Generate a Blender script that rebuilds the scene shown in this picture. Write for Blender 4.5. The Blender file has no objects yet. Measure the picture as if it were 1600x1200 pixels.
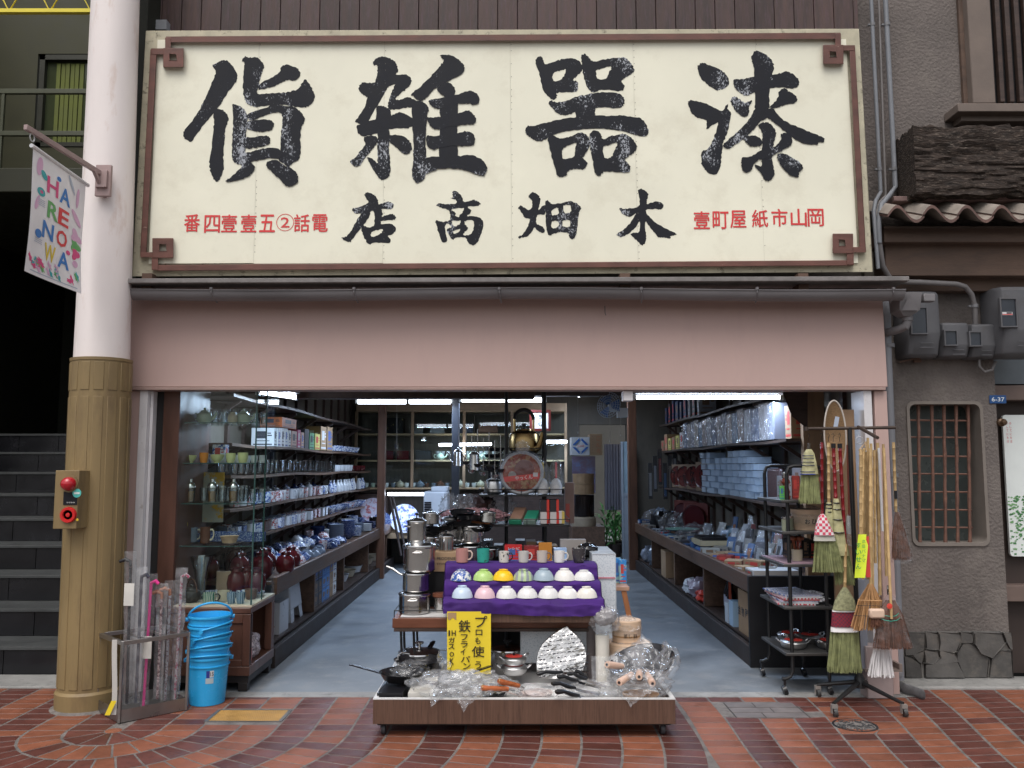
import bpy,math,random
import numpy as np
from mathutils import Vector,Matrix,noise
from mathutils.geometry import tessellate_polygon
random.seed(7)
R = math.radians
SC = bpy.context.scene
COL = SC.collection

# ---------------------------------------------------------------- camera, sky, sun, exposure
CAMH,FPX,PITCH = 1.46,1300.0,R(5.62)
cam = bpy.data.objects.new('camera',bpy.data.cameras.new('camera'))
COL.objects.link(cam)
cam.location = (0,0,CAMH)
cam.rotation_euler = (R(90) + PITCH,0,0)
cam.data.sensor_width = 36
cam.data.lens = FPX / 1600 * 36
cam.data.clip_start = 0.05
cam.data.clip_end = 500
SC.camera = cam

world = bpy.data.worlds.new('World')
SC.world = world
world.use_nodes = True
wn = world.node_tree
sky = wn.nodes.new('ShaderNodeTexSky')
sky.sky_type = 'NISHITA'
sky.sun_disc = False
SUN_EL,SUN_AZ = R(62),R(197)          # soft daylight through the arcade roof, from behind the camera
sky.sun_elevation = SUN_EL
sky.sun_rotation = SUN_AZ
sky.dust_density = 4
hs = wn.nodes.new('ShaderNodeHueSaturation')
hs.inputs['Saturation'].default_value = 0.3
wn.links.new(sky.outputs[0],hs.inputs['Color'])
wn.links.new(hs.outputs[0],wn.nodes['Background'].inputs[0])
wn.nodes['Background'].inputs[1].default_value = 0.10
sun = bpy.data.objects.new('sun',bpy.data.lights.new('sun','SUN'))
COL.objects.link(sun)
sun.data.energy = 0.9
sun.data.angle = R(50)
sun.data.color = (1,0.96,0.92)
sd = Vector((math.sin(SUN_AZ) * math.cos(SUN_EL),math.cos(SUN_AZ) * math.cos(SUN_EL),math.sin(SUN_EL)))
sun.rotation_euler = sd.to_track_quat('Z','Y').to_euler()
vs = SC.view_settings
vs.view_transform = 'Standard'
vs.look = 'None'
vs.gamma = 1
vs.exposure = 0.75
vs.use_curve_mapping = False
try:
    SC.cycles.use_denoising = True
    SC.cycles.max_bounces = 10
    SC.cycles.diffuse_bounces = 4
    SC.cycles.transparent_max_bounces = 24
    SC.cycles.transmission_bounces = 8
    SC.cycles.sample_clamp_indirect = 6
except Exception:
    pass

# ---------------------------------------------------------------- measuring helpers
CP,SP = math.cos(PITCH),math.sin(PITCH)
def ray(px,py):
    u,v = (px - 800) / FPX,(600 - py) / FPX
    return u,CP - v * SP,SP + v * CP
def P(px,py,Y):
    u,y,z = ray(px,py)
    return Vector((u / y * Y,Y,CAMH + z / y * Y))
def G(px,py,z=0.0):
    u,y,zz = ray(px,py)
    t = (z - CAMH) / zz
    return Vector((u * t,y * t,z))
def PX(px,py,X):
    u,y,zz = ray(px,py)
    t = X / u
    return Vector((X,y * t,CAMH + zz * t))
def proj(p):
    d = p[1] * CP + (p[2] - CAMH) * SP
    if d <= 0.01: return None
    return 800 + FPX * p[0] / d,600 - FPX * (-p[1] * SP + (p[2] - CAMH) * CP) / d

ONES = ['','first','second','third','fourth','fifth','sixth','seventh','eighth','ninth','tenth','eleventh','twelfth',
        'thirteenth','fourteenth','fifteenth','sixteenth','seventeenth','eighteenth','nineteenth']
TENS = {2: ('twentieth','twenty'),3: ('thirtieth','thirty'),4: ('fortieth','forty'),5: ('fiftieth','fifty'),6: ('sixtieth','sixty')}
def ORD(n):
    if n < 20: return ONES[n]
    t,o = divmod(n,10)
    return TENS[t][0] if o == 0 else TENS[t][1] + '-' + ONES[o]

# ---------------------------------------------------------------- materials
MATS = {}
def mat(name,col=(0.5,0.5,0.5),rough=0.5,metal=0.0,var=0.12,vs=5.0,bump=0.0,bs=60.0,spec=0.5,coat=0.0,
        col2=None,thr=(0.45,0.6),stretch=(1,1,1),ovar=0.0,kind='noise',local=False,sss=0,aniso=0,trans=0.0,ior=1.45,rvar=0.1,detail=6):
    if name in MATS: return MATS[name]
    m = bpy.data.materials.new(name)
    m.use_nodes = True
    nt = m.node_tree; N = nt.nodes; L = nt.links
    b = N['Principled BSDF']
    b.inputs['Roughness'].default_value = rough
    b.inputs['Metallic'].default_value = metal
    b.inputs['Specular IOR Level'].default_value = spec
    b.inputs['Coat Weight'].default_value = coat
    b.inputs['Transmission Weight'].default_value = trans
    b.inputs['IOR'].default_value = ior
    if local:
        tc = N.new('ShaderNodeTexCoord'); src = tc.outputs['Object']
    else:
        tc = N.new('ShaderNodeNewGeometry'); src = tc.outputs['Position']
    mp = N.new('ShaderNodeMapping'); L.new(src,mp.inputs[0])
    mp.inputs['Scale'].default_value = stretch
    tx = N.new('ShaderNodeTexNoise'); L.new(mp.outputs[0],tx.inputs['Vector'])
    tx.inputs['Scale'].default_value = vs; tx.inputs['Detail'].default_value = detail; tx.inputs['Roughness'].default_value = 0.6
    mr = N.new('ShaderNodeMapRange'); L.new(tx.outputs[0],mr.inputs[0])
    mr.inputs[1].default_value = 0.3; mr.inputs[2].default_value = 0.7
    mr.inputs[3].default_value = 1 - var; mr.inputs[4].default_value = 1 + var
    rgb = N.new('ShaderNodeMix'); rgb.data_type = 'RGBA'; rgb.blend_type = 'MULTIPLY'; rgb.inputs[0].default_value = 1
    rgb.inputs[6].default_value = (*col,1)
    L.new(mr.outputs[0],rgb.inputs[7])
    out = rgb.outputs[2]
    if ovar:
        oi = N.new('ShaderNodeObjectInfo')
        m2 = N.new('ShaderNodeMapRange'); L.new(oi.outputs['Random'],m2.inputs[0])
        m2.inputs[3].default_value = 1 - ovar; m2.inputs[4].default_value = 1 + ovar
        x = N.new('ShaderNodeMix'); x.data_type = 'RGBA'; x.blend_type = 'MULTIPLY'; x.inputs[0].default_value = 1
        L.new(out,x.inputs[6]); L.new(m2.outputs[0],x.inputs[7]); out = x.outputs[2]
    if col2 is not None:
        if kind == 'voronoi':
            t2 = N.new('ShaderNodeTexVoronoi'); t2.inputs['Scale'].default_value = vs * 4
            L.new(mp.outputs[0],t2.inputs['Vector'])
            o2 = t2.outputs['Distance']
        elif kind == 'wave':
            t2 = N.new('ShaderNodeTexWave'); t2.inputs['Scale'].default_value = vs * 2
            t2.inputs['Distortion'].default_value = 2
            L.new(mp.outputs[0],t2.inputs['Vector']); o2 = t2.outputs['Fac']
        elif kind == 'checker':
            t2 = N.new('ShaderNodeTexChecker'); t2.inputs['Scale'].default_value = vs * 4
            L.new(mp.outputs[0],t2.inputs['Vector']); o2 = t2.outputs['Fac']
        else:
            t2 = N.new('ShaderNodeTexNoise'); t2.inputs['Scale'].default_value = vs * 2.3
            t2.inputs['Detail'].default_value = 8; t2.inputs['Roughness'].default_value = 0.7
            L.new(mp.outputs[0],t2.inputs['Vector']); o2 = t2.outputs[0]
        if kind == 'patch':      # flecks that gather in patches
            t4 = N.new('ShaderNodeTexNoise'); t4.inputs['Scale'].default_value = vs * 0.35; t4.inputs['Detail'].default_value = 3
            L.new(mp.outputs[0],t4.inputs['Vector'])
            t2.inputs['Scale'].default_value = vs * 6
            ma = N.new('ShaderNodeMath'); ma.operation = 'MULTIPLY_ADD'; ma.inputs[1].default_value = 0.9
            L.new(t4.outputs[0],ma.inputs[0]); L.new(o2,ma.inputs[2]); o2 = ma.outputs[0]
        m3 = N.new('ShaderNodeMapRange'); L.new(o2,m3.inputs[0])
        m3.inputs[1].default_value = thr[0]; m3.inputs[2].default_value = thr[1]
        x = N.new('ShaderNodeMix'); x.data_type = 'RGBA'
        L.new(m3.outputs[0],x.inputs[0]); L.new(out,x.inputs[6]); x.inputs[7].default_value = (*col2,1)
        out = x.outputs[2]
    L.new(out,b.inputs['Base Color'])
    if rvar:
        m4 = N.new('ShaderNodeMapRange'); L.new(tx.outputs[0],m4.inputs[0])
        m4.inputs[1].default_value = 0.3; m4.inputs[2].default_value = 0.7
        m4.inputs[3].default_value = max(0.02,rough - rvar); m4.inputs[4].default_value = min(1,rough + rvar)
        L.new(m4.outputs[0],b.inputs['Roughness'])
    if bump:
        t3 = N.new('ShaderNodeTexNoise'); t3.inputs['Scale'].default_value = bs; t3.inputs['Detail'].default_value = 4
        L.new(mp.outputs[0],t3.inputs['Vector'])
        bp = N.new('ShaderNodeBump'); bp.inputs['Strength'].default_value = 1.0; bp.inputs['Distance'].default_value = bump
        L.new(t3.outputs[0],bp.inputs['Height']); L.new(bp.outputs[0],b.inputs['Normal'])
    MATS[name] = m
    return m

def emis(name,col,s):
    if name in MATS: return MATS[name]
    m = bpy.data.materials.new(name); m.use_nodes = True
    b = m.node_tree.nodes['Principled BSDF']
    b.inputs['Base Color'].default_value = (0.8,0.8,0.8,1)
    b.inputs['Emission Color'].default_value = (*col,1); b.inputs['Emission Strength'].default_value = s
    MATS[name] = m
    return m

def clear(name,tint=(0.9,0.95,0.95),gloss=0.12,rough=0.03,haze=0.0,bump=0.0,bs=30.0,white=(0.8,0.8,0.82),fm=0.25):
    """thin clear sheet: see-through, with fresnel gloss and a little milky haze"""
    if name in MATS: return MATS[name]
    m = bpy.data.materials.new(name); m.use_nodes = True
    nt = m.node_tree; N = nt.nodes; L = nt.links
    N.remove(N['Principled BSDF'])
    t = N.new('ShaderNodeBsdfTransparent'); t.inputs[0].default_value = (*tint,1)
    g = N.new('ShaderNodeBsdfGlossy'); g.inputs['Roughness'].default_value = rough
    lw = N.new('ShaderNodeLayerWeight'); lw.inputs[0].default_value = 0.25
    mx = N.new('ShaderNodeMath'); mx.operation = 'MULTIPLY_ADD'; mx.inputs[1].default_value = fm; mx.inputs[2].default_value = gloss
    mx.use_clamp = True
    L.new(lw.outputs['Fresnel'],mx.inputs[0])
    a = N.new('ShaderNodeMixShader'); L.new(mx.outputs[0],a.inputs[0]); L.new(t.outputs[0],a.inputs[1]); L.new(g.outputs[0],a.inputs[2])
    last = a
    ge = N.new('ShaderNodeNewGeometry')
    if bump:
        nz = N.new('ShaderNodeTexNoise'); nz.inputs['Scale'].default_value = bs; nz.inputs['Detail'].default_value = 3
        nz.inputs['Distortion'].default_value = 1.5
        L.new(ge.outputs['Position'],nz.inputs['Vector'])
        bp = N.new('ShaderNodeBump'); bp.inputs['Distance'].default_value = bump
        L.new(nz.outputs[0],bp.inputs['Height']); L.new(bp.outputs[0],g.inputs['Normal']); L.new(bp.outputs[0],lw.inputs['Normal'])
    if haze:
        d = N.new('ShaderNodeBsdfDiffuse'); d.inputs[0].default_value = (*white,1)
        s = N.new('ShaderNodeMixShader'); s.inputs[0].default_value = haze
        L.new(a.outputs[0],s.inputs[1]); L.new(d.outputs[0],s.inputs[2]); last = s
        if bump:
            mr = N.new('ShaderNodeMapRange'); mr.inputs[1].default_value = 0.42; mr.inputs[2].default_value = 0.68
            mr.inputs[3].default_value = haze * 0.5; mr.inputs[4].default_value = min(1,haze * 1.7)
            L.new(nz.outputs[0],mr.inputs[0]); L.new(mr.outputs[0],s.inputs[0])
    L.new(last.outputs[0],N['Material Output'].inputs[0])
    MATS[name] = m
    return m

def cer(col,rough=0.18):
    """plain glazed ceramic or plastic of one colour"""
    k = 'glaze_%02d_%02d_%02d_%02d' % (*[int(c * 99) for c in col],int(rough * 99))
    return mat(k,col,rough,var=0.04,spec=0.5,rvar=0.03)
def pat(col,col2,sc=14,kind='noise',thr=(0.5,0.54),rough=0.2):
    k = 'pattern_%s_%s_%s_%d' % ('_'.join('%02d' % int(c * 99) for c in col),'_'.join('%02d' % int(c * 99) for c in col2),kind,sc)
    return mat(k,col,rough,var=0.04,vs=sc,col2=col2,thr=thr,kind=kind,rvar=0.03)

# ---------------------------------------------------------------- mesh helpers
class MB:
    def __init__(s): s.v,s.f,s.m,s.T = [],[],[],None
    def add(s,vs,fs,mi=0):
        o = len(s.v)
        if s.T is not None: vs = [s.T @ Vector(v) for v in vs]
        s.v += [tuple(v) for v in vs]; s.f += [tuple(i + o for i in f) for f in fs]; s.m += [mi] * len(fs)
        return s
    def box(s,x0,x1,y0,y1,z0,z1,mi=0):
        return s.add([(x0,y0,z0),(x1,y0,z0),(x1,y1,z0),(x0,y1,z0),(x0,y0,z1),(x1,y0,z1),(x1,y1,z1),(x0,y1,z1)],
                     [(0,3,2,1),(4,5,6,7),(0,1,5,4),(1,2,6,5),(2,3,7,6),(3,0,4,7)],mi)
    def cbox(s,c,d,mi=0):
        return s.box(c[0] - d[0] / 2,c[0] + d[0] / 2,c[1] - d[1] / 2,c[1] + d[1] / 2,c[2] - d[2] / 2,c[2] + d[2] / 2,mi)
    def bar(s,a,b,w,h,mi=0,up=(0,0,1)):
        a,b = Vector(a),Vector(b); d = (b - a); l = d.length; d.normalize()
        u = Vector(up)
        if abs(d.dot(u)) > 0.98: u = Vector((0,1,0))
        x = d.cross(u).normalized(); z = x.cross(d)
        vs = []
        for t in (a,b):
            for i,j in ((-1,-1),(1,-1),(1,1),(-1,1)): vs.append(t + x * (i * w / 2) + z * (j * h / 2))
        return s.add(vs,[(3,2,1,0),(4,5,6,7),(0,1,5,4),(1,2,6,5),(2,3,7,6),(3,0,4,7)],mi)
    def tube(s,path,r,n=8,mi=0,closed=False):
        path = [Vector(p) for p in path]; k = len(path)
        rs = r if isinstance(r,(list,tuple)) else [r] * k
        vs,fs = [],[]
        px = None
        for i,p in enumerate(path):
            if closed: d = path[(i + 1) % k] - path[i - 1]
            else: d = path[min(i + 1,k - 1)] - path[max(i - 1,0)]
            d.normalize()
            if px is None:
                u = Vector((0,0,1)) if abs(d.z) < 0.9 else Vector((0,1,0))
                px = d.cross(u).normalized()
            else:
                px = (px - d * px.dot(d)).normalized()
            y = d.cross(px)
            for j in range(n):
                a = 2 * math.pi * j / n
                vs.append(p + (px * math.cos(a) + y * math.sin(a)) * rs[i])
        m = k if closed else k - 1
        for i in range(m):
            for j in range(n):
                a,b = i * n,((i + 1) % k) * n
                fs.append((a + j,a + (j + 1) % n,b + (j + 1) % n,b + j))
        if not closed:
            fs.append(tuple(range(n - 1,-1,-1))); fs.append(tuple((k - 1) * n + j for j in range(n)))
        return s.add(vs,fs,mi)
    def lathe(s,prof,c=(0,0,0),n=20,mi=0,jit=0):
        vs,fs = [],[]
        for r,z in prof:
            for j in range(n):
                a = 2 * math.pi * j / n
                vs.append((c[0] + r * math.cos(a),c[1] + r * math.sin(a),c[2] + z))
        for i in range(len(prof) - 1):
            for j in range(n):
                fs.append((i * n + j,i * n + (j + 1) % n,(i + 1) * n + (j + 1) % n,(i + 1) * n + j))
        if prof[0][0] > 1e-4: fs.append(tuple(range(n - 1,-1,-1)))
        if prof[-1][0] > 1e-4: fs.append(tuple((len(prof) - 1) * n + j for j in range(n)))
        return s.add(vs,fs,mi)
    def poly(s,loops,f,mi=0,thick=0.0,tv=None):
        """filled outline with holes; f maps (a,b,depth) to a point"""
        L3 = [[Vector((p[0],p[1],0)) for p in lp] for lp in loops]
        tris = tessellate_polygon(L3)
        flat = [p for lp in L3 for p in lp]
        vs = [f(p.x,p.y,0) for p in flat]
        fs = []
        for t in tris:
            a,b,c = (flat[i] for i in t)
            ar = (b.x - a.x) * (c.y - a.y) - (b.y - a.y) * (c.x - a.x)
            if abs(ar) < 1e-12: continue
            fs.append(tuple(t) if ar > 0 else (t[0],t[2],t[1]))
        n = len(vs)
        if thick:
            vs2 = [f(p.x,p.y,thick) for p in flat]
            fs2 = [(c + n,b + n,a + n) for a,b,c in fs]
            o = 0
            for lp in L3:
                k = len(lp)
                for i in range(k): fs2.append((o + i,o + i + n,o + (i + 1) % k + n,o + (i + 1) % k))
                o += k
            vs += vs2; fs += fs2
        return s.add(vs,fs,mi)
    def sheet(s,fn,nu,nv,mi=0,closed_u=False):
        vs = [fn(i / nu,j / nv) for j in range(nv + 1) for i in range(nu + (0 if closed_u else 1))]
        w = nu if closed_u else nu + 1
        fs = []
        for j in range(nv):
            for i in range(nu):
                fs.append((j * w + i,j * w + (i + 1) % w,(j + 1) * w + (i + 1) % w,(j + 1) * w + i))
        return s.add(vs,fs,mi)
    def mesh(s,name,mats,ang=38):
        me = bpy.data.meshes.new(name)
        me.from_pydata(s.v,[],s.f)
        if not isinstance(mats,(list,tuple)): mats = [mats]
        for m in mats: me.materials.append(m)
        if any(s.m): me.polygons.foreach_set('material_index',s.m)
        me.polygons.foreach_set('use_smooth',[True] * len(me.polygons))
        me.update()
        try: me.set_sharp_from_angle(angle=R(ang))
        except Exception: pass
        return me
    def build(s,name,mats,parent=None,bevel=0,ang=38):
        o = bpy.data.objects.new(name,s.mesh(name,mats,ang))
        COL.objects.link(o)
        if parent is not None:
            o.parent = parent
        if bevel:
            md = o.modifiers.new('edge','BEVEL'); md.width = bevel; md.segments = 2; md.limit_method = 'ANGLE'; md.angle_limit = R(40)
        return o

def tag(o,label=None,cat=None,group=None,kind=None):
    if label: o['label'] = label
    if cat: o['category'] = cat
    if group: o['group'] = group
    if kind: o['kind'] = kind
    return o
def empty(name,loc=(0,0,0),rz=0.0,label=None,cat=None,group=None):
    o = bpy.data.objects.new(name,None); COL.objects.link(o)
    o.location = loc; o.rotation_euler = (0,0,rz); o.empty_display_size = 0.05
    return tag(o,label,cat,group)
def struct(name,mb,mats,bevel=0,parent=None):
    o = mb.build(name,mats,parent,bevel)
    if parent is None: o['kind'] = 'structure'
    return o
def wpart(name,mb,mats,root,bevel=0,ang=38,label=None):
    """part whose mesh was written in world coordinates, root sitting at root.location without rotation"""
    l = root.location
    mb.v = [(v[0] - l[0],v[1] - l[1],v[2] - l[2]) for v in mb.v]
    o = mb.build(name,mats,root,bevel,ang)
    if label: o['label'] = label
    return o

_T = {}
def text_mesh(s,bold=0.0):
    """flat outline of a piece of writing, in units of its own size, lying in XY"""
    k = (s,bold)
    if k in _T: return _T[k]
    cu = bpy.data.curves.new('writing','FONT'); cu.body = s; cu.size = 1; cu.align_x = 'CENTER'; cu.align_y = 'CENTER'
    cu.offset = bold; cu.resolution_u = 2
    o = bpy.data.objects.new('writing',cu); COL.objects.link(o)
    dg = bpy.context.evaluated_depsgraph_get(); dg.update()
    me = o.evaluated_get(dg).to_mesh()
    vs = [tuple(v.co) for v in me.vertices]; fs = [tuple(p.vertices) for p in me.polygons]
    bpy.data.objects.remove(o)
    if vs:
        cx = (min(v[0] for v in vs) + max(v[0] for v in vs)) / 2; cy = (min(v[1] for v in vs) + max(v[1] for v in vs)) / 2
        vs = [(v[0] - cx,v[1] - cy) for v in vs]
    _T[k] = (vs,fs)
    return _T[k]
def write(mb,s,org,ux,uy,w=None,h=None,mi=0,bold=0.0,fat=0.0):
    """print s centred on org; ux, uy unit vectors of reading and up direction; fitted into w x h"""
    vs,fs = text_mesh(s,min(bold,0.01))
    if not vs: return
    if fat:                     # a broader stroke: the same outline again, shifted a little and a hair nearer
        o_,d_ = Vector(org),Vector(uy).cross(Vector(ux))
        for k,(a,b) in enumerate(((-1,0),(1,0),(0,1),(0,-1))):
            write(mb,s,o_ + Vector(ux) * (a * fat) + Vector(uy) * (b * fat) + Vector((0,-0.0002 * (k + 1),0)),ux,uy,w,h,mi,bold)
    bw = max(v[0] for v in vs) - min(v[0] for v in vs); bh = max(v[1] for v in vs) - min(v[1] for v in vs)
    sx = w / bw if w else None; sy = h / bh if h else None
    sx = sx or sy; sy = sy or sx
    org,ux,uy = Vector(org),Vector(ux),Vector(uy)
    mb.add([org + ux * (v[0] * sx) + uy * (v[1] * sy) for v in vs],fs,mi)

def crumple(c,r,seed=0,nu=26,nv=16,amp=0.22,flat=None,fr=2.2):
    """a crumpled plastic skin round an ellipsoid; c centre, r three radii"""
    c = Vector(c); off = Vector((seed * 3.17,seed * 1.3,seed * 7.7))
    def fn(u,v):
        a,b = u * 2 * math.pi,(v - 0.5) * math.pi
        d = Vector((math.cos(a) * math.cos(b),math.sin(a) * math.cos(b),math.sin(b)))
        n = noise.fractal(d * fr + off,1.0,2.0,3)
        n2 = abs(noise.noise(d * fr * 2.1 + off * 2)) * 2
        k = 1 + amp * (n * 1.1 + n2 - 0.5)
        p = Vector((d.x * r[0] * k,d.y * r[1] * k,d.z * r[2] * k))
        p = c + p
        if flat is not None and p.z < flat: p.z = flat
        return p
    mb = MB(); mb.sheet(fn,nu,nv,closed_u=True)
    return mb
# ================================================================ SETTING
brickA = mat('brick_orange',(0.21,0.072,0.038),0.55,var=0.16,vs=9,bump=0.0012,bs=90,ovar=0.22,col2=(0.11,0.04,0.026),thr=(0.56,0.8),rvar=0.12)
brickB = mat('brick_dark_red',(0.105,0.034,0.025),0.5,var=0.18,vs=9,bump=0.0012,bs=90,ovar=0.3,col2=(0.045,0.018,0.018),thr=(0.52,0.8),rvar=0.12)
mortar = mat('mortar',(0.155,0.138,0.128),0.85,var=0.35,vs=9,bump=0.001,bs=200,col2=(0.09,0.078,0.072),thr=(0.5,0.7))
conc = mat('concrete_floor',(0.17,0.185,0.20),0.5,var=0.22,vs=2.0,bump=0.0008,bs=120,col2=(0.25,0.25,0.25),thr=(0.5,0.72),rvar=0.18,detail=12)
conc2 = mat('kerb_concrete',(0.26,0.255,0.245),0.75,var=0.22,vs=5,bump=0.002,bs=120,col2=(0.12,0.12,0.115),thr=(0.52,0.75))

FACY = 5.5
# ---- pavement: mortar bed with brick parts
mb = MB(); mb.box(-14,14,-6,5.44,-0.2,-0.0014); mb.box(-14,-2.58,5.44,5.66,-0.2,-0.0015); mb.box(2.62,14,5.44,5.62,-0.2,-0.0016)
pave = struct('pavement',mb,mortar)
def inside_cover(x,y):
    for (x0,x1,y0,y1) in COVERS:
        if x0 < x < x1 and y0 < y < y1: return True
    return False
pa,pb_ = G(372,1110),G(450,1129)
YC = (G(337,1119).x - 0.03,G(444,1119).x + 0.015,G(400,1127).y - 0.012,G(400,1110).y + 0.012)
GC = (G(1140,1110).x,G(1254,1110).x,G(1190,1122).y,G(1190,1098).y)
RC = (G(1336,1133),0.122)
COVERS = [YC,GC]
bricks = []
def quad_brick(c4,dark):
    cx = sum(p[0] for p in c4) / 4; cy = sum(p[1] for p in c4) / 4
    if cy < 3.9 or cy > 5.7: return
    pr = proj((cx,cy,0))
    if pr is None or not (-90 < pr[0] < 1690 and pr[1] < 1235): return
    if any(inside_cover(*p) for p in c4) and inside_cover(cx,cy): return
    # cut against the covers
    c4 = [list(p) for p in c4]
    for (x0,x1,y0,y1) in COVERS:
        for p in c4:
            if x0 < p[0] < x1 and y0 < p[1] < y1:
                d = [(p[0] - x0,0,x0 - .006),(x1 - p[0],0,x1 + .006),(p[1] - y0,1,y0 - .006),(y1 - p[1],1,y1 + .006)]
                # push out along the side that the brick centre lies on
                if cx <= x0: p[0] = x0 - .006
                elif cx >= x1: p[0] = x1 + .006
                elif cy <= y0: p[1] = y0 - .006
                elif cy >= y1: p[1] = y1 + .006
    rc = RC[0]
    if math.hypot(cx - rc.x,cy - rc.y) < RC[1] - 0.02: return
    for p in c4:
        d = math.hypot(p[0] - rc.x,p[1] - rc.y)
        if d < RC[1] + .008:
            k = (RC[1] + .008) / max(d,1e-3); p[0] = rc.x + (p[0] - rc.x) * k; p[1] = rc.y + (p[1] - rc.y) * k
    area = (max(p[0] for p in c4) - min(p[0] for p in c4)) * (max(p[1] for p in c4) - min(p[1] for p in c4))
    if area < 0.003: return
    bricks.append((math.hypot(cx,cy),cx,cy,c4,dark))
RCX,RCY,BW,BH,J = -2.21,4.78,0.212,0.104,0.0105
for k in range(15):
    r0,r1 = 0.05 + BW * k,0.05 + BW * (k + 1) - J * 1.3
    if k == 14: r1 -= 0.0
    dark = k % 2 == 0
    rm = (r0 + r1) / 2
    n = max(5,int(round(math.pi * rm / BH)))
    for i in range(n):
        a0 = math.pi + math.pi * i / n + J / 2 / r1; a1 = math.pi + math.pi * (i + 1) / n - J / 2 / r1
        a0i = math.pi + math.pi * i / n + J / 2 / r0; a1i = math.pi + math.pi * (i + 1) / n - J / 2 / r0
        quad_brick([(RCX + r0 * math.cos(a0i),RCY + r0 * math.sin(a0i)),(RCX + r1 * math.cos(a0),RCY + r1 * math.sin(a0)),
                    (RCX + r1 * math.cos(a1),RCY + r1 * math.sin(a1)),(RCX + r0 * math.cos(a1i),RCY + r0 * math.sin(a1i))],dark)
    for sx in (1,-1):
        for j in range(9):
            y0,y1 = RCY + j * BH + J / 2,RCY + (j + 1) * BH - J / 2
            xa,xb = RCX + sx * r0,RCX + sx * r1
            lim = 5.44 if (min(xa,xb) > -2.62) else 5.65
            if y0 > lim - 0.03: continue
            y1 = min(y1,lim)
            sk = 0.0
            q = [(xa,y0),(xb,y0),(xb,y1),(xa,y1)]
            quad_brick(q if sx > 0 else [q[1],q[0],q[3],q[2]],dark)
    if k == 0:
        mbc = MB(); mbc.lathe([(0.045,-0.03),(0.045,-0.001),(0.042,0)],(0,0,0),12)
        o = mbc.build('brick',brickA,pave); o.location = (RCX,RCY,0)
def shear(x0,y): return x0 - 0.16 * max(0,x0 - 1.2) * (5.5 - y) / 1.25 + 0.012 * math.sin(y * 4)
k = 0; x0 = RCX + 0.05 + BW * 15 + 0.004
while x0 < 4.4:
    j = 0
    lim0 = 5.44 if x0 < 2.5 else 5.62
    while True:
        y1 = lim0 - j * BH; y0 = y1 - BH + J
        if y1 < 3.9: break
        tilt = 0.02 * max(0,x0 - 1.5)
        q = [(shear(x0,y0),y0),(shear(x0 + BW - J * 1.3,y0),y0 + tilt),(shear(x0 + BW - J * 1.3,y1),min(lim0,y1 + tilt)),(shear(x0,y1),y1)]
        quad_brick(q,k % 2 == 1)
        j += 1
    x0 += BW; k += 1
bricks.sort(key=lambda b: b[0])
rest = MB()
def brick_geo(c4,cx,cy,mbx,z):
    n = 4
    def inset(p,d):
        vx,vy = cx - p[0],cy - p[1]; l = math.hypot(vx,vy) + 1e-6
        return (p[0] + vx / l * d,p[1] + vy / l * d)
    v = [(p[0],p[1],-0.03) for p in c4] + [(p[0],p[1],z - 0.0012) for p in c4] + [(*inset(p,0.003),z) for p in c4]
    f = [(0,1,5,4),(1,2,6,5),(2,3,7,6),(3,0,4,7),(4,5,9,8),(5,6,10,9),(6,7,11,10),(7,4,8,11),(8,9,10,11)]
    return v,f
for i,(d,cx,cy,c4,dark) in enumerate(bricks):
    z = random.uniform(-0.0002,0.0006)
    v,f = brick_geo(c4,cx,cy,None,z)
    dk = dark if random.random() > 0.06 else not dark
    if i < 299:
        m = MB(); m.add([(a - cx,b - cy,c) for a,b,c in v],f)
        o = m.build('brick',brickB if dk else brickA,pave); o.location = (cx,cy,0)
    else:
        rest.add(v,f,1 if dk else 0)
o = rest.build('brick_field',[brickA,brickB],pave); o['kind'] = 'stuff'
# ---- street beyond the paved strip behind the camera is the same mortar slab

# ---- floors
mb = MB(); mb.box(-2.6,2.62,5.44,19.5,-0.2,-0.001)
struct('shop_floor',mb,conc)
mb = MB(); mb.box(-1.75,2.62,5.445,5.56,-0.005,0.003); mb.box(-2.58,-1.75,5.445,5.56,-0.005,0.002)
struct('threshold',mb,conc2,0.002)
mb = MB(); mb.box(-9,-2.72,5.66,5.98,-0.2,0.012)
struct('kerb_left',mb,conc2,0.01)
mb = MB(); mb.box(2.62,9,5.62,5.9,-0.2,0.02)
struct('kerb_right',mb,conc2,0.012)

# ================================================================ SHOP BUILDING (walls, fascia)
pink = mat('pink_paint',(0.50,0.35,0.315),0.5,var=0.04,vs=1.8,bump=0.0006,bs=6,stretch=(1.2,1,0.35),col2=(0.46,0.325,0.295),thr=(0.52,0.85))
wframe = mat('white_metal',(0.66,0.64,0.65),0.4,metal=0.0,var=0.08,vs=6,col2=(0.35,0.3,0.28),thr=(0.62,0.75))
dwood = mat('dark_wood',(0.055,0.034,0.027),0.5,var=0.35,vs=7,stretch=(1,1,8),bump=0.001,bs=30)
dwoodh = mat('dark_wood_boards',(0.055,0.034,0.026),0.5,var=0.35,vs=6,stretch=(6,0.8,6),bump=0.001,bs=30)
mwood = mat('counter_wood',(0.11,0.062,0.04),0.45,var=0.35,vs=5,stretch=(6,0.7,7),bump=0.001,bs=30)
lwood = mat('light_wood',(0.42,0.3,0.18),0.5,var=0.2,vs=5,stretch=(1,1,6))
panelw = mat('aged_wall_board',(0.10,0.085,0.066),0.7,var=0.25,vs=3,stretch=(1,1,0.4),col2=(0.07,0.06,0.047),thr=(0.5,0.75))
plas = mat('dim_plaster',(0.08,0.08,0.075),0.8,var=0.15,vs=3)
XL,XR = P(200,600,FACY).x,P(1385,600,FACY).x
ZF0,ZF1 = P(800,605,FACY).z,P(800,462,FACY).z
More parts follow.
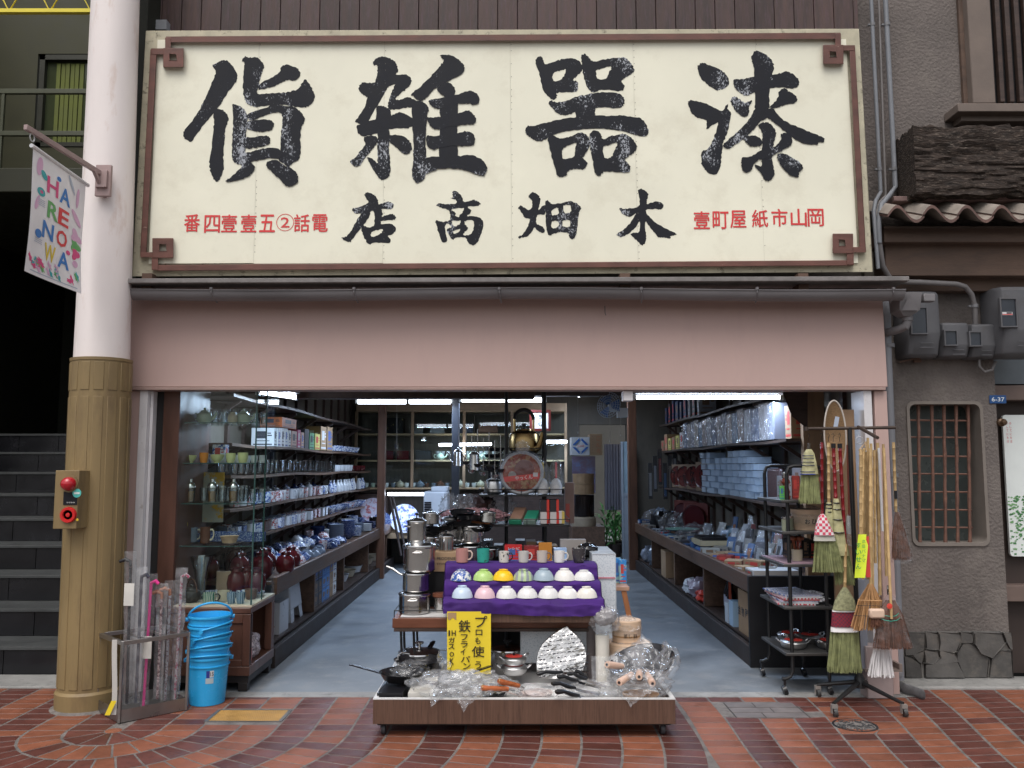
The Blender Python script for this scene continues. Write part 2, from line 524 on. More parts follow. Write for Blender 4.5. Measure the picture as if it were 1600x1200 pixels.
b_root = empty('shop_building',(0,FACY,0),0,'narrow two-storey shop with pink fascia and dark board upper wall','building')
m = MB(); m.add([(x,y,z) for x in (XL,XR) for y,z in ((FACY - 0.02,ZF0),(FACY + 0.25,ZF0),(FACY + 0.25,ZF1),(FACY + 0.0,ZF1))],[(0,1,2,3),(7,6,5,4),(0,3,7,4),(0,4,5,1),(1,5,6,2),(3,2,6,7)])
wpart('fascia',m,pink,b_root,0.004)
m = MB(); m.box(XL + 0.02,XR - 0.02,FACY - 0.035,FACY + 0.1,ZF0 - 0.022,ZF0 - 0.002)
wpart('fascia_trim',m,mat('pink_trim',(0.36,0.25,0.22),0.5),b_root,0.003)
xa,xb,xc,xd = XL,P(219,800,FACY).x,P(1349,800,FACY).x,XR
fx0,fx1 = P(236,640,FACY).x,P(1349,640,FACY).x - 0.008
m = MB(); m.box(XL,fx0 - 0.075,FACY,FACY + 0.2,0.003,ZF0 - 0.024)
wpart('jamb',m,pink,b_root,0.003)
m = MB(); m.box(fx1 + 0.085,XR,FACY,FACY + 0.2,0.003,ZF0 - 0.024)
wpart('jamb',m,pink,b_root,0.003)
for x in (fx0,fx1 + 0.08):
    m = MB()
    m.box(x - 0.072,x - 0.02,FACY - 0.012,FACY + 0.19,0.004,ZF0 - 0.024)
    m.box(x - 0.018,x,FACY + 0.03,FACY + 0.19,0.004,ZF0 - 0.024)
    m.lathe([(0.006,0),(0.006,0.001)],(x - 0.045,FACY - 0.0135,1.72),8)
    wpart('door_frame',m,wframe,b_root,0.002)
m = MB(); m.box(P(974,615,FACY).x,P(989,615,FACY).x,FACY + 0.0,FACY + 0.1,P(0,626,FACY).z,ZF0 - 0.024)
wpart('track_cover',m,wframe,b_root,0.003)
# side walls, rear and ceiling of the shop room
SX0,SX1 = -2.42,2.46
m = MB(); m.box(XL,SX0,FACY + 0.2,14,0,2.95)
wpart('side_wall',m,panelw,b_root)
m = MB(); m.box(SX1,XR + 0.04,FACY + 0.2,14,0,2.95)
wpart('side_wall',m,panelw,b_root)
m = MB(); m.box(XL + 0.01,XR + 0.03,FACY + 0.25,13.1,2.75,2.94)
wpart('ceiling_board',m,mat('dark_ceiling',(0.10,0.085,0.07),0.7,var=0.3),b_root)
m = MB(); m.box(SX0,SX1,FACY + 0.26,5.95,2.2,2.74)
wpart('head_wall',m,dwoodh,b_root)
m = MB(); m.box(SX0,1.05,12.95,13.1,0,2.74); m.box(1.78,SX1,12.95,13.1,0,2.74); m.box(1.05,1.78,12.95,13.1,2.1,2.74)
wpart('rear_wall',m,panelw,b_root)
for q_ in ((0.95,1.05,13.1,14.2),(1.95,2.05,13.1,14.2),(-1.0,4.5,19.3,19.4)):
    m = MB(); m.box(*q_,0,2.74); wpart('passage_wall',m,plas,b_root)
# timber posts and beams inside
for (px,py,Y,w) in ((594,830,11.0,0.10),(711,790,9.6,0.085),(991,885,11.9,0.12)):
    p = P(px,py,Y)
    m = MB(); m.box(p.x - w / 2,p.x + w / 2,Y,Y + w,0,2.72)
    wpart('post',m,mat('post_wood',(0.13,0.06,0.035),0.45,var=0.3,vs=6,stretch=(4,4,0.5)) if Y > 10 else mat('post_blue_black',(0.03,0.032,0.04),0.4),b_root,0.004)
m = MB(); m.box(SX0,0.2,7.4,7.55,2.06,2.2)
wpart('beam',m,dwoodh,b_root,0.006)
m = MB(); m.box(-1.5,1.1,10.4,10.5,2.33,2.42)
wpart('beam',m,mat('grey_beam',(0.3,0.32,0.36),0.5),b_root,0.004)
m = MB(); m.box(-0.7,1.3,9.0,9.12,2.22,2.36)
wpart('beam',m,dwoodh,b_root,0.004)
for i in range(16):                                   # upright battens on both side walls
    y = 6.1 + i * 0.45
    for x0,x1 in ((SX0,SX0 + 0.03),(SX1 - 0.03,SX1)):
        m = MB(); m.box(x0,x1,y,y + 0.06,0.6,2.74)
        wpart('batten',m,dwood,b_root)
# upper wall of planks above the sign board
plankm = mat('brown_plank',(0.062,0.036,0.031),0.55,var=0.4,vs=5,stretch=(5,1,0.6),bump=0.0015,bs=40,ovar=0.25,col2=(0.10,0.055,0.075),thr=(0.5,0.8))
x = P(222,20,5.75).x; xe = P(1341,20,5.75).x; i = 0
pw = 0.1435
while x < xe - 0.03:
    w = min(pw,xe - x)
    m = MB(); dy = random.uniform(0,0.004)
    m.box(x + 0.002,x + w - 0.002,5.75 - dy,5.78,4.0,5.6)
    wpart('plank',m,plankm,b_root,0.003)
    x += w
m = MB(); m.box(XL + 0.03,XR - 0.03,5.785,5.95,2.9,5.6)
wpart('upper_wall',m,dwood,b_root)
m = MB(); m.box(XL + 0.03,XR - 0.03,5.951,12,5.4,5.6)
wpart('roof',m,dwood,b_root)
m = MB(); m.box(P(226,40,5.7).x - 0.02,P(262,40,5.7).x,5.68,5.745,P(0,48,5.7).z,P(0,33,5.7).z)
wpart('flashing',m,mat('grey_flash',(0.3,0.31,0.33),0.5),b_root)
m = MB(); m.box(XL + 0.05,XR - 0.05,5.47,5.79,2.60,2.66)
wpart('eave_board',m,mat('eave_black',(0.02,0.018,0.017),0.8),b_root)
m = MB()                                            # crooked grey board lying on top of the fascia
za,zb = P(0,452,5.36).z,P(0,443,5.36).z
m.bar((XL - 0.0,5.36,za + 0.03),(XR + 0.06,5.36,za + 0.045),0.24,0.03)
wpart('roof_edge',m,mat('weathered_board',(0.2,0.185,0.18),0.8,var=0.3,vs=8,bump=0.002,bs=50),b_root,0.004)
for px in (232,975,1252):
    p = P(px,432,5.36); m = MB(); m.box(p.x - 0.03,p.x + 0.035,5.33,5.45,p.z - 0.1,p.z + 0.015)
    wpart('sign_bracket',m,mat('rust_bracket',(0.12,0.07,0.05),0.7),b_root)
# gutter
gut = mat('grey_gutter',(0.17,0.16,0.165),0.45,var=0.18,vs=4,stretch=(0.4,1,1))
g_root = empty('rain_gutter',(0,5.33,2.6),0,'long grey half round gutter along the eave above the pink fascia','gutter')
gx0,gx1 = P(205,460,5.33).x,P(1409,460,5.33).x
gz = P(0,455,5.33).z
m = MB()
def gf(u,v):
    a = math.pi + math.pi * v
    return (gx0 + (gx1 - gx0) * u,5.33 + 0.058 * math.cos(a),gz + 0.06 * math.sin(a) - 0.0 - 0.008 * math.sin(u * 9))
m.sheet(gf,24,8)
m.sheet(lambda u,v: (gf(u,v)[0],5.33 + (gf(u,v)[1] - 5.33) * 0.94,gf(u,v)[2] + 0.004),24,8)
m.tube([(gx0 + (gx1 - gx0) * t / 12,5.33 - 0.059,gz - 0.008 * math.sin(t / 12 * 9) + 0.001) for t in range(13)],0.005,6)
wpart('trough',m,gut,g_root)
for px in (330,553,780,1002,1183,1396):
    p = P(px,458,5.27); m = MB()
    m.tube([(p.x,5.27,gz + 0.012),(p.x,5.268,gz - 0.02),(p.x + 0.008,5.3,gz - 0.055),(p.x + 0.012,5.35,gz - 0.07)],0.006,6)
    m.lathe([(0.011,-0.008),(0.011,0.008)],(p.x,5.267,gz + 0.004),8)
    wpart('bracket',m,gut,g_root)
# small hook under the gutter
m = MB(); p = P(945,478,5.45); m.tube([p,p + Vector((0,-0.01,-0.05)),p + Vector((0.004,-0.02,-0.066))],0.003,6)
tag(m.build('hook',gut),'small bent metal hook hanging below the gutter on the pink fascia','hook')

# ================================================================ SIGN BOARD
SY = 5.38
cream = mat('cream_sign_sheet',(0.84,0.815,0.665),0.45,var=0.05,vs=1.4,bump=0.0003,bs=8,col2=(0.68,0.64,0.50),thr=(0.5,0.86),detail=8)
oldcream = mat('peeling_cream_edge',(0.50,0.46,0.34),0.7,var=0.2,vs=8,bump=0.001,bs=60,col2=(0.17,0.15,0.11),thr=(0.56,0.68))
trim = mat('red_brown_trim',(0.13,0.055,0.042),0.55,var=0.3,vs=9,bump=0.001,bs=60,col2=(0.42,0.30,0.24),thr=(0.66,0.72),stretch=(0.6,1,1.4),ovar=0.1)
ink = mat('black_brush_paint',(0.011,0.012,0.017),0.6,var=0.3,vs=14,spec=0.3,bump=0.0005,bs=60,col2=(0.40,0.42,0.46),thr=(1.095,1.165),stretch=(1.2,1,0.8),kind='patch',detail=10)
redp = mat('red_sign_paint',(0.66,0.05,0.05),0.5,var=0.08)
s_root = empty('sign_board',(0,SY,2.7),0,'wide cream shop sign with big black brush characters and brown fretwork border','sign')
def SB(px,py,d=0.0): return P(px,py,SY - d)
def lerp(a,b,t): return a + (b - a) * t
def edge(t,side):
    return None
m = MB(); m.poly([[(228,48),(1342,45),(1364,425),(206,432)]],lambda a,b,d: P(a,b,SY + 0.012 + d),thick=0.07)
wpart('backing_board',m,oldcream,s_root,0.004)
cuts = [0,0.148,0.33,0.512,0.69,0.868,1]
for i in range(6):
    a,b = cuts[i],cuts[i + 1]
    tl = (lerp(246,1322,a),62); tr = (lerp(246,1322,b),61)
    bl = (lerp(232,1341,a),412); br = (lerp(232,1341,b),411)
    m = MB(); m.poly([[(tl[0] + .13,tl[1]),(tr[0] - .13,tr[1]),(br[0] - .13,br[1]),(bl[0] + .13,bl[1])]],lambda a,b,d: P(a,b,SY + d),thick=0.011)
    wpart('panel',m,cream,s_root)
m = MB()
for i in range(1,6):
    for k in range(34):
        t = (k + 0.5) / 34
        px = lerp(lerp(246,1322,cuts[i]),lerp(232,1341,cuts[i]),t); py = lerp(64,409,t)
        p = P(px + 1.6,py,SY - 0.001)
        if random.random() < 0.7: m.cbox(p,(0.004,0.002,0.004))
o = wpart('nail',m,mat('nail_dark',(0.16,0.14,0.11),0.6),s_root); o['kind'] = 'stuff'
def trimpoly(pts,holes=()):
    m = MB(); m.poly([pts] + list(holes),lambda a,b,d: P(a,b,SY - 0.03 + d),thick=0.03)
    return wpart('border_trim',m,trim,s_root,0.004)
def sq(x0,y0,x1,y1): return [(x0,y0),(x1,y0),(x1,y1),(x0,y1)]
trimpoly([(259,57),(1313,51),(1313,60),(1309,60.5),(270,66),(264,66)])
trimpoly([(235,77),(245,77),(229,396),(219,396)])
trimpoly([(1327,72),(1336,72),(1353,392),(1343,392)])
trimpoly([(240,414),(1334,406.5),(1334,415),(246,423.5)])
for o_,h_,a1,a2 in (((255,75,287,105),(265,84,276,94),(258,58.5,267,82),(236,75.5,262,85)),
                       ((238,372,271,403),(249,381,260,392),(237,398,247,422),(219,394,244,402)),
                       ((1286,70,1318,100),(1297,80,1307,89),(1305,52,1314,76),(1313,70.5,1336,79)),
                       ((1301,365,1333,396),(1311,374,1321,384),(1323,390,1334,414),(1327,386,1353,394.5))):
    m = MB()
    m.poly([sq(*o_),sq(*h_)],lambda a,b,d: P(a,b,SY - 0.038 + d),thick=0.038)
    m.poly([sq(*a1)],lambda a,b,d: P(a,b,SY - 0.0335 + d),thick=0.0335)
    m.poly([sq(*a2)],lambda a,b,d: P(a,b,SY - 0.0318 + d),thick=0.0318)
    wpart('corner_fret',m,trim,s_root,0.003)

def smooth_loop(pts,n=4,jit=0.0,sd=0):
    out = []; k = len(pts)
    for i in range(k):
        p0,p1,p2,p3 = pts[i - 1],pts[i],pts[(i + 1) % k],pts[(i + 2) % k]
        for j in range(n):
            t = j / n
            q = []
            for c in (0,1):
                q.append(0.5 * (2 * p1[c] + (p2[c] - p0[c]) * t + (2 * p0[c] - 5 * p1[c] + 4 * p2[c] - p3[c]) * t * t + (3 * p1[c] - p0[c] - 3 * p2[c] + p3[c]) * t ** 3))
            if jit:
                v = noise.noise_vector(Vector((q[0] * 0.11,q[1] * 0.11,sd)))
                q[0] += v.x * jit; q[1] += v.y * jit
            out.append(tuple(q))
    return out
CH = {}
CH['ka'] = (280,70,5,[
 [[(262,170),(285,145),(330,122),(380,128),(420,170),(450,225),(452,265),(430,310),(380,370),(345,430),(310,480),(240,570),(180,640),(130,710),(90,760),(40,725),(32,690),(60,640),(110,580),(160,505),(200,420),(240,330),(275,250),(285,205)]],
 [[(265,500),(310,500),(360,525),(385,575),(375,620),(360,680),(352,760),(345,860),(348,940),(335,1010),(315,1050),(295,1070),(270,1050),(245,990),(235,930),(245,850),(262,740),(270,640),(270,570)]],
 [[(490,125),(515,92),(545,100),(600,98),(645,130),(663,170),(650,205),(635,250),(620,320),(612,380),(680,382),(760,378),(850,368),(920,350),(955,310),(985,268),(1010,300),(1040,350),(1060,395),(1050,440),(1010,480),(950,487),(890,480),(820,470),(740,470),(650,482),(590,482),(540,465),(515,430),(502,370),(500,270),(508,180),(510,140)]],
 [[(790,180),(830,155),(880,165),(925,185),(945,220),(930,260),(890,280),(850,272),(800,295),(730,325),(640,350),(615,335),(630,305),(700,265),(770,225),(795,205)]],
 [[(415,472),(450,470),(490,490),(525,530),(535,570),(525,650),(520,760),(520,850),(530,920),(480,935),(440,925),(415,890),(412,800),(415,700),(420,590)]],
 [[(535,545),(600,515),(680,488),(740,468),(820,478),(890,482),(940,515),(975,560),(980,600),(955,640),(948,720),(948,820),(935,890),(880,930),(855,955),(820,930),(780,900),(790,820),(795,700),(805,600),(795,535),(740,530),(680,545),(620,570),(575,590),(545,580)]],
 [[(525,605),(580,590),(680,583),(730,600),(738,635),(720,665),(660,678),(600,675),(545,660),(515,640)]],
 [[(510,725),(560,722),(640,712),(690,712),(710,740),(700,775),(650,795),(590,802),(540,812),(510,790)]],
 [[(515,850),(570,835),(640,815),(710,802),(790,820),(800,870),(770,890),(710,885),(640,895),(575,912),(515,920)]],
 [[(470,840),(520,860),(560,915),(588,950),(580,990),(540,1025),(470,1055),(400,1070),(360,1065),(400,1035),(450,990),(485,950),(480,900)]],
 [[(680,930),(705,905),(760,900),(810,935),(870,960),(915,1000),(930,1050),(910,1090),(860,1108),(820,1090),(770,1035),(715,985),(690,960)]]])
CH['zatsu'] = (530,70,5,[
 [[(265,130),(300,100),(350,93),(410,110),(445,150),(460,195),(440,235),(430,280),(400,310),(370,350),(320,440),(270,520),(225,600),(190,630),(150,612),(125,595),(150,560),(190,500),(220,420),(260,340),(285,270),(300,200),(295,160),(270,160)]],
 [[(155,325),(185,293),(230,300),(290,290),(360,265),(430,240),(490,232),(540,240),(563,275),(550,315),(510,355),(470,390),(440,420),(470,430),(520,412),(560,415),(600,440),(590,480),(520,490),(440,505),(400,505),(380,480),(390,430),(410,370),(435,310),(380,330),(320,370),(270,400),(225,410),(180,385),(158,355)]],
 [[(135,640),(160,625),(220,600),(290,580),(360,570),(420,545),(480,530),(530,545),(575,580),(580,620),(540,650),(470,650),(390,660),(300,690),(240,705),(190,715),(150,690)]],
 [[(290,490),(330,478),(375,490),(405,525),(400,600),(390,700),(390,800),(398,900),(400,980),(385,1030),(345,1055),(310,1040),(270,980),(235,920),(220,880),(260,890),(300,920),(298,840),(300,720),(292,600)]],
 [[(190,730),(240,710),(290,720),(300,760),(270,800),(230,850),(190,900),(150,950),(100,935),(90,905),(125,880),(165,830),(205,775)]],
 [[(390,710),(440,705),(500,712),(545,750),(570,800),(550,840),(515,855),(470,825),(420,780),(385,745)]],
 [[(795,80),(840,78),(900,95),(950,130),(975,165),(978,205),(945,235),(880,270),(820,300),(740,350),(700,395),(650,435),(610,430),(580,400),(565,385),(620,340),(680,280),(740,220),(790,160),(815,120),(800,100)]],
 [[(560,450),(620,435),(670,455),(698,500),(690,550),(680,640),(675,750),(678,860),(680,960),(665,1040),(615,1080),(580,1050),(568,980),(580,900),(580,780),(570,640),(570,530)]],
 [[(765,345),(830,295),(875,305),(905,345),(905,400),(925,450),(925,560),(920,700),(920,890),(790,890),(785,700),(790,560),(785,470),(820,410),(800,390)]],
 [[(700,440),(740,425),(820,410),(920,390),(980,368),(1030,360),(1075,385),(1097,430),(1075,465),(1010,460),(930,460),(850,490),(770,500),(725,480)]],
 [[(685,570),(740,565),(800,560),(920,540),(1000,512),(1050,545),(1070,590),(1045,620),(970,625),(860,640),(760,662),(710,630)]],
 [[(680,715),(740,710),(860,700),(930,690),(990,675),(1045,695),(1063,745),(1040,785),(960,790),(850,790),(740,818),(690,790)]],
 [[(670,895),(740,875),(830,870),(950,865),(1030,862),(1100,885),(1140,925),(1155,965),(1135,1015),(1090,1018),(1030,995),(960,970),(870,965),(770,972),(670,1000)]]])
CH['ki'] = (800,70,5,[
 [[(180,130),(215,90),(240,105),(262,150),(330,130),(400,110),(470,105),(520,125),(552,165),(545,205),(500,250),(480,275),(510,290),(518,330),(500,365),(440,368),(355,375),(352,410),(320,427),(285,405),(250,360),(225,280),(205,200)],[(320,225),(370,205),(420,190),(410,230),(385,270),(325,282)]],
 [[(540,90),(570,72),(600,100),(635,130),(700,118),(780,105),(850,100),(890,105),(930,145),(955,200),(925,230),(880,260),(855,285),(878,320),(865,355),(800,358),(700,350),(660,365),(625,370),(595,345),(570,280),(550,200),(545,140)],[(660,200),(710,185),(775,168),(760,215),(735,262),(670,265)]],
 [[(285,455),(310,437),(340,447),(420,440),(480,415),(560,392),(650,375),(740,370),(820,375),(865,400),(880,440),(860,480),(810,495),(740,488),(660,495),(560,505),(490,525),(440,545),(400,548),(350,530),(315,490)]],
 [[(500,480),(640,470),(648,520),(640,570),(620,600),(510,600),(500,550)]],
 [[(105,665),(125,635),(180,632),(250,612),(340,590),(440,572),(560,562),(660,548),(760,555),(860,550),(940,565),(1000,572),(1040,610),(1065,670),(1055,705),(1020,715),(960,700),(880,680),(780,662),(680,655),(560,660),(450,672),(360,690),(290,720),(240,748),(190,750),(150,725),(115,700)]],
 [[(280,730),(320,705),(360,730),(420,725),(480,705),(540,685),(590,710),(612,760),(595,820),(565,860),(555,885),(585,915),(580,950),(550,972),(480,972),(435,985),(430,1015),(395,1033),(355,1020),(330,940),(305,850),(290,790)],[(393,825),(430,790),(500,765),(495,820),(480,875),(400,888)]],
 [[(605,700),(645,668),(690,690),(710,735),(770,715),(840,698),(890,700),(940,735),(975,790),(960,835),(910,870),(885,905),(920,940),(925,985),(890,998),(800,992),(715,990),(690,1022),(655,1005),(635,930),(615,830),(610,760)],[(712,800),(760,780),(820,765),(800,830),(770,878),(720,880)]]])
CH['urushi'] = (1060,70,5,[
 [[(150,185),(165,150),(205,143),(260,165),(330,195),(375,235),(398,285),(385,325),(340,348),(295,352),(240,320),(185,270)]],
 [[(75,450),(95,432),(150,442),(220,460),(290,495),(340,515),(385,465),(385,500),(410,540),(395,640),(370,720),(345,790),(335,880),(325,960),(290,1013),(240,1000),(190,950),(175,890),(185,830),(230,815),(270,740),(300,660),(310,610),(270,625),(220,660),(215,590),(150,570),(110,535),(85,490)]],
 [[(570,95),(600,50),(640,55),(700,90),(735,130),(745,180),(735,240),(715,330),(708,420),(710,500),(700,570),(640,560),(600,500),(600,400),(595,280),(590,180),(575,130)]],
 [[(430,300),(440,270),(490,268),(560,255),(650,245),(740,235),(800,220),(850,208),(900,230),(938,275),(940,315),(905,338),(840,335),(760,335),(680,345),(600,370),(540,398),(490,380),(450,345)]],
 [[(410,430),(435,405),(470,420),(515,450),(575,435),(555,480),(550,525),(535,558),(495,558),(455,520),(425,475)]],
 [[(785,365),(825,340),(870,365),(915,395),(927,430),(900,455),(840,465),(780,490),(730,495),(712,485),(750,450),(780,410)]],
 [[(600,500),(700,490),(700,560),(640,600),(590,660),(540,710),(470,760),(410,805),(365,805),(350,780),(400,735),(460,680),(530,610),(575,550)]],
 [[(690,510),(740,500),(790,560),(850,605),(930,640),(1020,680),(1090,705),(1135,730),(1130,760),(1090,765),(1085,782),(1010,775),(930,750),(860,700),(790,640),(730,590),(690,560)]],
 [[(622,630),(660,608),(710,612),(745,650),(765,700),(745,760),(730,850),(735,920),(750,980),(745,1030),(715,1060),(685,1062),(660,1030),(625,980),(595,935),(650,945),(650,850),(655,740),(650,670)]],
 [[(490,715),(540,708),(600,710),(650,740),(645,785),(600,795),(550,785),(520,750)]],
 [[(500,880),(560,875),(620,840),(690,810),(760,790),(800,740),(805,695),(850,690),(890,730),(885,775),(840,810),(780,840),(720,880),(640,895),(590,930),(570,980),(530,998),(500,975),(492,920)]],
 [[(770,870),(790,850),(840,855),(910,890),(960,930),(972,965),(945,1000),(940,1030),(900,1030),(840,990),(790,930)]]])
CH['ten'] = (520,280,6.154,[
 [[(305,150),(330,128),(390,145),(420,180),(438,210),(440,240),(470,232),(530,215),(575,230),(585,260),(570,285),(500,285),(470,290),(480,330),(470,360),(520,345),(570,335),(605,355),(600,385),(550,395),(470,400),(465,430),(540,425),(590,445),(605,485),(580,525),(530,545),(555,580),(540,613),(460,610),(380,612),(365,628),(330,610),(295,540),(272,480),(280,455),(240,510),(180,590),(150,602),(95,575),(90,560),(130,550),(180,490),(230,400),(270,330),(225,332),(190,305),(195,280),(260,265),(340,225),(325,190)],
  [(300,440),(340,380),(365,310),(385,305),(400,340),(395,440),(345,462)],[(365,520),(400,498),(480,482),(460,520),(410,548),(370,552)]]])
CH['sho'] = (520,280,6.154,[
 [[(1135,180),(1155,175),(1150,130),(1165,112),(1200,122),(1235,160),(1262,215),(1310,210),(1360,198),(1400,215),(1420,240),(1380,258),(1300,265),(1330,300),(1320,330),(1290,352),(1370,355),(1420,375),(1450,420),(1435,500),(1400,590),(1370,625),(1340,635),(1300,605),(1270,560),(1180,560),(1160,580),(1130,560),(1100,480),(1140,465),(1110,425),(1080,450),(1085,520),(1100,580),(1085,608),(1050,600),(1020,530),(1000,440),(985,405),(1010,398),(1060,410),(1120,395),(1130,350),(1110,295),(1040,275),(1000,255),(1020,232),(1080,240),(1180,235),(1185,205)],
  [(1140,290),(1250,275),(1255,300),(1220,350),(1200,362),(1175,345),(1180,320)],[(1145,400),(1190,402),(1225,398),(1220,430),(1180,452),(1155,440)],[(1160,500),(1215,478),(1222,495),(1200,515),(1165,522)],[(1275,400),(1340,392),(1360,430),(1345,500),(1310,535),(1260,535),(1265,510),(1300,470),(1270,435)]]])
CH['hata'] = (800,280,6.154,[
 [[(160,170),(180,135),(205,125),(250,150),(270,195),(262,260),(255,300),(290,260),(325,250),(320,330),(245,345),(235,420),(290,455),(315,490),(300,518),(255,500),(215,465),(185,515),(135,555),(90,560),(70,572),(65,548),(105,530),(150,450),(170,385),(130,370),(90,320),(62,275),(85,252),(130,280),(160,300),(190,270),(195,210)]],
 [[(320,215),(345,203),(385,240),(440,232),(510,222),(560,210),(620,230),(662,270),(655,300),(640,340),(630,440),(620,520),(600,565),(575,578),(550,550),(535,515),(470,508),(395,525),(375,540),(345,525),(330,450),(325,330),(320,250)],[(385,300),(440,275),(445,335),(385,342)],[(497,255),(560,250),(562,315),(505,325)],[(385,405),(445,410),(440,460),(385,468)],[(490,400),(555,395),(555,455),(490,452)]]])
CH['ki_tree'] = (800,280,6.154,[
 [[(1210,115),(1235,92),(1280,110),(1310,150),(1300,200),(1295,240),(1340,225),(1405,215),(1450,240),(1450,275),(1420,290),(1350,285),(1285,300),(1330,370),(1400,430),(1480,475),(1560,510),(1580,530),(1530,545),(1520,570),(1460,560),(1410,555),(1360,500),(1310,440),(1285,405),(1280,480),(1292,560),(1280,610),(1255,635),(1220,610),(1180,570),(1140,530),(1175,510),(1210,515),(1228,480),(1225,405),(1180,470),(1110,530),(1050,555),(1010,530),(1060,495),(1120,440),(1180,350),(1195,330),(1130,360),(1080,345),(1045,310),(1035,272),(1080,285),(1160,275),(1220,255),(1225,180)]]])
for nm,(ox,oy,s,shapes) in CH.items():
    m = MB()
    for i,loops in enumerate(shapes):
        lp = [smooth_loop(l,5,9.0,i + ox) for l in loops]
        dd = 0.0015 + 0.0004 * i
        m.poly(lp,lambda a,b,d,dd=dd: P(ox + a / s,oy + b / s,SY - dd))
    wpart('brush_character',m,ink,s_root)
ux,uy = Vector((1,0,0)),Vector((0,0,1))
def sign_text(chars,pos,w,h):
    m = MB()
    for c,(px,py) in zip(chars,pos):
        a,b = P(px - w / 2,py,SY - 0.0018),P(px + w / 2,py,SY - 0.0018)
        hh = (P(px,py - h / 2,SY).z - P(px,py + h / 2,SY).z)
        if c == '②':
            cc = P(px,py,SY - 0.0018); rr = hh * 0.5
            m.poly([[(rr * math.cos(t * math.pi / 14),rr * math.sin(t * math.pi / 14)) for t in range(28)],
                    [(rr * 0.93 * math.cos(t * math.pi / 14),rr * 0.93 * math.sin(t * math.pi / 14)) for t in range(28)]],lambda a_,b_,d: cc + Vector((a_,0,b_)))
            write(m,'2',cc,ux,uy,w=rr * 1.0,h=rr * 1.2,bold=0.03)
            continue
        write(m,c,(a + b) / 2,ux,uy,w=(b - a).length,h=hh,fat=0.0016)
    wpart('red_writing',m,redp,s_root)
sign_text('番四壹壹五②話電',[(300,348.5),(331.5,350),(358,349),(388.5,349),(417.5,349),(445.5,347.5),(471.5,348.5),(500,348.5)],24,27)
sign_text('壹町屋紙市山岡',[(1096.5,344),(1126,344),(1153.5,342.5),(1187.5,341.5),(1218,340),(1248,340),(1274.5,340)],24.5,27)

# ================================================================ POST WITH BANNER
postw = mat('post_cream_paint',(0.82,0.745,0.72),0.5,var=0.06,vs=3,stretch=(1,1,0.3),col2=(0.62,0.46,0.38),thr=(0.56,0.78),bump=0.0005,bs=20)
ochre = mat('post_ochre_paint',(0.235,0.165,0.075),0.5,var=0.16,vs=3,stretch=(1,1,0.25),bump=0.0004,bs=40,col2=(0.15,0.10,0.05),thr=(0.5,0.75))
PX0,PY0 = -2.622,5.26
a_root = empty('arcade_post',(PX0,PY0,0),0,'thick round arcade post, cream above and ochre ribbed cladding below','post')
ZC = P(150,556,5.06).z
m = MB(); m.lathe([(0.165,0.3),(0.165,ZC - 0.1),(0.160,ZC + 0.3),(0.140,5.6)],(PX0,PY0,0),40)
wpart('shaft',m,postw,a_root)
m = MB()
m.lathe([(0.190,-0.005),(0.192,0.10),(0.178,0.115),(0.178,ZC - 0.02),(0.182,ZC - 0.018),(0.182,ZC),(0.16,ZC + 0.003)],(PX0,PY0,0),48)
wpart('cladding',m,ochre,a_root)
for k in range(14):
    a = 2 * math.pi * k / 14 + 0.16
    for (z0,z1) in ((0.135,ZC - 0.245),(ZC - 0.205,ZC - 0.03)):
        m = MB(); da = 0.15
        pts = []
        for t in (-1,-0.4,0.4,1): pts.append((PX0 + 0.1818 * math.cos(a + t * da),PY0 + 0.1818 * math.sin(a + t * da)))
        inn = [(PX0 + 0.175 * math.cos(a + t * da * 1.15),PY0 + 0.175 * math.sin(a + t * da * 1.15)) for t in (1,-1)]
        lp = pts + inn
        m.add([(x,y,z0) for x,y in lp] + [(x,y,z1) for x,y in lp],[tuple(range(5,-1,-1)),tuple(range(6,12))] + [(i,(i + 1) % 6,(i + 1) % 6 + 6,i + 6) for i in range(6)])
        wpart('rib',m,ochre,a_root,0.002)
m = MB(); m.lathe([(0.225,-0.004),(0.21,0.006),(0.192,0.01)],(PX0,PY0,0),40)
wpart('mortar_collar',m,mortar,a_root)
# alarm box
a_root.rotation_euler[1] = -0.0106
a_root.location.x += 0.032
bx = P(107,780,5.02)
al = empty('fire_alarm_box',(bx.x,5.03,bx.z),0,'ochre alarm box with red lamp and red push ring on the post','alarm box')
hw,hh = 0.072,0.17
m = MB(); m.box(bx.x - 0.056,bx.x + 0.085,4.965,5.12,bx.z - 0.172,bx.z + 0.172)
wpart('housing',m,ochre,al,0.004)
redpl = mat('red_plastic',(0.55,0.02,0.02),0.25,var=0.05)
c = P(109,756,4.96)
m = MB(); m.T = Matrix.Translation(c) @ Matrix.Rotation(R(90),4,'X'); m.lathe([(0.05,-0.006),(0.05,0.006)],(0,0,0),24)
wpart('lamp_base',m,ochre,al)
m = MB(); m.T = Matrix.Translation(c) @ Matrix.Rotation(R(90),4,'X'); m.lathe([(0.041,0.004),(0.041,0.02),(0.034,0.042),(0.018,0.054),(0,0.057)],(0,0,0),24)
wpart('lamp',m,mat('red_lamp_glass',(0.42,0.005,0.015),0.08,coat=0.6,var=0.02),al)
c = P(107,804.5,4.96)
m = MB(); m.T = Matrix.Translation(c) @ Matrix.Rotation(R(90),4,'X'); m.lathe([(0.026,0.004),(0.03,0.014),(0.044,0.014),(0.047,0.004),(0.047,-0.004)],(0,0,0),28)
m.lathe([(0.0,0.006),(0.026,0.006)],(0,0,0),20,1)
m.lathe([(0.0,0.012),(0.012,0.011),(0.013,0.006)],(0,0,0),14,0)
wpart('push_button',m,[redpl,mat('button_dark',(0.05,0.035,0.02),0.5)],al)
c = P(110,778.5,4.963)
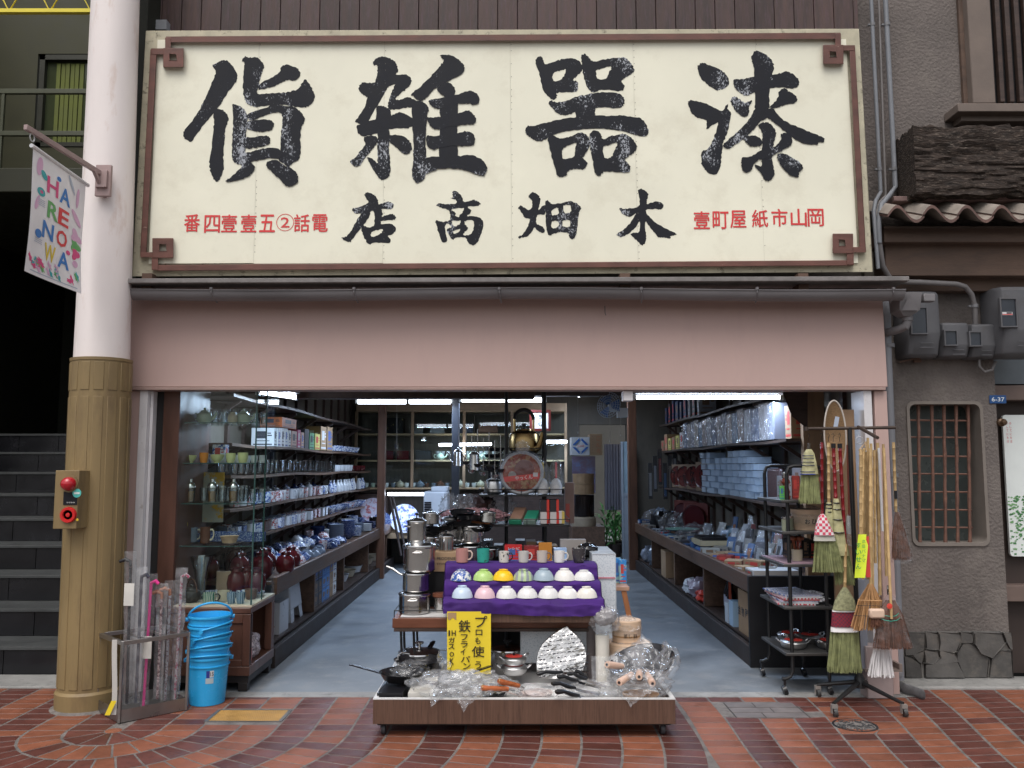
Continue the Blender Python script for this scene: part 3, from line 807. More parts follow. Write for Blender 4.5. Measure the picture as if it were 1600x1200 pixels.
m = MB(); m.cbox(c,(0.082,0.004,0.078)); wpart('black_plate',m,cer((0.015,0.015,0.02)),al)
m = MB(); write(m,'非常警報',c + Vector((0.004,-0.003,-0.025)),ux,uy,w=0.05,h=0.008)
wpart('plate_print',m,cer((0.6,0.6,0.6)),al)
c = P(120.5,770.5,4.962)
m = MB(); m.T = Matrix.Translation(c) @ Matrix.Rotation(R(90),4,'X'); m.lathe([(0.0,0.0035),(0.026,0.003)],(0,0,0),20); wpart('sticker',m,cer((0.1,0.5,0.45)),al)
m = MB(); m.T = Matrix.Translation(c) @ Matrix.Rotation(R(90),4,'X'); m.box(-0.017,0.017,-0.006,0.006,0.004,0.0045); wpart('sticker_label',m,cer((0.7,0.75,0.72)),al)
c = P(121,812,4.963); m = MB(); m.T = Matrix.Translation(c) @ Matrix.Rotation(R(90),4,'X'); m.lathe([(0,0.004),(0.008,0.003)],(0,0,0),12); wpart('yellow_dot',m,cer((0.7,0.5,0.05)),al)

# banner arm and banner
arm = empty('banner_arm',(-2.6,5.08,3.28),0,'pinkish square metal arm bolted to the post, holding the banner','bracket')
armm = mat('arm_metal',(0.35,0.25,0.24),0.5,var=0.1)
z_arm = 3.28
pA = Vector((-2.57,5.1,z_arm)); pB = Vector((-2.655,4.38,z_arm + 0.02))
m = MB(); m.bar(pA,pB,0.022,0.03); m.bar(pA + Vector((0.0,0.02,-0.13)),pA + Vector((-0.01,-0.12,-0.005)),0.02,0.02)
wpart('arm',m,armm,arm,0.002)
m = MB(); m.box(-2.61,-2.515,5.06,5.085,z_arm - 0.14,z_arm + 0.06); m.box(-2.60,-2.53,5.04,5.07,z_arm - 0.09,z_arm + 0.02)
wpart('base_plate',m,armm,arm,0.002)
m = MB(); m.tube([pB + Vector((0.005,0.06,-0.035 + 0)) + Vector((0,0.022 * math.cos(t * math.pi / 6),0.022 * math.sin(t * math.pi / 6))) for t in range(12)],0.004,6,closed=True)
wpart('ring',m,cer((0.5,0.5,0.5)),arm)
ban = empty('hanging_banner',(-2.65,4.7,3.2),0,'white hanging banner printed with coloured letters HARENOWA beside the post','banner')
TL,TR_ = P(52,232,4.40),P(134,285,5.0)
zt = (TL.z + TR_.z) / 2
TL.z = zt; TR_.z = zt
HB = zt - P(130,458,4.98).z
bn_u = (TR_ - TL); bw_ = bn_u.length; bn_u.normalize()
nrm = Vector((bn_u.y,-bn_u.x,0))     # faces the street side seen by the camera
def BF(u,v,d=0.0):
    wv = 0.012 * math.sin(u * 3 + v * 4) * v
    return TL + bn_u * (u * bw_) + Vector((0,0,-v * HB)) + nrm * (d + wv)
m = MB(); m.sheet(lambda u,v: BF(u,v),10,16); m.sheet(lambda u,v: BF(u,v,-0.001),10,16)
wpart('cloth',m,mat('banner_white',(0.9,0.88,0.9),0.7,var=0.04),ban,label='white printed cloth')
m = MB(); m.tube([TL - bn_u * 0.02,TR_ + bn_u * 0.03],0.012,8); wpart('top_rod',m,cer((0.6,0.6,0.62)),ban)
cols = {'pink': (0.75,0.08,0.25),'blue': (0.05,0.22,0.6),'teal': (0.05,0.42,0.45),'red': (0.75,0.06,0.07),'green': (0.15,0.45,0.15),'yel': (0.8,0.6,0.06),'lil': (0.75,0.45,0.65),'grey': (0.5,0.55,0.65)}
def ban_print(name,fn,c):
    m = MB(); fn(m); wpart(name,m,cer(cols[c],0.6),ban)
def bletter(s,u,v,w,h,c):
    def fn(m):
        vs_,fs_ = text_mesh(s,0.02)
        bw2 = max(a[0] for a in vs_) - min(a[0] for a in vs_); bh2 = max(a[1] for a in vs_) - min(a[1] for a in vs_)
        m.add([BF(u + a[0] / bw2 * w,v - a[1] / bh2 * h,0.0025) for a in vs_],fs_)
    ban_print('letter',fn,c)
for s,u,v,c in (('H',0.36,0.22,'pink'),('A',0.60,0.235,'blue'),('R',0.39,0.42,'green'),('E',0.60,0.42,'red'),('N',0.33,0.60,'blue'),('O',0.60,0.60,'red'),('W',0.40,0.77,'yel'),('A',0.66,0.775,'blue')):
    bletter(s,u,v,0.21,0.14,c)
def blob(u,v,ru,rv,rot=0,pet=0):
    def fn(m):
        n = 20; p = []
        for i in range(n):
            a = 2 * math.pi * i / n; k = 1 + (0.3 * math.cos(pet * a) if pet else 0)
            x,y = ru * k * math.cos(a),rv * k * math.sin(a)
            p.append((u + x * math.cos(rot) - y * math.sin(rot),v + x * math.sin(rot) + y * math.cos(rot)))
        m.poly([p],lambda a,b,d: BF(a,b,0.0018 + random.random() * 0.0004))
    return fn
for u,v,ru,rv,rot,pet,c in ((0.2,0.17,.06,.03,.4,0,'teal'),(0.16,0.32,.07,.035,0,0,'teal'),(0.16,0.32,.03,.016,0,0,'pink'),(.16,.66,.06,.035,0,0,'blue'),(.47,.12,.04,.02,0,0,'blue'),
                                  (.87,.52,.1,.05,.2,3,'lil'),(.87,.60,.09,.05,.1,3,'green'),(.88,.67,.07,.05,0,3,'pink'),(.85,.36,.12,.03,.5,0,'lil'),(.12,.12,.05,.08,.3,0,'lil'),(.72,.1,.1,.02,.8,0,'grey'),(.88,.76,.05,.03,0,0,'lil'),(.85,.18,.03,.09,.1,0,'lil'),(.10,.42,.03,.07,.5,0,'lil'),(.74,.69,.04,.02,0,0,'pink')):
    ban_print('printed_shape',blob(u,v,ru,rv,rot,pet),c)
for i in range(26):
    u = 0.06 + 0.88 * random.random(); v = 0.86 + 0.08 * random.random()
    ban_print('printed_flower',blob(u,v,0.045,0.018,random.random(),5),random.choice(['pink','lil','teal','green','pink','lil']))
for v0 in (0.38,0.395,0.41,0.425,0.70,0.715,0.73):
    ban_print('printed_line',lambda m,v0=v0: m.sheet(lambda u,v: BF(0.1 + u * 0.14,v0 + v * 0.006,0.0022),1,1),'grey')
ban_print('printed_line',lambda m: m.sheet(lambda u,v: BF(0.08 + u * 0.84,0.965 + v * 0.008,0.0022),4,1),'grey')
# ================================================================ LEFT BUILDING WITH STAIRS
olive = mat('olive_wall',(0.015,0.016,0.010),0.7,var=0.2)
l_root = empty('left_building',(-4.5,6.0,0),0,'dark neighbouring building with black tiled stairs and balcony, left of post','building')
blk = mat('black_stair_tile',(0.009,0.009,0.011),0.22,var=0.25,vs=4,ovar=0.25)
nose = mat('stair_nosing_grey',(0.05,0.053,0.053),0.5,var=0.2,vs=8)
XS0,XS1 = -6.5,-2.72
for n in range(9):
    y0 = 5.98 + 0.36 * n; z1 = 0.2 * (n + 1)
    m = MB(); m.box(XS0,XS1,y0 + 0.02,y0 + 0.36,z1 - 0.2 if n == 0 else z1 - 0.205,z1 - 0.022); m.box(XS0,XS1,y0 - 0.008,y0 + 0.375,z1 - 0.022,z1)
    st = wpart('step',m,nose,l_root,0.002)
    k = 0; x = XS1 - 0.0
    while x > -5.6:
        w = 0.42
        mm = MB(); mm.box(x - w + 0.003,x - 0.003,y0 + 0.004,y0 + 0.02,z1 - 0.196,z1 - 0.024)
        mm.v = [(v[0] - l_root.location[0],v[1] - 6.0,v[2]) for v in mm.v]
        t = mm.build('tile',blk,st)
        x -= w
m = MB(); m.box(XS0,XS1,9.22,12,1.58,1.8)
wpart('landing',m,nose,l_root)
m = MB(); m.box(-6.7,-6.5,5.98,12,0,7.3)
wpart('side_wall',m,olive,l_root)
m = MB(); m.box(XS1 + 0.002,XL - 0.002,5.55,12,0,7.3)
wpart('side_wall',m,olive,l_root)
m = MB(); m.box(-6.5,XS1,11.9,12.1,0,5.6)
wpart('back_wall',m,olive,l_root)
YB = 8.2
b1 = P(0,262,YB).z; b0 = P(0,300,YB).z
m = MB(); m.box(-6.5,XS1,YB,11.9,b0,b1)
wpart('balcony_slab',m,mat('balcony_olive',(0.035,0.036,0.022),0.6),l_root,0.01)
for py,r_ in ((140,0.02),(206,0.02),(100,0.0)):
    if r_:
        z = P(0,py,YB).z
        m = MB(); m.bar((-6.5,YB + 0.05,z),(XS1,YB + 0.05,z),0.04,0.05)
        wpart('rail',m,mat('rail_olive',(0.075,0.08,0.05),0.5),l_root,0.004)
for px in (3,300):
    p = P(px,200,YB + 0.05)
    if p.x > XS1: continue
    m = MB(); m.bar((p.x,YB + 0.05,b1),(p.x,YB + 0.05,P(0,140,YB).z),0.03,0.03)
    wpart('rail_post',m,MATS['rail_olive'],l_root)
YW = 9.4
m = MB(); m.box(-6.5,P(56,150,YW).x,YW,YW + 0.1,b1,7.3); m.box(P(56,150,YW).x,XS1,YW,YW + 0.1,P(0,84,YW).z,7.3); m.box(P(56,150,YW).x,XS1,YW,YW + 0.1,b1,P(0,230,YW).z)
wpart('upper_wall',m,mat('olive_wall_lit',(0.045,0.044,0.02),0.6,var=0.15),l_root)  # lighter copy of the olive wall, light painted into its colour
m = MB()
wx0,wx1,wz0,wz1 = P(60,150,YW).x,XS1 - 0.01,P(0,229,YW).z,P(0,86,YW).z
m.box(wx0,wx1,YW - 0.01,YW + 0.08,wz1 - 0.06,wz1); m.box(wx0,wx1,YW - 0.01,YW + 0.08,wz0,wz0 + 0.05); m.box(wx0,wx0 + 0.06,YW - 0.01,YW + 0.08,wz0,wz1)
wf = wpart('window',m,mat('window_frame_dark',(0.03,0.03,0.02),0.5),l_root)
m = MB(); m.box(wx0 + 0.06,wx1,YW + 0.05,YW + 0.055,wz0 + 0.05,wz1 - 0.06); m.v = [(v[0] + 4.5,v[1] - 6.0,v[2]) for v in m.v]
m.build('pane',mat('green_glass',(0.05,0.06,0.03),0.1),wf)
m = MB(); 
for i in range(6): m.box(P(84,150,YW).x + i * 0.055,P(84,150,YW).x + i * 0.055 + 0.045,YW + 0.03 + (i % 2) * 0.006,YW + 0.045,wz0 + 0.05,wz1 - 0.09)
m.v = [(v[0] + 4.5,v[1] - 6.0,v[2]) for v in m.v]
m.build('curtain',mat('olive_curtain',(0.13,0.15,0.035),0.8,var=0.1),wf)
# yellow lattice girder of the arcade
yl = mat('yellow_paint',(0.8,0.66,0.06),0.5,var=0.06)
t_root = empty('lattice_girder',(-4,6.3,4.5),0,'bright yellow lattice girder crossing above the dark stairs','girder')
YG = 6.2
z0 = P(0,18,YG).z; z1 = z0 + 0.3
m = MB(); m.bar((-7,YG,z0),(-2.75,YG,z0),0.04,0.03); wpart('chord',m,yl,t_root)
m = MB(); m.bar((-7,YG,z1),(-2.75,YG,z1),0.04,0.03); wpart('chord',m,yl,t_root)
for i in range(8):
    xa_ = -2.82 - i * 0.32
    m = MB(); m.tube([(xa_,YG,z1),(xa_ - 0.16,YG,z0),(xa_ - 0.32,YG,z1)],0.007,6); wpart('web_rod',m,yl,t_root)

# ================================================================ RIGHT BUILDING
WY = 5.85
stucco = mat('rough_stucco',(0.142,0.122,0.112),0.92,var=0.25,vs=1.6,bump=0.010,bs=48,col2=(0.20,0.175,0.155),thr=(0.52,0.8),detail=9)
mould = mat('brown_moulding',(0.12,0.078,0.058),0.75,var=0.28,vs=3,stretch=(0.6,1,2),bump=0.0015,bs=60,col2=(0.08,0.055,0.045),thr=(0.52,0.75))
r_root = empty('right_building',(3.0,WY,0),0,'old grey-brown stucco building with tiled eave and barred window','building')
def rr(x0,z0,x1,z1,r,n=5):
    out = []
    for cx,cz,a0 in ((x1 - r,z0 + r,-90),(x1 - r,z1 - r,0),(x0 + r,z1 - r,90),(x0 + r,z0 + r,180)):
        for i in range(n + 1):
            a = R(a0 + 90 * i / n); out.append((cx + r * math.cos(a),cz + r * math.sin(a)))
    return out
wx0_,wx1_ = P(1424,740,WY).x,P(1536,740,WY).x
wz0_,wz1_ = P(1480,849,WY).z,P(1480,631,WY).z
XD = P(1566,800,WY).x; ZS = P(1480,987,WY).z; ZU = P(1590,455,WY).z
XW0 = XR + 0.045
m = MB(); m.poly([[(XW0,ZS),(XD,ZS),(XD,ZU),(7,ZU),(7,5.6),(XR - 0.14,5.6),(XR - 0.14,2.7),(XW0,2.7)][:0] or [(XW0,ZS),(XD,ZS),(XD,2.7),(XW0,2.7)],rr(wx0_,wz0_,wx1_,wz1_,0.045)],lambda a,b,d: Vector((a,WY + d,b)),thick=0.22)
wpart('wall',m,stucco,r_root)
m = MB(); m.box(XR - 0.15,7,WY,WY + 0.22,2.701,5.6)
wpart('wall',m,stucco,r_root)
# pale rounded surround
sur = mat('smooth_render',(0.19,0.165,0.145),0.8,var=0.12)
m = MB(); m.poly([rr(wx0_ - 0.018,wz0_ - 0.018,wx1_ + 0.018,wz1_ + 0.018,0.05),rr(wx0_ + 0.003,wz0_ + 0.003,wx1_ - 0.003,wz1_ - 0.003,0.044)],lambda a,b,d: Vector((a,WY - 0.012 + d,b)),thick=0.19)
wpart('window_surround',m,sur,r_root,0.004)
m = MB(); m.box(wx0_ - 0.1,wx1_ + 0.1,WY + 0.19,WY + 0.2,wz0_ - 0.1,wz1_ + 0.1)
wpart('window_pane',m,mat('frosted_dark_glass',(0.055,0.065,0.062),0.25,var=0.5,vs=1.6),r_root)
rustb = mat('rusty_rod',(0.15,0.075,0.055),0.7,var=0.35,vs=20,col2=(0.24,0.12,0.07),thr=(0.55,0.7))
for px in (1435,1456,1475,1494,1513):
    a = P(px,640,WY + 0.05); b = P(px + 2.5,848,WY + 0.05)
    m = MB(); pts = [a.lerp(b,t / 12) + Vector((random.uniform(-.002,.002),0,0)) for t in range(13)]
    pts[0].z = wz1_; pts[-1].z = wz0_
    m.tube(pts,[0.0105 if i % 4 else 0.0135 for i in range(13)],8)
    wpart('upright_rod',m,rustb,r_root)
for py in (657,683.5,713,740.5,768.5,796.5,824):
    z = P(1480,py,WY + 0.065).z
    m = MB(); m.tube([(wx0_,WY + 0.064,z + 0.002),(wx1_ - 0.06,WY + 0.064,z - 0.002)],0.007,6)
    wpart('cross_rod',m,rustb,r_root)
m = MB(); m.tube([P(1425,700,WY + .04),P(1429,790,WY + .045),P(1433,760,WY + .045)],0.001,4)
# stone base, polygon stones as parts
stone = mat('dark_base_stone',(0.085,0.08,0.075),0.8,var=0.35,vs=6,bump=0.004,bs=30,ovar=0.3,col2=(0.15,0.13,0.11),thr=(0.5,0.8))
m = MB(); m.box(XW0,XD,WY - 0.0,WY + 0.22,0.0,ZS - 0.001)
base = wpart('stone_base',m,mat('stone_joint',(0.22,0.205,0.19),0.9),r_root)
def cr(x,y): return (1380 + x / 2.4,600 + y / 2.4)
stones = [[(72,930),(152,930),(150,995),(110,1012),(78,1015)],[(158,930),(200,930),(202,965),(200,992),(156,992)],[(205,930),(280,930),(285,960),(268,1000),(235,1010),(205,995),(204,965)],
          [(285,930),(330,930),(325,965),(290,965)],[(336,930),(438,930),(450,965),(430,990),(398,1020),(360,1005),(330,968)],[(443,930),(512,930),(512,995),(470,990),(455,965)],
          [(78,1020),(100,1020),(135,1045),(140,1110),(80,1110)],[(108,1015),(148,1000),(142,1045),(130,1040)],[(150,998),(200,998),(205,1020),(180,1042),(148,1042)],
          [(210,1000),(262,1005),(268,1035),(185,1045)],[(150,1048),(270,1040),(300,1100),(300,1112),(150,1112)],[(272,1005),(300,968),(325,970),(395,1025),(388,1105),(305,1108),(272,1035)],
          [(400,1025),(435,1000),(512,1000),(514,1105),(396,1108)]]
for s_ in stones:
    cx = sum(p[0] for p in s_) / len(s_); cy = sum(p[1] for p in s_) / len(s_)
    pp = [((p[0] - cx) * 0.972 + cx,(p[1] - cy) * 0.972 + cy) for p in s_]
    pts = []
    for p in pp:
        q = P(*cr(*p),WY); pts.append((min(max(q.x,XW0),XD),max(0.03,min(q.z,ZS - 0.003))))
    m = MB(); dd = random.uniform(0.014,0.035)
    m.poly([pts],lambda a,b,d: Vector((a,WY - dd + d,b)),thick=dd)
    m.v = [(v[0] - 3.0,v[1] - WY,v[2]) for v in m.v]
    m.build('stone',stone,base,0.008)
# cornice bands
def band(py0,py1,Y,x0=None,name='moulding'):
    m = MB(); m.box(x0 if x0 else P(1383,400,Y).x,7,Y,WY - 0.0005,P(1490,py1,Y).z,P(1490,py0,Y).z)
    return wpart(name,m,mould,r_root,0.006)
band(353,378.5,5.58); band(379,431,5.66); band(431.5,455,5.76)
# pipe rail under the log and roof slope
zt = P(1490,352,5.5).z
m = MB(); m.add([(P(1383,330,5.52).x,5.50,zt - 0.02),(7,5.50,zt - 0.02),(7,WY,zt + 0.08),(P(1383,330,5.52).x,WY,zt + 0.08)],[(0,1,2,3)])
wpart('roof_bed',m,mat('roof_bed_dark',(0.05,0.04,0.035),0.9),r_root)
m = MB(); z_ = P(1490,315,5.72).z; m.bar((P(1390,315,5.72).x,5.72,z_),(7,5.72,z_),0.14,0.035)
wpart('ridge_cap',m,mat('roof_cap',(0.2,0.13,0.12),0.7,var=0.3),r_root,0.004)
tile = mat('clay_roof_tile',(0.25,0.215,0.185),0.75,var=0.25,vs=8,bump=0.001,bs=90,ovar=0.1)
tedge = mat('tile_edge',(0.13,0.075,0.062),0.7,var=0.3)
ZT0,ZT1 = P(1490,338,5.42).z,P(1490,330,5.82).z
xt = P(1384,340,5.45).x; per = P(1486,340,5.45).x - P(1432,340,5.45).x
k = 0
while xt < 3.9:
    m = MB()
    def tf(u,v,th=0.0,off=0.0):
        a = u * 2 * math.pi
        z = 0.056 * math.cos(a - math.pi * 0.55) * (1 if math.cos(a - math.pi * 0.55) > 0 else 0.8)
        return (xt + (u + off) * per * 1.05,5.42 + v * 0.40,lerp(ZT0,ZT1,v) + z + th)
    m.sheet(lambda u,v: tf(u,v,0.022),18,3); m.sheet(lambda u,v: tf(u,v),18,3)
    m.sheet(lambda u,v: (tf(u,0)[0],5.42 - 0.001,tf(u,0)[2] + 0.022 * v),18,1,1)
    m.sheet(lambda u,v: (tf(0,u)[0],tf(0,u)[1],tf(0,u)[2] + 0.016 * v),2,1,1); m.sheet(lambda u,v: (tf(1,u)[0],tf(1,u)[1],tf(1,u)[2] + 0.016 * v),2,1,1)
    wpart('roof_tile',m,[tile,tedge],r_root)
    xt += per; k += 1
# charred log
def logf(u,v):
    x = P(1436,250,5.5).x + u * 3
    zc0,zc1 = P(1500,303,5.5).z,P(1500,193,5.5).z
    cz,hz = (zc0 + zc1) / 2,(zc1 - zc0) / 2
    a = v * 2 * math.pi
    yy,zz = math.cos(a),math.sin(a)
    k = 1 / max(abs(yy),abs(zz)) * 0.9
    yy *= k; zz *= k
    n = noise.fractal(Vector((x * 3,yy * 1.2 * 4 + 5,zz * 9)),1,2,5)
    n2 = noise.fractal(Vector((x * 9,yy * 9,zz * 22)),1,2,4)
    g = -0.03 if abs(zz - 0.12) < 0.05 and yy < 0 else 0
    n3 = abs(noise.noise(Vector((x * 2.2,yy * 5,zz * 14 + 3))))
    d = 1 + n * 0.07 + n2 * 0.07 - 0.10 * max(0,0.18 - n3) / 0.18 + g
    return (x - (0.02 if u == 0 else 0),5.66 + yy * 0.16 * d,cz + zz * hz * (1.08 + (d - 1) * 1.2))
m = MB(); m.sheet(logf,150,110)
e0 = [logf(0,v / 110) for v in range(110)]; m.add(e0,[tuple(range(110))])
lg = tag(m.build('charred_beam',mat('charred_log',(0.034,0.024,0.019),0.95,var=0.6,vs=9,stretch=(1.2,3,4),bump=0.012,bs=22,col2=(0.20,0.16,0.13),thr=(0.54,0.72))),'huge rough blackened timber beam lying above the tiled eave','beam')
# upper window: pilaster, sill, dark slats
m = MB(); m.box(P(1513,80,5.78).x,P(1549,80,5.78).x,5.76,WY - 0.001,P(0,163,5.78).z,5.59)
wpart('window_surround',m,mat('pale_stone',(0.17,0.135,0.115),0.75,var=0.15,bump=0.001),r_root,0.006)
m = MB(); m.box(P(1504,80,5.8).x,P(1512,80,5.8).x,5.82,WY - 0.001,P(0,163,5.78).z,5.59)
wpart('window_surround',m,mould,r_root,0.003)
m = MB(); m.box(P(1492,170,5.7).x,7,5.66,WY - 0.001,P(0,176,5.68).z,P(0,163,5.68).z)
wpart('window_sill',m,MATS['pale_stone'],r_root,0.005)
m = MB(); m.box(P(1500,170,5.74).x,7,5.73,WY - 0.001,P(0,190,5.74).z,P(0,176.3,5.74).z)
wpart('window_sill',m,MATS['pale_stone'],r_root,0.005)
m = MB(); m.box(P(1549,80,5.84).x,7,WY - 0.02,WY - 0.002,P(0,162,5.8).z,5.59)
wpart('window_recess',m,cer((0.02,0.02,0.022),0.5),r_root)
for i in range(10):
    x = P(1556,80,5.8).x + i * 0.07
    m = MB(); m.box(x,x + 0.035,5.78,5.82,P(0,161,5.8).z,5.59)
    wpart('window_slat',m,dwood,r_root,0.004)
# right-hand entrance: brown frame, grey pane, poster case
m = MB(); m.box(XD,7,WY + 0.22,WY + 0.4,0,2.7)
wpart('door_recess',m,mat('entrance_brown',(0.05,0.035,0.03),0.6),r_root)
m = MB(); m.box(XD + 0.0,XD + 0.035,WY + 0.1,WY + 0.219,0.02,2.7); m.box(XD + 0.035,4.6,WY + 0.08,WY + 0.219,P(0,625,WY + .08).z,P(0,602,WY + .08).z)
m.box(XD + 0.035,4.6,WY + 0.1,WY + 0.219,P(0,940,WY + .1).z,P(0,915,WY + .1).z)
wpart('door_frame',m,mat('entrance_frame',(0.14,0.10,0.085),0.5,var=0.2),r_root,0.004)
m = MB(); m.box(XD + 0.04,4.6,WY + 0.17,WY + 0.18,P(0,600,WY + .17).z,P(0,530,WY + .17).z)
wpart('transom_pane',m,mat('grey_blue_glass',(0.12,0.14,0.16),0.2,var=0.15),r_root)
q0,q1 = P(1583,870,WY + .12),P(1583,648,WY + .12)
po = empty('poster',(q0.x,WY + 0.12,q0.z),0,'pale poster with green foliage picture beside the barred window','poster')
m = MB(); m.poly([rr(q0.x,q0.z,q0.x + 0.5,q1.z,0.02)],lambda a,b,d: Vector((a,WY + 0.15 + d,b)),thick=0.02); wpart('sheet',m,mat('poster_pale',(0.72,0.76,0.74),0.4,var=0.05),po)
m = MB()
for i in range(260):
    t = random.random(); x = q0.x + 0.008 + random.random() * 0.3; z = q0.z + 0.01 + (q1.z - q0.z) * 0.42 * random.random() ** 0.8
    s = random.uniform(0.006,0.016); a = random.random() * 3
    m.add([(x + s * math.cos(a + k),WY + 0.1485 - 0.0001 * (i % 10),z + s * 0.6 * math.sin(a + k)) for k in (0,1.6,3.1,4.7)],[(0,1,2,3)],i % 2)
o = wpart('foliage_print',m,[cer((0.06,0.2,0.07),0.5),cer((0.18,0.36,0.16),0.5)],po); o['kind'] = 'stuff'
m = MB(); write(m,'季節の',(q0.x + 0.03,WY + 0.148,q1.z - 0.1),(0,0,-1),(1,0,0),w=0.12,h=0.02); write(m,'花と緑',(q0.x + 0.055,WY + 0.148,q1.z - 0.1),(0,0,-1),(1,0,0),w=0.12,h=0.018)
m = MB()
for kx in range(2):
    for ky in range(6): write(m,'のしてにをは'[ky],(q0.x + 0.028 + kx * 0.024,WY + 0.148,q1.z - 0.06 - ky * 0.026),ux,uy,w=0.014,h=0.018)
wpart('red_print',m,cer((0.6,0.06,0.08),0.5),po)
# address plate, knob
c = P(1559,624,WY - 0.006)
ad = empty('address_plate',(c.x,c.y,c.z),0,'small blue enamel address plate reading 6-37','plate')
m = MB(); m.cbox(c,(0.118,0.006,0.058)); wpart('plate',m,mat('blue_enamel',(0.02,0.075,0.22),0.3,var=0.08),ad,0.002)
m = MB(); write(m,'6-37',c + Vector((0,-0.004,0)),ux,uy,w=0.09,h=0.03,bold=0.03); wpart('number',m,cer((0.7,0.75,0.78)),ad)
c = P(1566,660,WY - 0.02)
m = MB(); m.T = Matrix.Translation(c) @ Matrix.Rotation(R(90),4,'X'); m.lathe([(0.03,-0.02),(0.028,0.0),(0.018,0.006),(0.024,0.02),(0.016,0.034),(0,0.037)],(0,0,0),18)
tag(m.build('bell_knob',mat('brass_dark',(0.10,0.06,0.035),0.35,metal=0.5)),'round dark bell knob below the blue address plate','bell')

# ---- pipes on the right
pv = mat('grey_pvc',(0.20,0.21,0.23),0.5,var=0.14,vs=4,stretch=(1,1,0.5))
dk = mat('dark_grey_pvc',(0.165,0.155,0.155),0.5,var=0.2,vs=4)
def pipe(name,label,pts,r_,m_,cat='pipe',clamps=()):
    w = [P(*p) for p in pts]
    root = empty(name,tuple(w[-1]),0,label,cat)
    m = MB(); m.tube(w,r_,12); wpart('tube',m,m_,root)
    for c in clamps:
        q = P(*c); m = MB(); m.lathe([(r_ * 1.25,-0.012),(r_ * 1.25,0.012)],tuple(q),12); m.box(q.x - r_ * 2.2,q.x + r_ * 1.2,q.y,q.y + 0.02,q.z - 0.006,q.z + 0.006)
        wpart('clamp',m,mat('clamp_grey',(0.18,0.18,0.19),0.5),root)
    return root
pipe('conduit','leftmost pale grey conduit running down beside the big sign',[(1360,-30,5.75),(1363,38,5.75),(1371,200,5.75),(1376,300,5.75),(1368,314,5.6),(1365,330,5.56),(1372,420,5.56)],0.0135,pv,clamps=((1363.5,38,5.75),(1374.5,264,5.75)))
pipe('conduit','thin grey conduit between two thicker pipes beside the big sign',[(1372,-30,5.78),(1374.5,38,5.78),(1380,200,5.78),(1384,305,5.78),(1374,316,5.62),(1370,330,5.58),(1371,400,5.58)],0.008,mat('thin_pipe_brown',(0.2,0.185,0.18),0.5))
pipe('conduit','thickest pale grey conduit, nearest the stucco wall beside the sign',[(1382,-30,5.75),(1385.5,38,5.75),(1394,200,5.75),(1399,292,5.75),(1390,305,5.68),(1377,320,5.58),(1373,345,5.55),(1374,380,5.55)],0.017,pv,clamps=((1386,38,5.75),(1397,264,5.75)))
pipe('meter_conduit','grey conduit running sideways then down into the electricity meters',[(1374,380,5.56),(1379,415,5.58),(1389,433,5.62),(1400,440,5.64),(1440,441,5.66),(1495,444,5.66),(1508,448,5.68),(1518,460,5.70),(1523,478,5.72),(1524,512,5.74)],0.018,dk,clamps=((1523,478,5.72),))
pipe('downpipe','tall grey downpipe between the shop front and stucco wall',[(1384,472,5.60),(1386,560,5.60),(1392,700,5.60),(1398,850,5.60),(1403,1000,5.60),(1405,1062,5.60)],0.031,mat('downpipe_grey',(0.20,0.205,0.225),0.45,var=0.15,vs=3,stretch=(1,1,0.4)),clamps=((1388.5,540,5.60),(1394.5,742,5.6),(1401,1052,5.6)))
# rain hopper
hp = empty('rain_hopper',tuple(P(1425,480,5.5)),0,'grey square rain hopper with bent outlet at the gutter end','rain hopper')
c = P(1424,457,5.42)
def ring4(px0,px1,py,y0,y1):
    z = P(px0,py,y0).z
    return [(P(px0,py,y0).x,y0,z),(P(px1,py,y0).x,y0,z),(P(px1,py,y0).x,y1,z),(P(px0,py,y0).x,y1,z)]
m = MB(); rr_ = [ring4(1405,1441,456,5.36,5.52),ring4(1406,1438,484,5.37,5.51),ring4(1412,1424,494,5.40,5.48)]
m.add(sum(rr_,[]),[(0,1,5,4),(1,2,6,5),(2,3,7,6),(3,0,4,7),(4,5,9,8),(5,6,10,9),(6,7,11,10),(7,4,8,11),(8,9,10,11)])
m.add([P(1421,459,5.34),P(1409,485,5.36),P(1435,485,5.36)],[(0,1,2)])
wpart('hopper_box',m,gut,hp,0.002)
m = MB(); m.tube([P(1418,490,5.44),P(1418,503,5.44),P(1415,510,5.44),P(1404,515,5.48),P(1384,520,5.58)],0.028,12)
wpart('outlet',m,gut,hp)
m = MB(); m.lathe([(0.034,-0.015),(0.034,0.015)],tuple(P(1418,498,5.44)),12); wpart('collar',m,gut,hp)
m = MB(); m.bar(P(1440,466,5.42),P(1458,466,5.42),0.06,0.05); wpart('gutter_end',m,gut,hp,0.004)
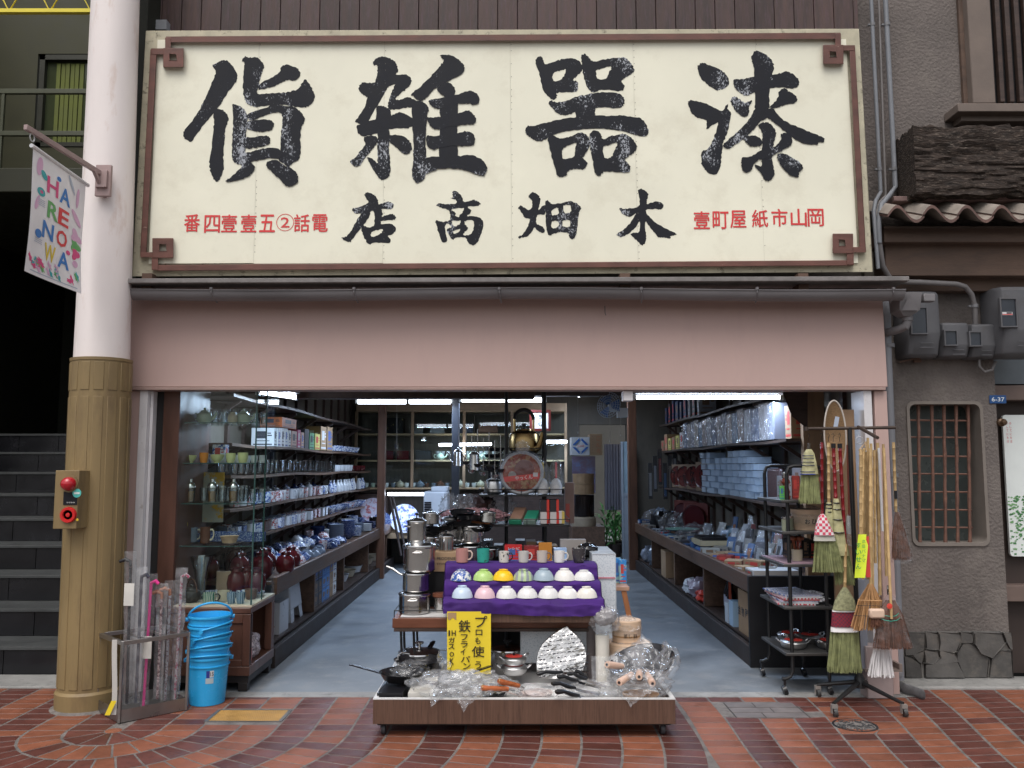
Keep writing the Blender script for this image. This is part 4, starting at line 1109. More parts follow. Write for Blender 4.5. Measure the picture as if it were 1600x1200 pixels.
# meters
mtm = mat('meter_grey',(0.10,0.10,0.108),0.6,var=0.16,vs=5,col2=(0.09,0.085,0.085),thr=(0.55,0.75))
mglass = mat('meter_glass',(0.03,0.035,0.045),0.08,var=0.3)
def meter(label,x0,y0,x1,y1,win,Y,depth,bulge=0.0,grp=None,reading=False):
    a,b = P(x0,y1,Y),P(x1,y0,Y)
    root = empty('electricity_meter',(a.x,Y,a.z),0,label,'meter',grp)
    w,h = b.x - a.x,b.z - a.z
    m = MB(); k = 0.24
    prof = [(0.86,0,0.0),(1.0,0.1,0.15),(1.0,0.5,0.36),(1.0,0.5,0.5),(1.0,1,0.98),(0.9,1,1.0)]
    sec = [(-0.5,0),(-0.5,-0.7),(-0.42,-0.93),(-0.3,-1),(0.3,-1),(0.42,-0.93),(0.5,-0.7),(0.5,0)]
    lv = [(0.0,0.88,0.62),(0.04,0.96,0.76),(0.34,1,0.98),(0.37,1,0.98),(0.93,1,0.94),(0.98,0.96,0.86),(1.0,0.88,0.72)]
    vs_ = []
    for t,sx,sy in lv:
        for u,v in sec: vs_.append((a.x + w / 2 + u * w * sx,Y + v * depth * sy,a.z + t * h))
    ns = len(sec); fs_ = []
    for i in range(len(lv) - 1):
        for j in range(ns - 1): fs_.append((i * ns + j,i * ns + j + 1,(i + 1) * ns + j + 1,(i + 1) * ns + j))
        fs_.append((i * ns + ns - 1,i * ns,(i + 1) * ns,(i + 1) * ns + ns - 1))
    fs_.append(tuple(range(ns))[::-1]); fs_.append(tuple((len(lv) - 1) * ns + j for j in range(ns)))
    m.add(vs_,fs_); wpart('housing',m,mtm,root,0.006,ang=30)
    yf = Y - depth * 0.965
    p,q = P(win[0],win[3],yf),P(win[2],win[1],yf)
    m = MB(); m.poly([[(p.x,p.z),(q.x,p.z),(q.x,q.z),(p.x,q.z)],[(p.x + 0.009,p.z + 0.009),(q.x - 0.009,p.z + 0.009),(q.x - 0.009,q.z - 0.009),(p.x + 0.009,q.z - 0.009)]],lambda a_,b_,d: Vector((a_,yf - 0.02 + d,b_)),thick=0.03)
    wpart('window_rim',m,mtm,root,0.001)
    m = MB(); m.box(p.x + 0.008,q.x - 0.008,yf - 0.012,yf - 0.004,p.z + 0.008,q.z - 0.008); wpart('window_glass',m,mglass,root)
    if reading:
        cc = P((win[0] + win[2]) / 2,(win[1] + win[3]) / 2 + 1,yf - 0.014)
        m = MB(); m.cbox(cc,(0.07,0.002,0.022)); wpart('dial_label',m,cer((0.6,0.6,0.6)),root)
        m = MB(); m.cbox(cc + Vector((0,-0.0015,-0.006)),(0.07,0.002,0.005)); wpart('dial_stripe',m,cer((0.6,0.05,0.05)),root)
        m = MB(); m.cbox(cc + Vector((0.012,-0.0015,0.004)),(0.035,0.002,0.009)); wpart('dial_window',m,cer((0.02,0.02,0.02)),root)
    m = MB(); zz = a.z + h * 0.2; m.cbox((a.x + w * 0.55,yf + 0.006,zz),(w * 0.35,0.004,0.004)); m.cbox((a.x + w * 0.55,yf + 0.008,zz - 0.03),(w * 0.4,0.006,0.005)); wpart('latch',m,mtm,root)
    return root
meter('large grey electricity meter partly behind the rain hopper',1398,462,1450,562,(1422,480,1447,523),5.84,0.2)
meter('left one of the two small grey meter boxes',1455,509,1498,562,(1474,516,1494,541),5.84,0.17)
meter('right one of the two small grey meter boxes',1500,511,1538,563,(1513,518,1532,542),5.84,0.17)
meter('largest grey electricity meter with a red striped dial, far right',1536,457,1595,562,(1562,466,1586,512),5.84,0.26,reading=True)
m = MB(); m.tube([P(1530,562,5.76),P(1530,572,5.76),P(1538,581,5.77),P(1550,578,5.78),P(1556,565,5.78)],0.009,8)
tag(m.build('meter_cable',dk),'short looped grey cable hanging below the small meter boxes','cable')
m = MB(); a = P(1406,566,5.8); b = P(1448,556,5.74); m.bar(a,b,0.02,0.012); m.cbox(P(1433,562,5.8),(0.05,0.02,0.04))
tag(m.build('meter_bracket',MATS['rust_bracket']),'small rusty bracket below the meter behind the hopper','bracket')
# covers in the pavement
cv = empty('yellow_cover',(YC[0],YC[2],0),0,'yellow studded metal cover plate set in the brick pavement','cover')
m = MB(); m.poly([[(YC[0],YC[2]),(YC[1],YC[2]),(YC[1],YC[3]),(YC[0],YC[3])],[(YC[0] + .02,YC[2] + .012),(YC[1] - .02,YC[2] + .012),(YC[1] - .02,YC[3] - .012),(YC[0] + .02,YC[3] - .012)]],lambda a,b,d: Vector((a,b,0.003 + d)),thick=-0.03)
wpart('frame',m,mat('steel_frame',(0.16,0.15,0.14),0.4,metal=0.4),cv)
m = MB(); m.box(YC[0] + .02,YC[1] - .02,YC[2] + .012,YC[3] - .012,-0.02,0.001); wpart('plate',m,mat('yellow_plate',(0.36,0.20,0.05),0.55,var=0.2,vs=12,col2=(0.3,0.15,0.05),thr=(0.6,0.75)),cv)
m = MB(); nx,ny = 36,9
for i in range(nx):
    for j in range(ny):
        x = YC[0] + .03 + (YC[1] - YC[0] - .06) * (i + 0.5 * (j % 2)) / nx; y = YC[2] + .02 + (YC[3] - YC[2] - .04) * j / (ny - 1)
        s = 0.0042
        m.add([(x - s,y,.001),(x,y - s * 1.3,.001),(x + s,y,.001),(x,y + s * 1.3,.001),(x,y,.004)],[(0,1,4),(1,2,4),(2,3,4),(3,0,4)])
o = wpart('stud',m,MATS['yellow_plate'],cv); o['kind'] = 'stuff'
gc = empty('stone_cover',(GC[0],GC[2],0),0,'grey tile-faced access cover in the pavement right of the cart','cover')
gt = mat('grey_tile',(0.15,0.13,0.125),0.6,var=0.25,vs=9,ovar=0.15)
m = MB(); m.box(GC[0],GC[1],GC[2],GC[3],-0.03,-0.0005); wpart('frame',m,mat('cover_joint',(0.05,0.045,0.04),0.7),gc)
nx,ny = 2,3
for j in range(ny):
    xo = 0.04 if j % 2 else -0.04
    xs = [GC[0] + .006,(GC[0] + GC[1]) / 2 + xo,GC[1] - .006]
    for i in range(2):
        y0 = GC[2] + .006 + (GC[3] - GC[2] - .006) * j / ny; y1 = GC[2] + (GC[3] - GC[2] - .006) * (j + 1) / ny
        m = MB(); m.box(xs[i],xs[i + 1] - .007,y0,y1 - .005,-0.02,0.0025); wpart('tile',m,gt,gc,0.001)
rc = RC[0]
mh = empty('round_cover',(rc.x,rc.y,0),0,'small round black cast iron cover near the broom stand','cover')
iron = mat('cast_iron',(0.022,0.024,0.028),0.35,metal=0.3,var=0.2)
m = MB(); m.lathe([(0.0,-0.02),(RC[1],-0.02),(RC[1],0.001),(RC[1] - .01,0.003),(RC[1] - .013,-0.003),(0,-0.003)],(rc.x,rc.y,0),40); wpart('disc',m,iron,mh)
m = MB()
for i in range(90):
    a = random.random() * 6.28; d = (RC[1] - .022) * math.sqrt(random.random()); x,y = rc.x + d * math.cos(a),rc.y + d * math.sin(a)
    b = random.random() * 3.14; l = random.uniform(0.006,0.013)
    m.bar((x - l * math.cos(b),y - l * math.sin(b),0.0),(x + l * math.cos(b),y + l * math.sin(b),0.0),0.005,0.004)
o = wpart('relief',m,mat('worn_iron',(0.12,0.12,0.125),0.35,metal=0.4),mh); o['kind'] = 'stuff'
# ================================================================ WARES: one builder per kind
def prof_down(r,h):
    f = r * 0.43
    return [(0,h * 0.93),(f * 0.82,h * 0.93),(f * 0.86,h),(f,h),(f * 0.96,h * 0.86),(f * 1.25,h * 0.835),(r * 0.74,h * 0.66),(r * 0.9,h * 0.4),(r * 0.975,h * 0.12),(r,0.0),(r * 0.96,0.0),(r * 0.85,h * 0.4)][::-1]
def prof_bowl(r,h,foot=0.42,t=0.004):
    f = r * foot
    return [(f * 0.9,0.0),(f,0.0),(f,h * 0.13),(f * 1.25,h * 0.17),(r * 0.78,h * 0.45),(r * 0.95,h * 0.8),(r,h),(r - t,h),(r * 0.92 - t,h * 0.8),(r * 0.74 - t,h * 0.5),(f,h * 0.24),(0,h * 0.2)]
def flipz(p,h): return [(r,h - z) for r,z in p][::-1]
def K_bowl(a): m = MB(); m.lathe(prof_bowl(0.06,0.058),n=24); return [('bowl',m,0)]
def K_bowl_down(a): m = MB(); m.lathe(prof_down(0.062,0.062),n=32); return [('bowl',m,0)]
def K_mug(a):
    m = MB(); m.lathe([(0.030,0),(0.034,0.003),(0.036,0.04),(0.037,0.082),(0.034,0.082),(0.033,0.01),(0,0.008)],n=24)
    h = MB(); h.tube([(0.034,0,0.068),(0.052,0,0.07),(0.062,0,0.055),(0.06,0,0.035),(0.048,0,0.02),(0.034,0,0.018)],0.005,8)
    return [('body',m,0),('handle',h,1)]
def K_cup(a): m = MB(); m.lathe([(0.024,0),(0.027,0.004),(0.034,0.04),(0.036,0.07),(0.033,0.07),(0.03,0.03),(0,0.01)],n=18); return [('cup',m,0)]
def K_square_cup(a): m = MB(); m.lathe([(0.04,0),(0.045,0.003),(0.046,0.08),(0.042,0.08),(0.04,0.01),(0,0.008)],n=4); m.v = [(v[0] * 0.8 - v[1] * 0.8,v[0] * 0.8 + v[1] * 0.8,v[2]) for v in m.v]; return [('cup',m,0)]
def K_tumbler(a): m = MB(); m.lathe([(0.0,0.0),(0.026,0),(0.028,0.01),(0.034,0.11),(0.032,0.11),(0.025,0.014),(0,0.012)],n=16); return [('glass',m,0)]
def K_teapot(a):
    m = MB(); m.lathe([(0.035,0),(0.058,0.02),(0.066,0.045),(0.055,0.075),(0.034,0.088),(0,0.09)],n=22)
    l = MB(); l.lathe([(0.034,0.088),(0.03,0.097),(0.01,0.102),(0.01,0.108),(0.014,0.113),(0.008,0.12),(0,0.121)],n=16)
    s = MB(); s.tube([(0.055,0,0.035),(0.085,0,0.05),(0.098,0,0.085)],[0.014,0.01,0.007],10)
    h = MB(); h.tube([(-0.055,0,0.07),(-0.085,0,0.08),(-0.095,0,0.055),(-0.08,0,0.03),(-0.06,0,0.03)],0.006,8)
    return [('body',m,0),('lid',l,0),('spout',s,0),('handle',h,0)]
def K_tetsubin(a):
    k = K_teapot(a)[:3]; h = MB(); h.tube([(0.055 * math.cos(t * math.pi / 10),0,0.07 + 0.085 * math.sin(t * math.pi / 10)) for t in range(11)],0.0045,8)
    return k + [('handle',h,1)]
def K_bottle(a): m = MB(); m.lathe([(0.03,0),(0.035,0.02),(0.036,0.06),(0.02,0.1),(0.012,0.12),(0.016,0.14),(0.013,0.14),(0,0.135)],n=18); return [('bottle',m,0)]
def K_tall_bottle(a):
    m = MB(); m.lathe([(0.035,0),(0.036,0.01),(0.036,0.17),(0.016,0.22),(0.014,0.26),(0,0.26)],n=16)
    c = MB(); c.lathe([(0.016,0.255),(0.016,0.28),(0,0.28)],n=14); l = MB(); l.lathe([(0.0368,0.05),(0.0368,0.14)],n=16)
    return [('bottle',m,0),('cap',c,1),('paper_label',l,2)]
def K_jar(a): m = MB(); m.lathe([(0.05,0),(0.078,0.03),(0.088,0.09),(0.075,0.15),(0.045,0.175),(0.042,0.195),(0.05,0.2),(0.042,0.2),(0,0.16)],n=22); return [('jar',m,0)]
def K_plates(a):
    out = []; n = a or 7
    for i in range(n):
        m = MB(); z = i * 0.0105; r = 0.085 + random.uniform(-0.002,0.002); dx = random.uniform(-0.002,0.002)
        m.lathe([(r * 0.55,z),(r * 0.6,z + 0.003),(r,z + 0.012),(r,z + 0.015),(r * 0.6,z + 0.006),(0,z + 0.005)],(dx,0,0),24); out.append(('plate',m,0))
    return out
def K_bowls(a):
    out = []; n = a or 6
    for i in range(n):
        m = MB(); z = i * 0.018; m.lathe([(p[0] * 1.25,p[1] + z) for p in prof_bowl(0.06,0.05)],(random.uniform(-0.002,0.002),0,0),22); out.append(('bowl',m,0))
    return out
def K_box(a):
    m = MB(); m.box(-0.5,0.5,-0.5,0.5,0,1); return [('box',m,0)]
def K_pot(a):
    m = MB(); m.lathe([(0.0,0),(0.092,0),(0.1,0.008),(0.1,0.118),(0.105,0.122),(0.105,0.126),(0.097,0.126),(0.096,0.02),(0,0.02)],n=36)
    l = MB(); l.lathe([(0.106,0.127),(0.104,0.133),(0.07,0.145),(0.02,0.152),(0,0.153)],n=36)
    kn = MB(); kn.lathe([(0.008,0.15),(0.008,0.165),(0.022,0.172),(0.022,0.18),(0,0.184)],n=16)
    out = [('body',m,0),('lid',l,0),('knob',kn,1)]
    for s in (-1,1):
        h = MB(); h.tube([(s * 0.098,-0.03,0.095),(s * 0.13,-0.026,0.1),(s * 0.135,0,0.1),(s * 0.13,0.026,0.1),(s * 0.098,0.03,0.095)],0.005,8); out.append(('handle',h,2))
    return out
def K_saucepan(a):
    k = K_pot(a)[:3]; h = MB(); h.tube([(0.098,0,0.105),(0.14,0,0.12),(0.2,0,0.155),(0.25,0,0.17)],[0.006,0.008,0.011,0.009],10)
    return k + [('handle',h,2)]
def K_frypan(a):
    m = MB(); m.lathe([(0.0,0),(0.09,0),(0.105,0.008),(0.13,0.045),(0.133,0.046),(0.127,0.044),(0.1,0.012),(0,0.008)],n=36)
    h = MB(); h.bar((0.12,0,0.036),(0.29,0,0.075),0.026,0.007); h.bar((0.29,0,0.075),(0.31,0,0.077),0.018,0.007)
    return [('pan',m,0),('handle',h,0)]
def K_lowpot(a):
    m = MB(); m.lathe([(0.0,0),(0.075,0),(0.098,0.018),(0.108,0.05),(0.112,0.052),(0.1,0.05),(0,0.02)],n=30)
    l = MB(); l.lathe([(0.108,0.052),(0.1,0.062),(0.05,0.074),(0,0.076)],n=30)
    s = MB(); s.lathe([(0.0,0.0765),(0.055,0.0745),(0.075,0.0705)],n=30)
    kn = MB(); kn.lathe([(0.008,0.074),(0.012,0.085),(0.012,0.094),(0,0.095)],n=12)
    out = [('body',m,0),('lid',l,0),('paper_label',s,1),('knob',kn,2)]
    for t in (-1,1):
        h = MB(); h.tube([(t * 0.105,-0.028,0.05),(t * 0.13,-0.024,0.068),(t * 0.14,0,0.078),(t * 0.13,0.024,0.068),(t * 0.105,0.028,0.05)],0.0065,8); out.append(('handle',h,0))
    return out
def K_steamer(a):
    m = MB(); m.lathe([(0.10,0),(0.105,0),(0.105,0.075),(0.10,0.075)],n=36); m.lathe([(0.1065,0.05),(0.108,0.05),(0.108,0.075),(0.1065,0.075)],n=36)
    l = MB(); l.lathe([(0.107,0.077),(0.107,0.115),(0.1,0.122),(0.05,0.128),(0,0.13)],n=36)
    st = MB(); st.box(-0.012,0.012,-0.1095,-0.105,0.0,0.11)
    return [('basket',m,0),('lid',l,0),('strap',st,1)]
def K_vase(a):
    m = MB(); m.lathe([(0.0,0),(0.04,0),(0.036,0.03),(0.04,0.12),(0.055,0.2),(0.085,0.29),(0.082,0.29),(0.05,0.2),(0.036,0.12),(0.03,0.03),(0,0.025)],n=16); return [('vase',m,0)]
def K_shaker(a):
    m = MB(); m.lathe([(0.0,0),(0.03,0),(0.036,0.10),(0.034,0.102),(0.028,0.006),(0,0.005)],n=20)
    c = MB(); c.lathe([(0.037,0.098),(0.037,0.11),(0.024,0.13),(0.015,0.137),(0.014,0.158),(0,0.16)],n=20)
    w = MB(); w.lathe([(0,0.004),(0.0272,0.006),(0.031,0.075),(0,0.075)],n=20)
    return [('glass',m,0),('cap',c,1),('filling',w,2)]
def K_basket(a):
    m = MB(); m.lathe([(0.04,0),(0.05,0.004),(0.068,0.05),(0.072,0.052),(0.064,0.05),(0.045,0.01),(0,0.008)],n=24)
    return [('basket',m,0)]
def K_tub(a):
    m = MB(); m.box(-0.5,0.5,-0.5,0.5,0,0.86); m.box(-0.515,0.515,-0.515,0.515,0.87,1); return [('tub',m,0)]
def K_dish(a):
    m = MB(); m.T = Matrix.Rotation(R(78),4,'X'); m.lathe([(0.0,0),(0.6,0.01),(0.66,0.04),(1,0.1),(1,0.12),(0.66,0.06),(0,0.03)],(0,1.0,0),40); return [('plate',m,0)]
def K_lacquer(a):
    b = MB(); b.box(-0.13,0.13,0.0,0.03,0,0.27)
    m = MB(); m.T = Matrix.Rotation(R(90),4,'X'); m.lathe([(0.0,-0.002),(0.07,0.0),(0.11,0.035),(0.117,0.036),(0.117,0.03)],(0,0.135,0.0),32); return [('case',b,1),('bowl',m,0)]
def K_kettle(a):
    m = MB(); m.lathe([(0.0,0),(0.115,0),(0.135,0.02),(0.138,0.10),(0.128,0.145),(0.10,0.165),(0.07,0.172),(0,0.172)],n=36)
    l = MB(); l.lathe([(0.072,0.172),(0.07,0.182),(0.03,0.19),(0,0.191)],n=30)
    kn = MB(); kn.lathe([(0.01,0.19),(0.01,0.2),(0.022,0.206),(0.02,0.228),(0,0.23)],n=14)
    s = MB(); s.tube([(0.06,-0.10,0.035),(0.085,-0.135,0.05),(0.098,-0.155,0.10),(0.106,-0.17,0.155)],[0.042,0.03,0.022,0.017],14)
    h = MB(); h.tube([(-0.09,0,0.155),(-0.09,0,0.26)],[0.011,0.012],8); h.tube([(0.09,0,0.155),(0.09,0,0.26)],[0.011,0.012],8)
    g = MB(); g.tube([(0.09 * math.cos(t * math.pi / 10),0,0.258 + 0.075 * math.sin(t * math.pi / 10)) for t in range(11)],0.015,10)
    return [('body',m,0),('lid',l,0),('knob',kn,1),('spout',s,0),('handle',h,0),('grip',g,1)]
_C = {}
def K_carton(a):
    m = MB(); m.box(-0.5,0.5,-0.5,0.5,0,1)
    p = MB(); e = 0.506
    for sx,sy in ((1,0),(-1,0),(0,-1)):
        for u0,u1,z0,z1 in ((-0.42,0.42,0.06,0.13),(-0.3,0.12,0.42,0.82),(0.2,0.4,0.55,0.62),(0.2,0.36,0.68,0.74),(-0.3,0.3,0.27,0.31)):
            if sx: p.add([(sx * e,u0,z0),(sx * e,u1,z0),(sx * e,u1,z1),(sx * e,u0,z1)],[(0,1,2,3)])
            else: p.add([(u0,sy * e,z0),(u1,sy * e,z0),(u1,sy * e,z1),(u0,sy * e,z1)],[(0,1,2,3)])
    return [('box',m,0),('print',p,1)]
PRINTS = ('carton','storage_box','flat_packet','upright_packet','blue_packet','green_packet','red_packet','dark_red_packet')
def ware(kind,loc,label,cat,group=None,mats=None,rz=0.0,s=1.0,rx=0.0,ry=0.0,name=None,arg=None,slabels=None):
    if kind == 'box' and name in PRINTS:
        kind = 'carton'; mats = [mats[0],[cer((0.05,0.05,0.06),.5),cer((0.06,0.12,0.35),.5),cer((0.5,0.06,0.05),.5),cer((0.55,0.55,0.55),.5),cer((0.2,0.12,0.07),.5)][hash(label[:9].encode()[-1]) % 5]]
    key = (kind,tuple(m.name for m in mats),arg)
    if key not in _C:
        _C[key] = [(n,mb.mesh(n,mats[min(i,len(mats) - 1)])) for n,mb,i in globals()['K_' + kind](arg)]
    parts = _C[key]
    nm = name or kind
    if len(parts) == 1:
        root = bpy.data.objects.new(nm,parts[0][1]); COL.objects.link(root)
    else:
        root = bpy.data.objects.new(nm,None); COL.objects.link(root); root.empty_display_size = 0.05
        for n,me in parts:
            c = bpy.data.objects.new(n,me); COL.objects.link(c); c.parent = root
    root.location = loc; root.rotation_euler = (rx,ry,rz)
    root.scale = s if isinstance(s,(tuple,list)) else (s,s,s)
    return tag(root,label,cat,group)

# colours
white_c = cer((0.62,0.64,0.66)); bluew = pat((0.60,0.63,0.68),(0.03,0.08,0.30),22); bluew2 = pat((0.50,0.55,0.62),(0.04,0.07,0.2),34,'voronoi',(0.3,0.35))
navy = cer((0.02,0.035,0.10)); bluep = pat((0.03,0.06,0.2),(0.45,0.5,0.6),26); greyb = cer((0.16,0.19,0.24)); redw = pat((0.6,0.6,0.62),(0.35,0.05,0.04),24)
brownc = cer((0.10,0.045,0.03)); darkred = cer((0.09,0.012,0.015),0.12); blackc = cer((0.015,0.015,0.017),0.2); celadon = cer((0.42,0.5,0.40)); creamc = cer((0.5,0.44,0.33))
glassw = clear('drinking_glass',(0.93,0.96,0.98),0.18,0.015,haze=0.0,fm=0.75)
wrap = clear('clear_wrapping',(0.96,0.97,0.98),0.05,0.10,haze=0.06,bump=0.008,bs=20,fm=0.18)
wrap2 = clear('thin_wrapping',(0.97,0.97,0.98),0.04,0.08,haze=0.02,bump=0.006,bs=14,fm=0.14)
pane = clear('showcase_glass',(0.93,0.97,0.96),0.02,0.0,fm=0.08)
gedge = mat('green_glass_edge',(0.03,0.07,0.065),0.1,var=0.05)
steel = mat('brushed_steel',(0.58,0.57,0.56),0.2,metal=1.0,var=0.05,vs=4,stretch=(1,1,6),rvar=0.03)
alu = mat('aluminium',(0.6,0.6,0.6),0.33,metal=1.0,var=0.08,vs=6)
blkm = mat('black_metal',(0.012,0.012,0.013),0.4,var=0.15)
bake = cer((0.012,0.012,0.014),0.3)
brass = mat('brassy_aluminium',(0.36,0.25,0.11),0.26,metal=1.0,var=0.2,vs=5,rvar=0.08)
card = mat('cardboard',(0.33,0.22,0.13),0.8,var=0.12,vs=6,ovar=0.1)
bamboo = mat('pale_bamboo',(0.5,0.34,0.16),0.45,var=0.22,vs=7,stretch=(1.2,1.2,0.3),ovar=0.12)
steamw = mat('steamer_wood',(0.58,0.41,0.28),0.55,var=0.18,vs=10,stretch=(1,1,6))
lid_red = cer((0.5,0.05,0.04))
boxc = [cer(c,0.45) for c in ((0.62,0.62,0.62),(0.45,0.06,0.05),(0.5,0.22,0.06),(0.06,0.13,0.35),(0.04,0.04,0.05),(0.5,0.4,0.3),(0.1,0.3,0.15),(0.55,0.5,0.15),(0.3,0.32,0.36))]

# ---------------------------------------------------------------- lamps that are lit in the photograph
tubeglow = emis('tube_glow',(0.82,0.88,1.0),9)
def lamp_tube(a,b,label,power,fixture=True,r_=0.016,size=0.12):
    a,b = Vector(a),Vector(b); c = (a + b) / 2
    root = empty('fluorescent_lamp',tuple(c),0,label,'lamp')
    d = (b - a).normalized()
    m = MB(); m.tube([a,b],r_,10); wpart('tube',m,tubeglow,root)
    if fixture:
        m = MB(); m.bar(a + Vector((0,0,0.05)) - d * 0.03,b + Vector((0,0,0.05)) + d * 0.03,0.08,0.04); wpart('fitting',m,cer((0.5,0.52,0.55)),root)
        m = MB(); m.bar(a - d * 0.03,a,0.03,0.05); m.bar(b,b + d * 0.03,0.03,0.05); wpart('socket',m,cer((0.5,0.52,0.5)),root)['kind'] = 'stuff'
    L = bpy.data.lights.new('lamp_light','AREA'); L.shape = 'RECTANGLE'; L.size = (b - a).length; L.size_y = size; L.energy = power * 1.1; L.color = (0.56,0.73,1.0)
    o = bpy.data.objects.new('lamp_light',L); COL.objects.link(o); o.parent = root
    o.location = Vector((0,0,-0.03)); o.rotation_euler = (0,0,math.atan2(d.y,d.x))
    return root
lamp_tube(P(994,620.5,6.7),P(1218,620.5,6.7),'lit fluorescent tube under the head of the opening, right side',13,fixture=True)
lamp_tube(P(560,627,9.4),P(634,627,9.4),'lit fluorescent lamp beyond the left timber beam, left half',9,r_=0.03)
lamp_tube(P(640,627,9.4),P(704,627,9.4),'lit fluorescent lamp beyond the beam, just left of the dark post',9,r_=0.03)
lamp_tube(P(722,625,9.6),P(850,625,9.6),'lit fluorescent lamp above the kettle, right of the dark post',11,r_=0.025)
lamp_tube(P(686,695,12.2),P(768,694,12.2),'lit tube in front of the upper rear showcase shelves',5,False,0.02)
lamp_tube(P(852,690,12.0),P(886,690,12.0),'short lit tube right of the big kettle',4,False,0.02)
lamp_tube(P(606,772,11.7),P(662,772,11.7),'lit tube above the upright round platter at the rear',5,False,0.022)
lamp_tube(P(404,612,6.3),(P(404,612,6.3).x + 0.05,7.15,P(404,612,6.3).z + 0.03),'slanting lit fluorescent lamp above the glass showcase',12,True,0.018)
lamp_tube(P(904,617,11.0),P(931,611,12.2),'lit ceiling lamp near the passage, left of the fan',12,True,0.03)

# ---------------------------------------------------------------- left wall shelves and counter
def shelf_unit(name,label,x0,x1,y0,y1,z,mt,brk,side):
    root = empty(name,((x0 + x1) / 2,y0,z),0,label,'shelf')
    m = MB(); n = 12
    for i in range(n):
        ya,yb = y0 + (y1 - y0) * i / n,y0 + (y1 - y0) * (i + 1) / n
        za = z - 0.008 * math.sin(i * 1.3); zb = z - 0.008 * math.sin((i + 1) * 1.3)
        m.add([(x0,ya,za - .022),(x1,ya,za - .022),(x1,yb,zb - .022),(x0,yb,zb - .022),(x0,ya,za),(x1,ya,za),(x1,yb,zb),(x0,yb,zb)],[(0,3,2,1),(4,5,6,7),(1,2,6,5),(3,0,4,7)] + ([(0,1,5,4)] if i == 0 else []) + ([(2,3,7,6)] if i == n - 1 else []))
    wpart('board',m,mt,root,ang=20)
    k = 0; y = y0 + 0.3
    while y < y1:
        m = MB(); xw = x0 if side < 0 else x1; xf = x1 - 0.05 if side < 0 else x0 + 0.05
        m.bar((xw,y,z - 0.2),(xf,y,z - 0.03),0.03,0.03); m.bar((xw + 0.02 * -side * -1,y,z - 0.025),(xf,y,z - 0.034),0.028,0.02)
        wpart('brace',m,dwood,root)['kind'] = 'stuff'
        y += 0.85
    return root
LZ = [('top',2.0),('second',1.63),('third',1.39),('fourth',1.14),('fifth',0.90)]
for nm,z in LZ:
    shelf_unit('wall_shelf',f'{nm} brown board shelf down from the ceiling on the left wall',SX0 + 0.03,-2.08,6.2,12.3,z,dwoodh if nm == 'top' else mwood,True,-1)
def counter(label,x0,x1,y0,y1,z,side,divs):
    root = empty('counter',((x0 + x1) / 2,y0,0),0,label,'counter')
    xf = x1 if side < 0 else x0
    m = MB(); m.box(x0,x1,y0,y1,z - 0.03,z - 0.002); wpart('top',m,mwood,root,0.004)
    m = MB(); m.box(xf - 0.02,xf + 0.02,y0,y1,z - 0.10,z + 0.03); wpart('front_board',m,mwood,root,0.008)
    m = MB(); m.box(min(xf,xf - side * -0.05) - 0.0,max(xf,xf + side * 0.05),y0,y1,0.0,0.13)if False else m.box(xf - 0.022,xf + 0.022,y0,y1,0.0,0.14); wpart('plinth',m,mat('plinth_wood',(0.035,0.025,0.022),0.6,var=0.35,vs=4,bump=0.002),root,0.005)
    m = MB(); m.box(x0 + 0.03,x1 - 0.03,y0,y1,0.14,0.16); wpart('lower_shelf',m,dwoodh,root)
    for d in divs:
        m = MB(); m.box(x0 + 0.03,x1 - 0.03,d,d + 0.04,0.16,z - 0.03); wpart('divider',m,mwood,root,0.003)
    return root
counter('long brown shop counter along the left wall, heaped with crockery',SX0 + 0.02,-1.74,6.2,12.3,0.62,-1,(7.6,8.9,10.4,11.9))
counter('long dark shop counter along the right wall, heaped with kitchen tools',1.76,SX1 - 0.02,6.26,12.0,0.63,1,(7.9,9.3,10.8))
m = MB(); m.box(1.735,SX1 - 0.02,6.22,6.255,0.0,0.655)
tag(m.build('counter_end_panel',mat('black_panel',(0.008,0.008,0.010),0.5),None,0.004),'black end panel closing the street end of the right counter','panel')
m = MB(); m.box(SX0 + 0.03,SX0 + 0.034,6.0,7.3,1.66,1.98)
def rowY(n,y0,y1): return [y0 + (y1 - y0) * (i + 0.5) / n for i in range(n)]
def lrow(kind,items,z,y0,y1,x,desc,shelf,cat,group,s=1.0,xj=0.02,name=None,rz=None,start=1):
    for i,y in enumerate(rowY(len(items),y0,y1)):
        ware(kind,(x + random.uniform(-xj,xj),y,z),f'{ORD(i + start)} {desc} from the street on {shelf}',cat,group,items[i],rz=random.random() * 6 if rz is None else rz,s=s,name=name)
A2,A3,A4,A5 = 'the second shelf of the left wall','the third shelf of the left wall','the fourth shelf of the left wall','the lowest shelf of the left wall'
def pick(*ms): return [random.choice(ms)]
# second shelf: boxes
cur = 7.35
specs = [(0.16,0.10,boxc[0],'white and red glassware box'),(0.16,0.10,boxc[0],'white and red glassware box'),(0.17,0.10,boxc[0],'white carton with black printed mark'),(0.17,0.10,boxc[0],'white carton with black printed mark'),
         (0.16,0.09,boxc[0],'white carton with black printed mark'),(0.16,0.2,cer((0.48,0.30,0.24),.5),'pale pink carton'),(0.18,0.12,cer((0.5,0.1,0.2),.5),'white and crimson carton'),(0.16,0.12,cer((0.5,0.32,0.25),.5),'flesh-coloured carton'),
         (0.2,0.18,boxc[4],'black carton'),(0.17,0.22,boxc[6],'green and yellow striped carton'),(0.17,0.24,boxc[7],'yellow striped carton'),(0.26,0.3,card,'tall brown carton'),(0.27,0.3,card,'tall brown carton')]
for i,(h,d,mt,nm) in enumerate(specs):
    ware('box',(-2.2,cur + d / 2,1.634),f'{ORD(i + 1)} box from the street on the second left shelf, {nm}','box','cartons on the left wall shelf',[mt],s=(0.2,d * 0.92,h),name='carton')
    cur += d + 0.02
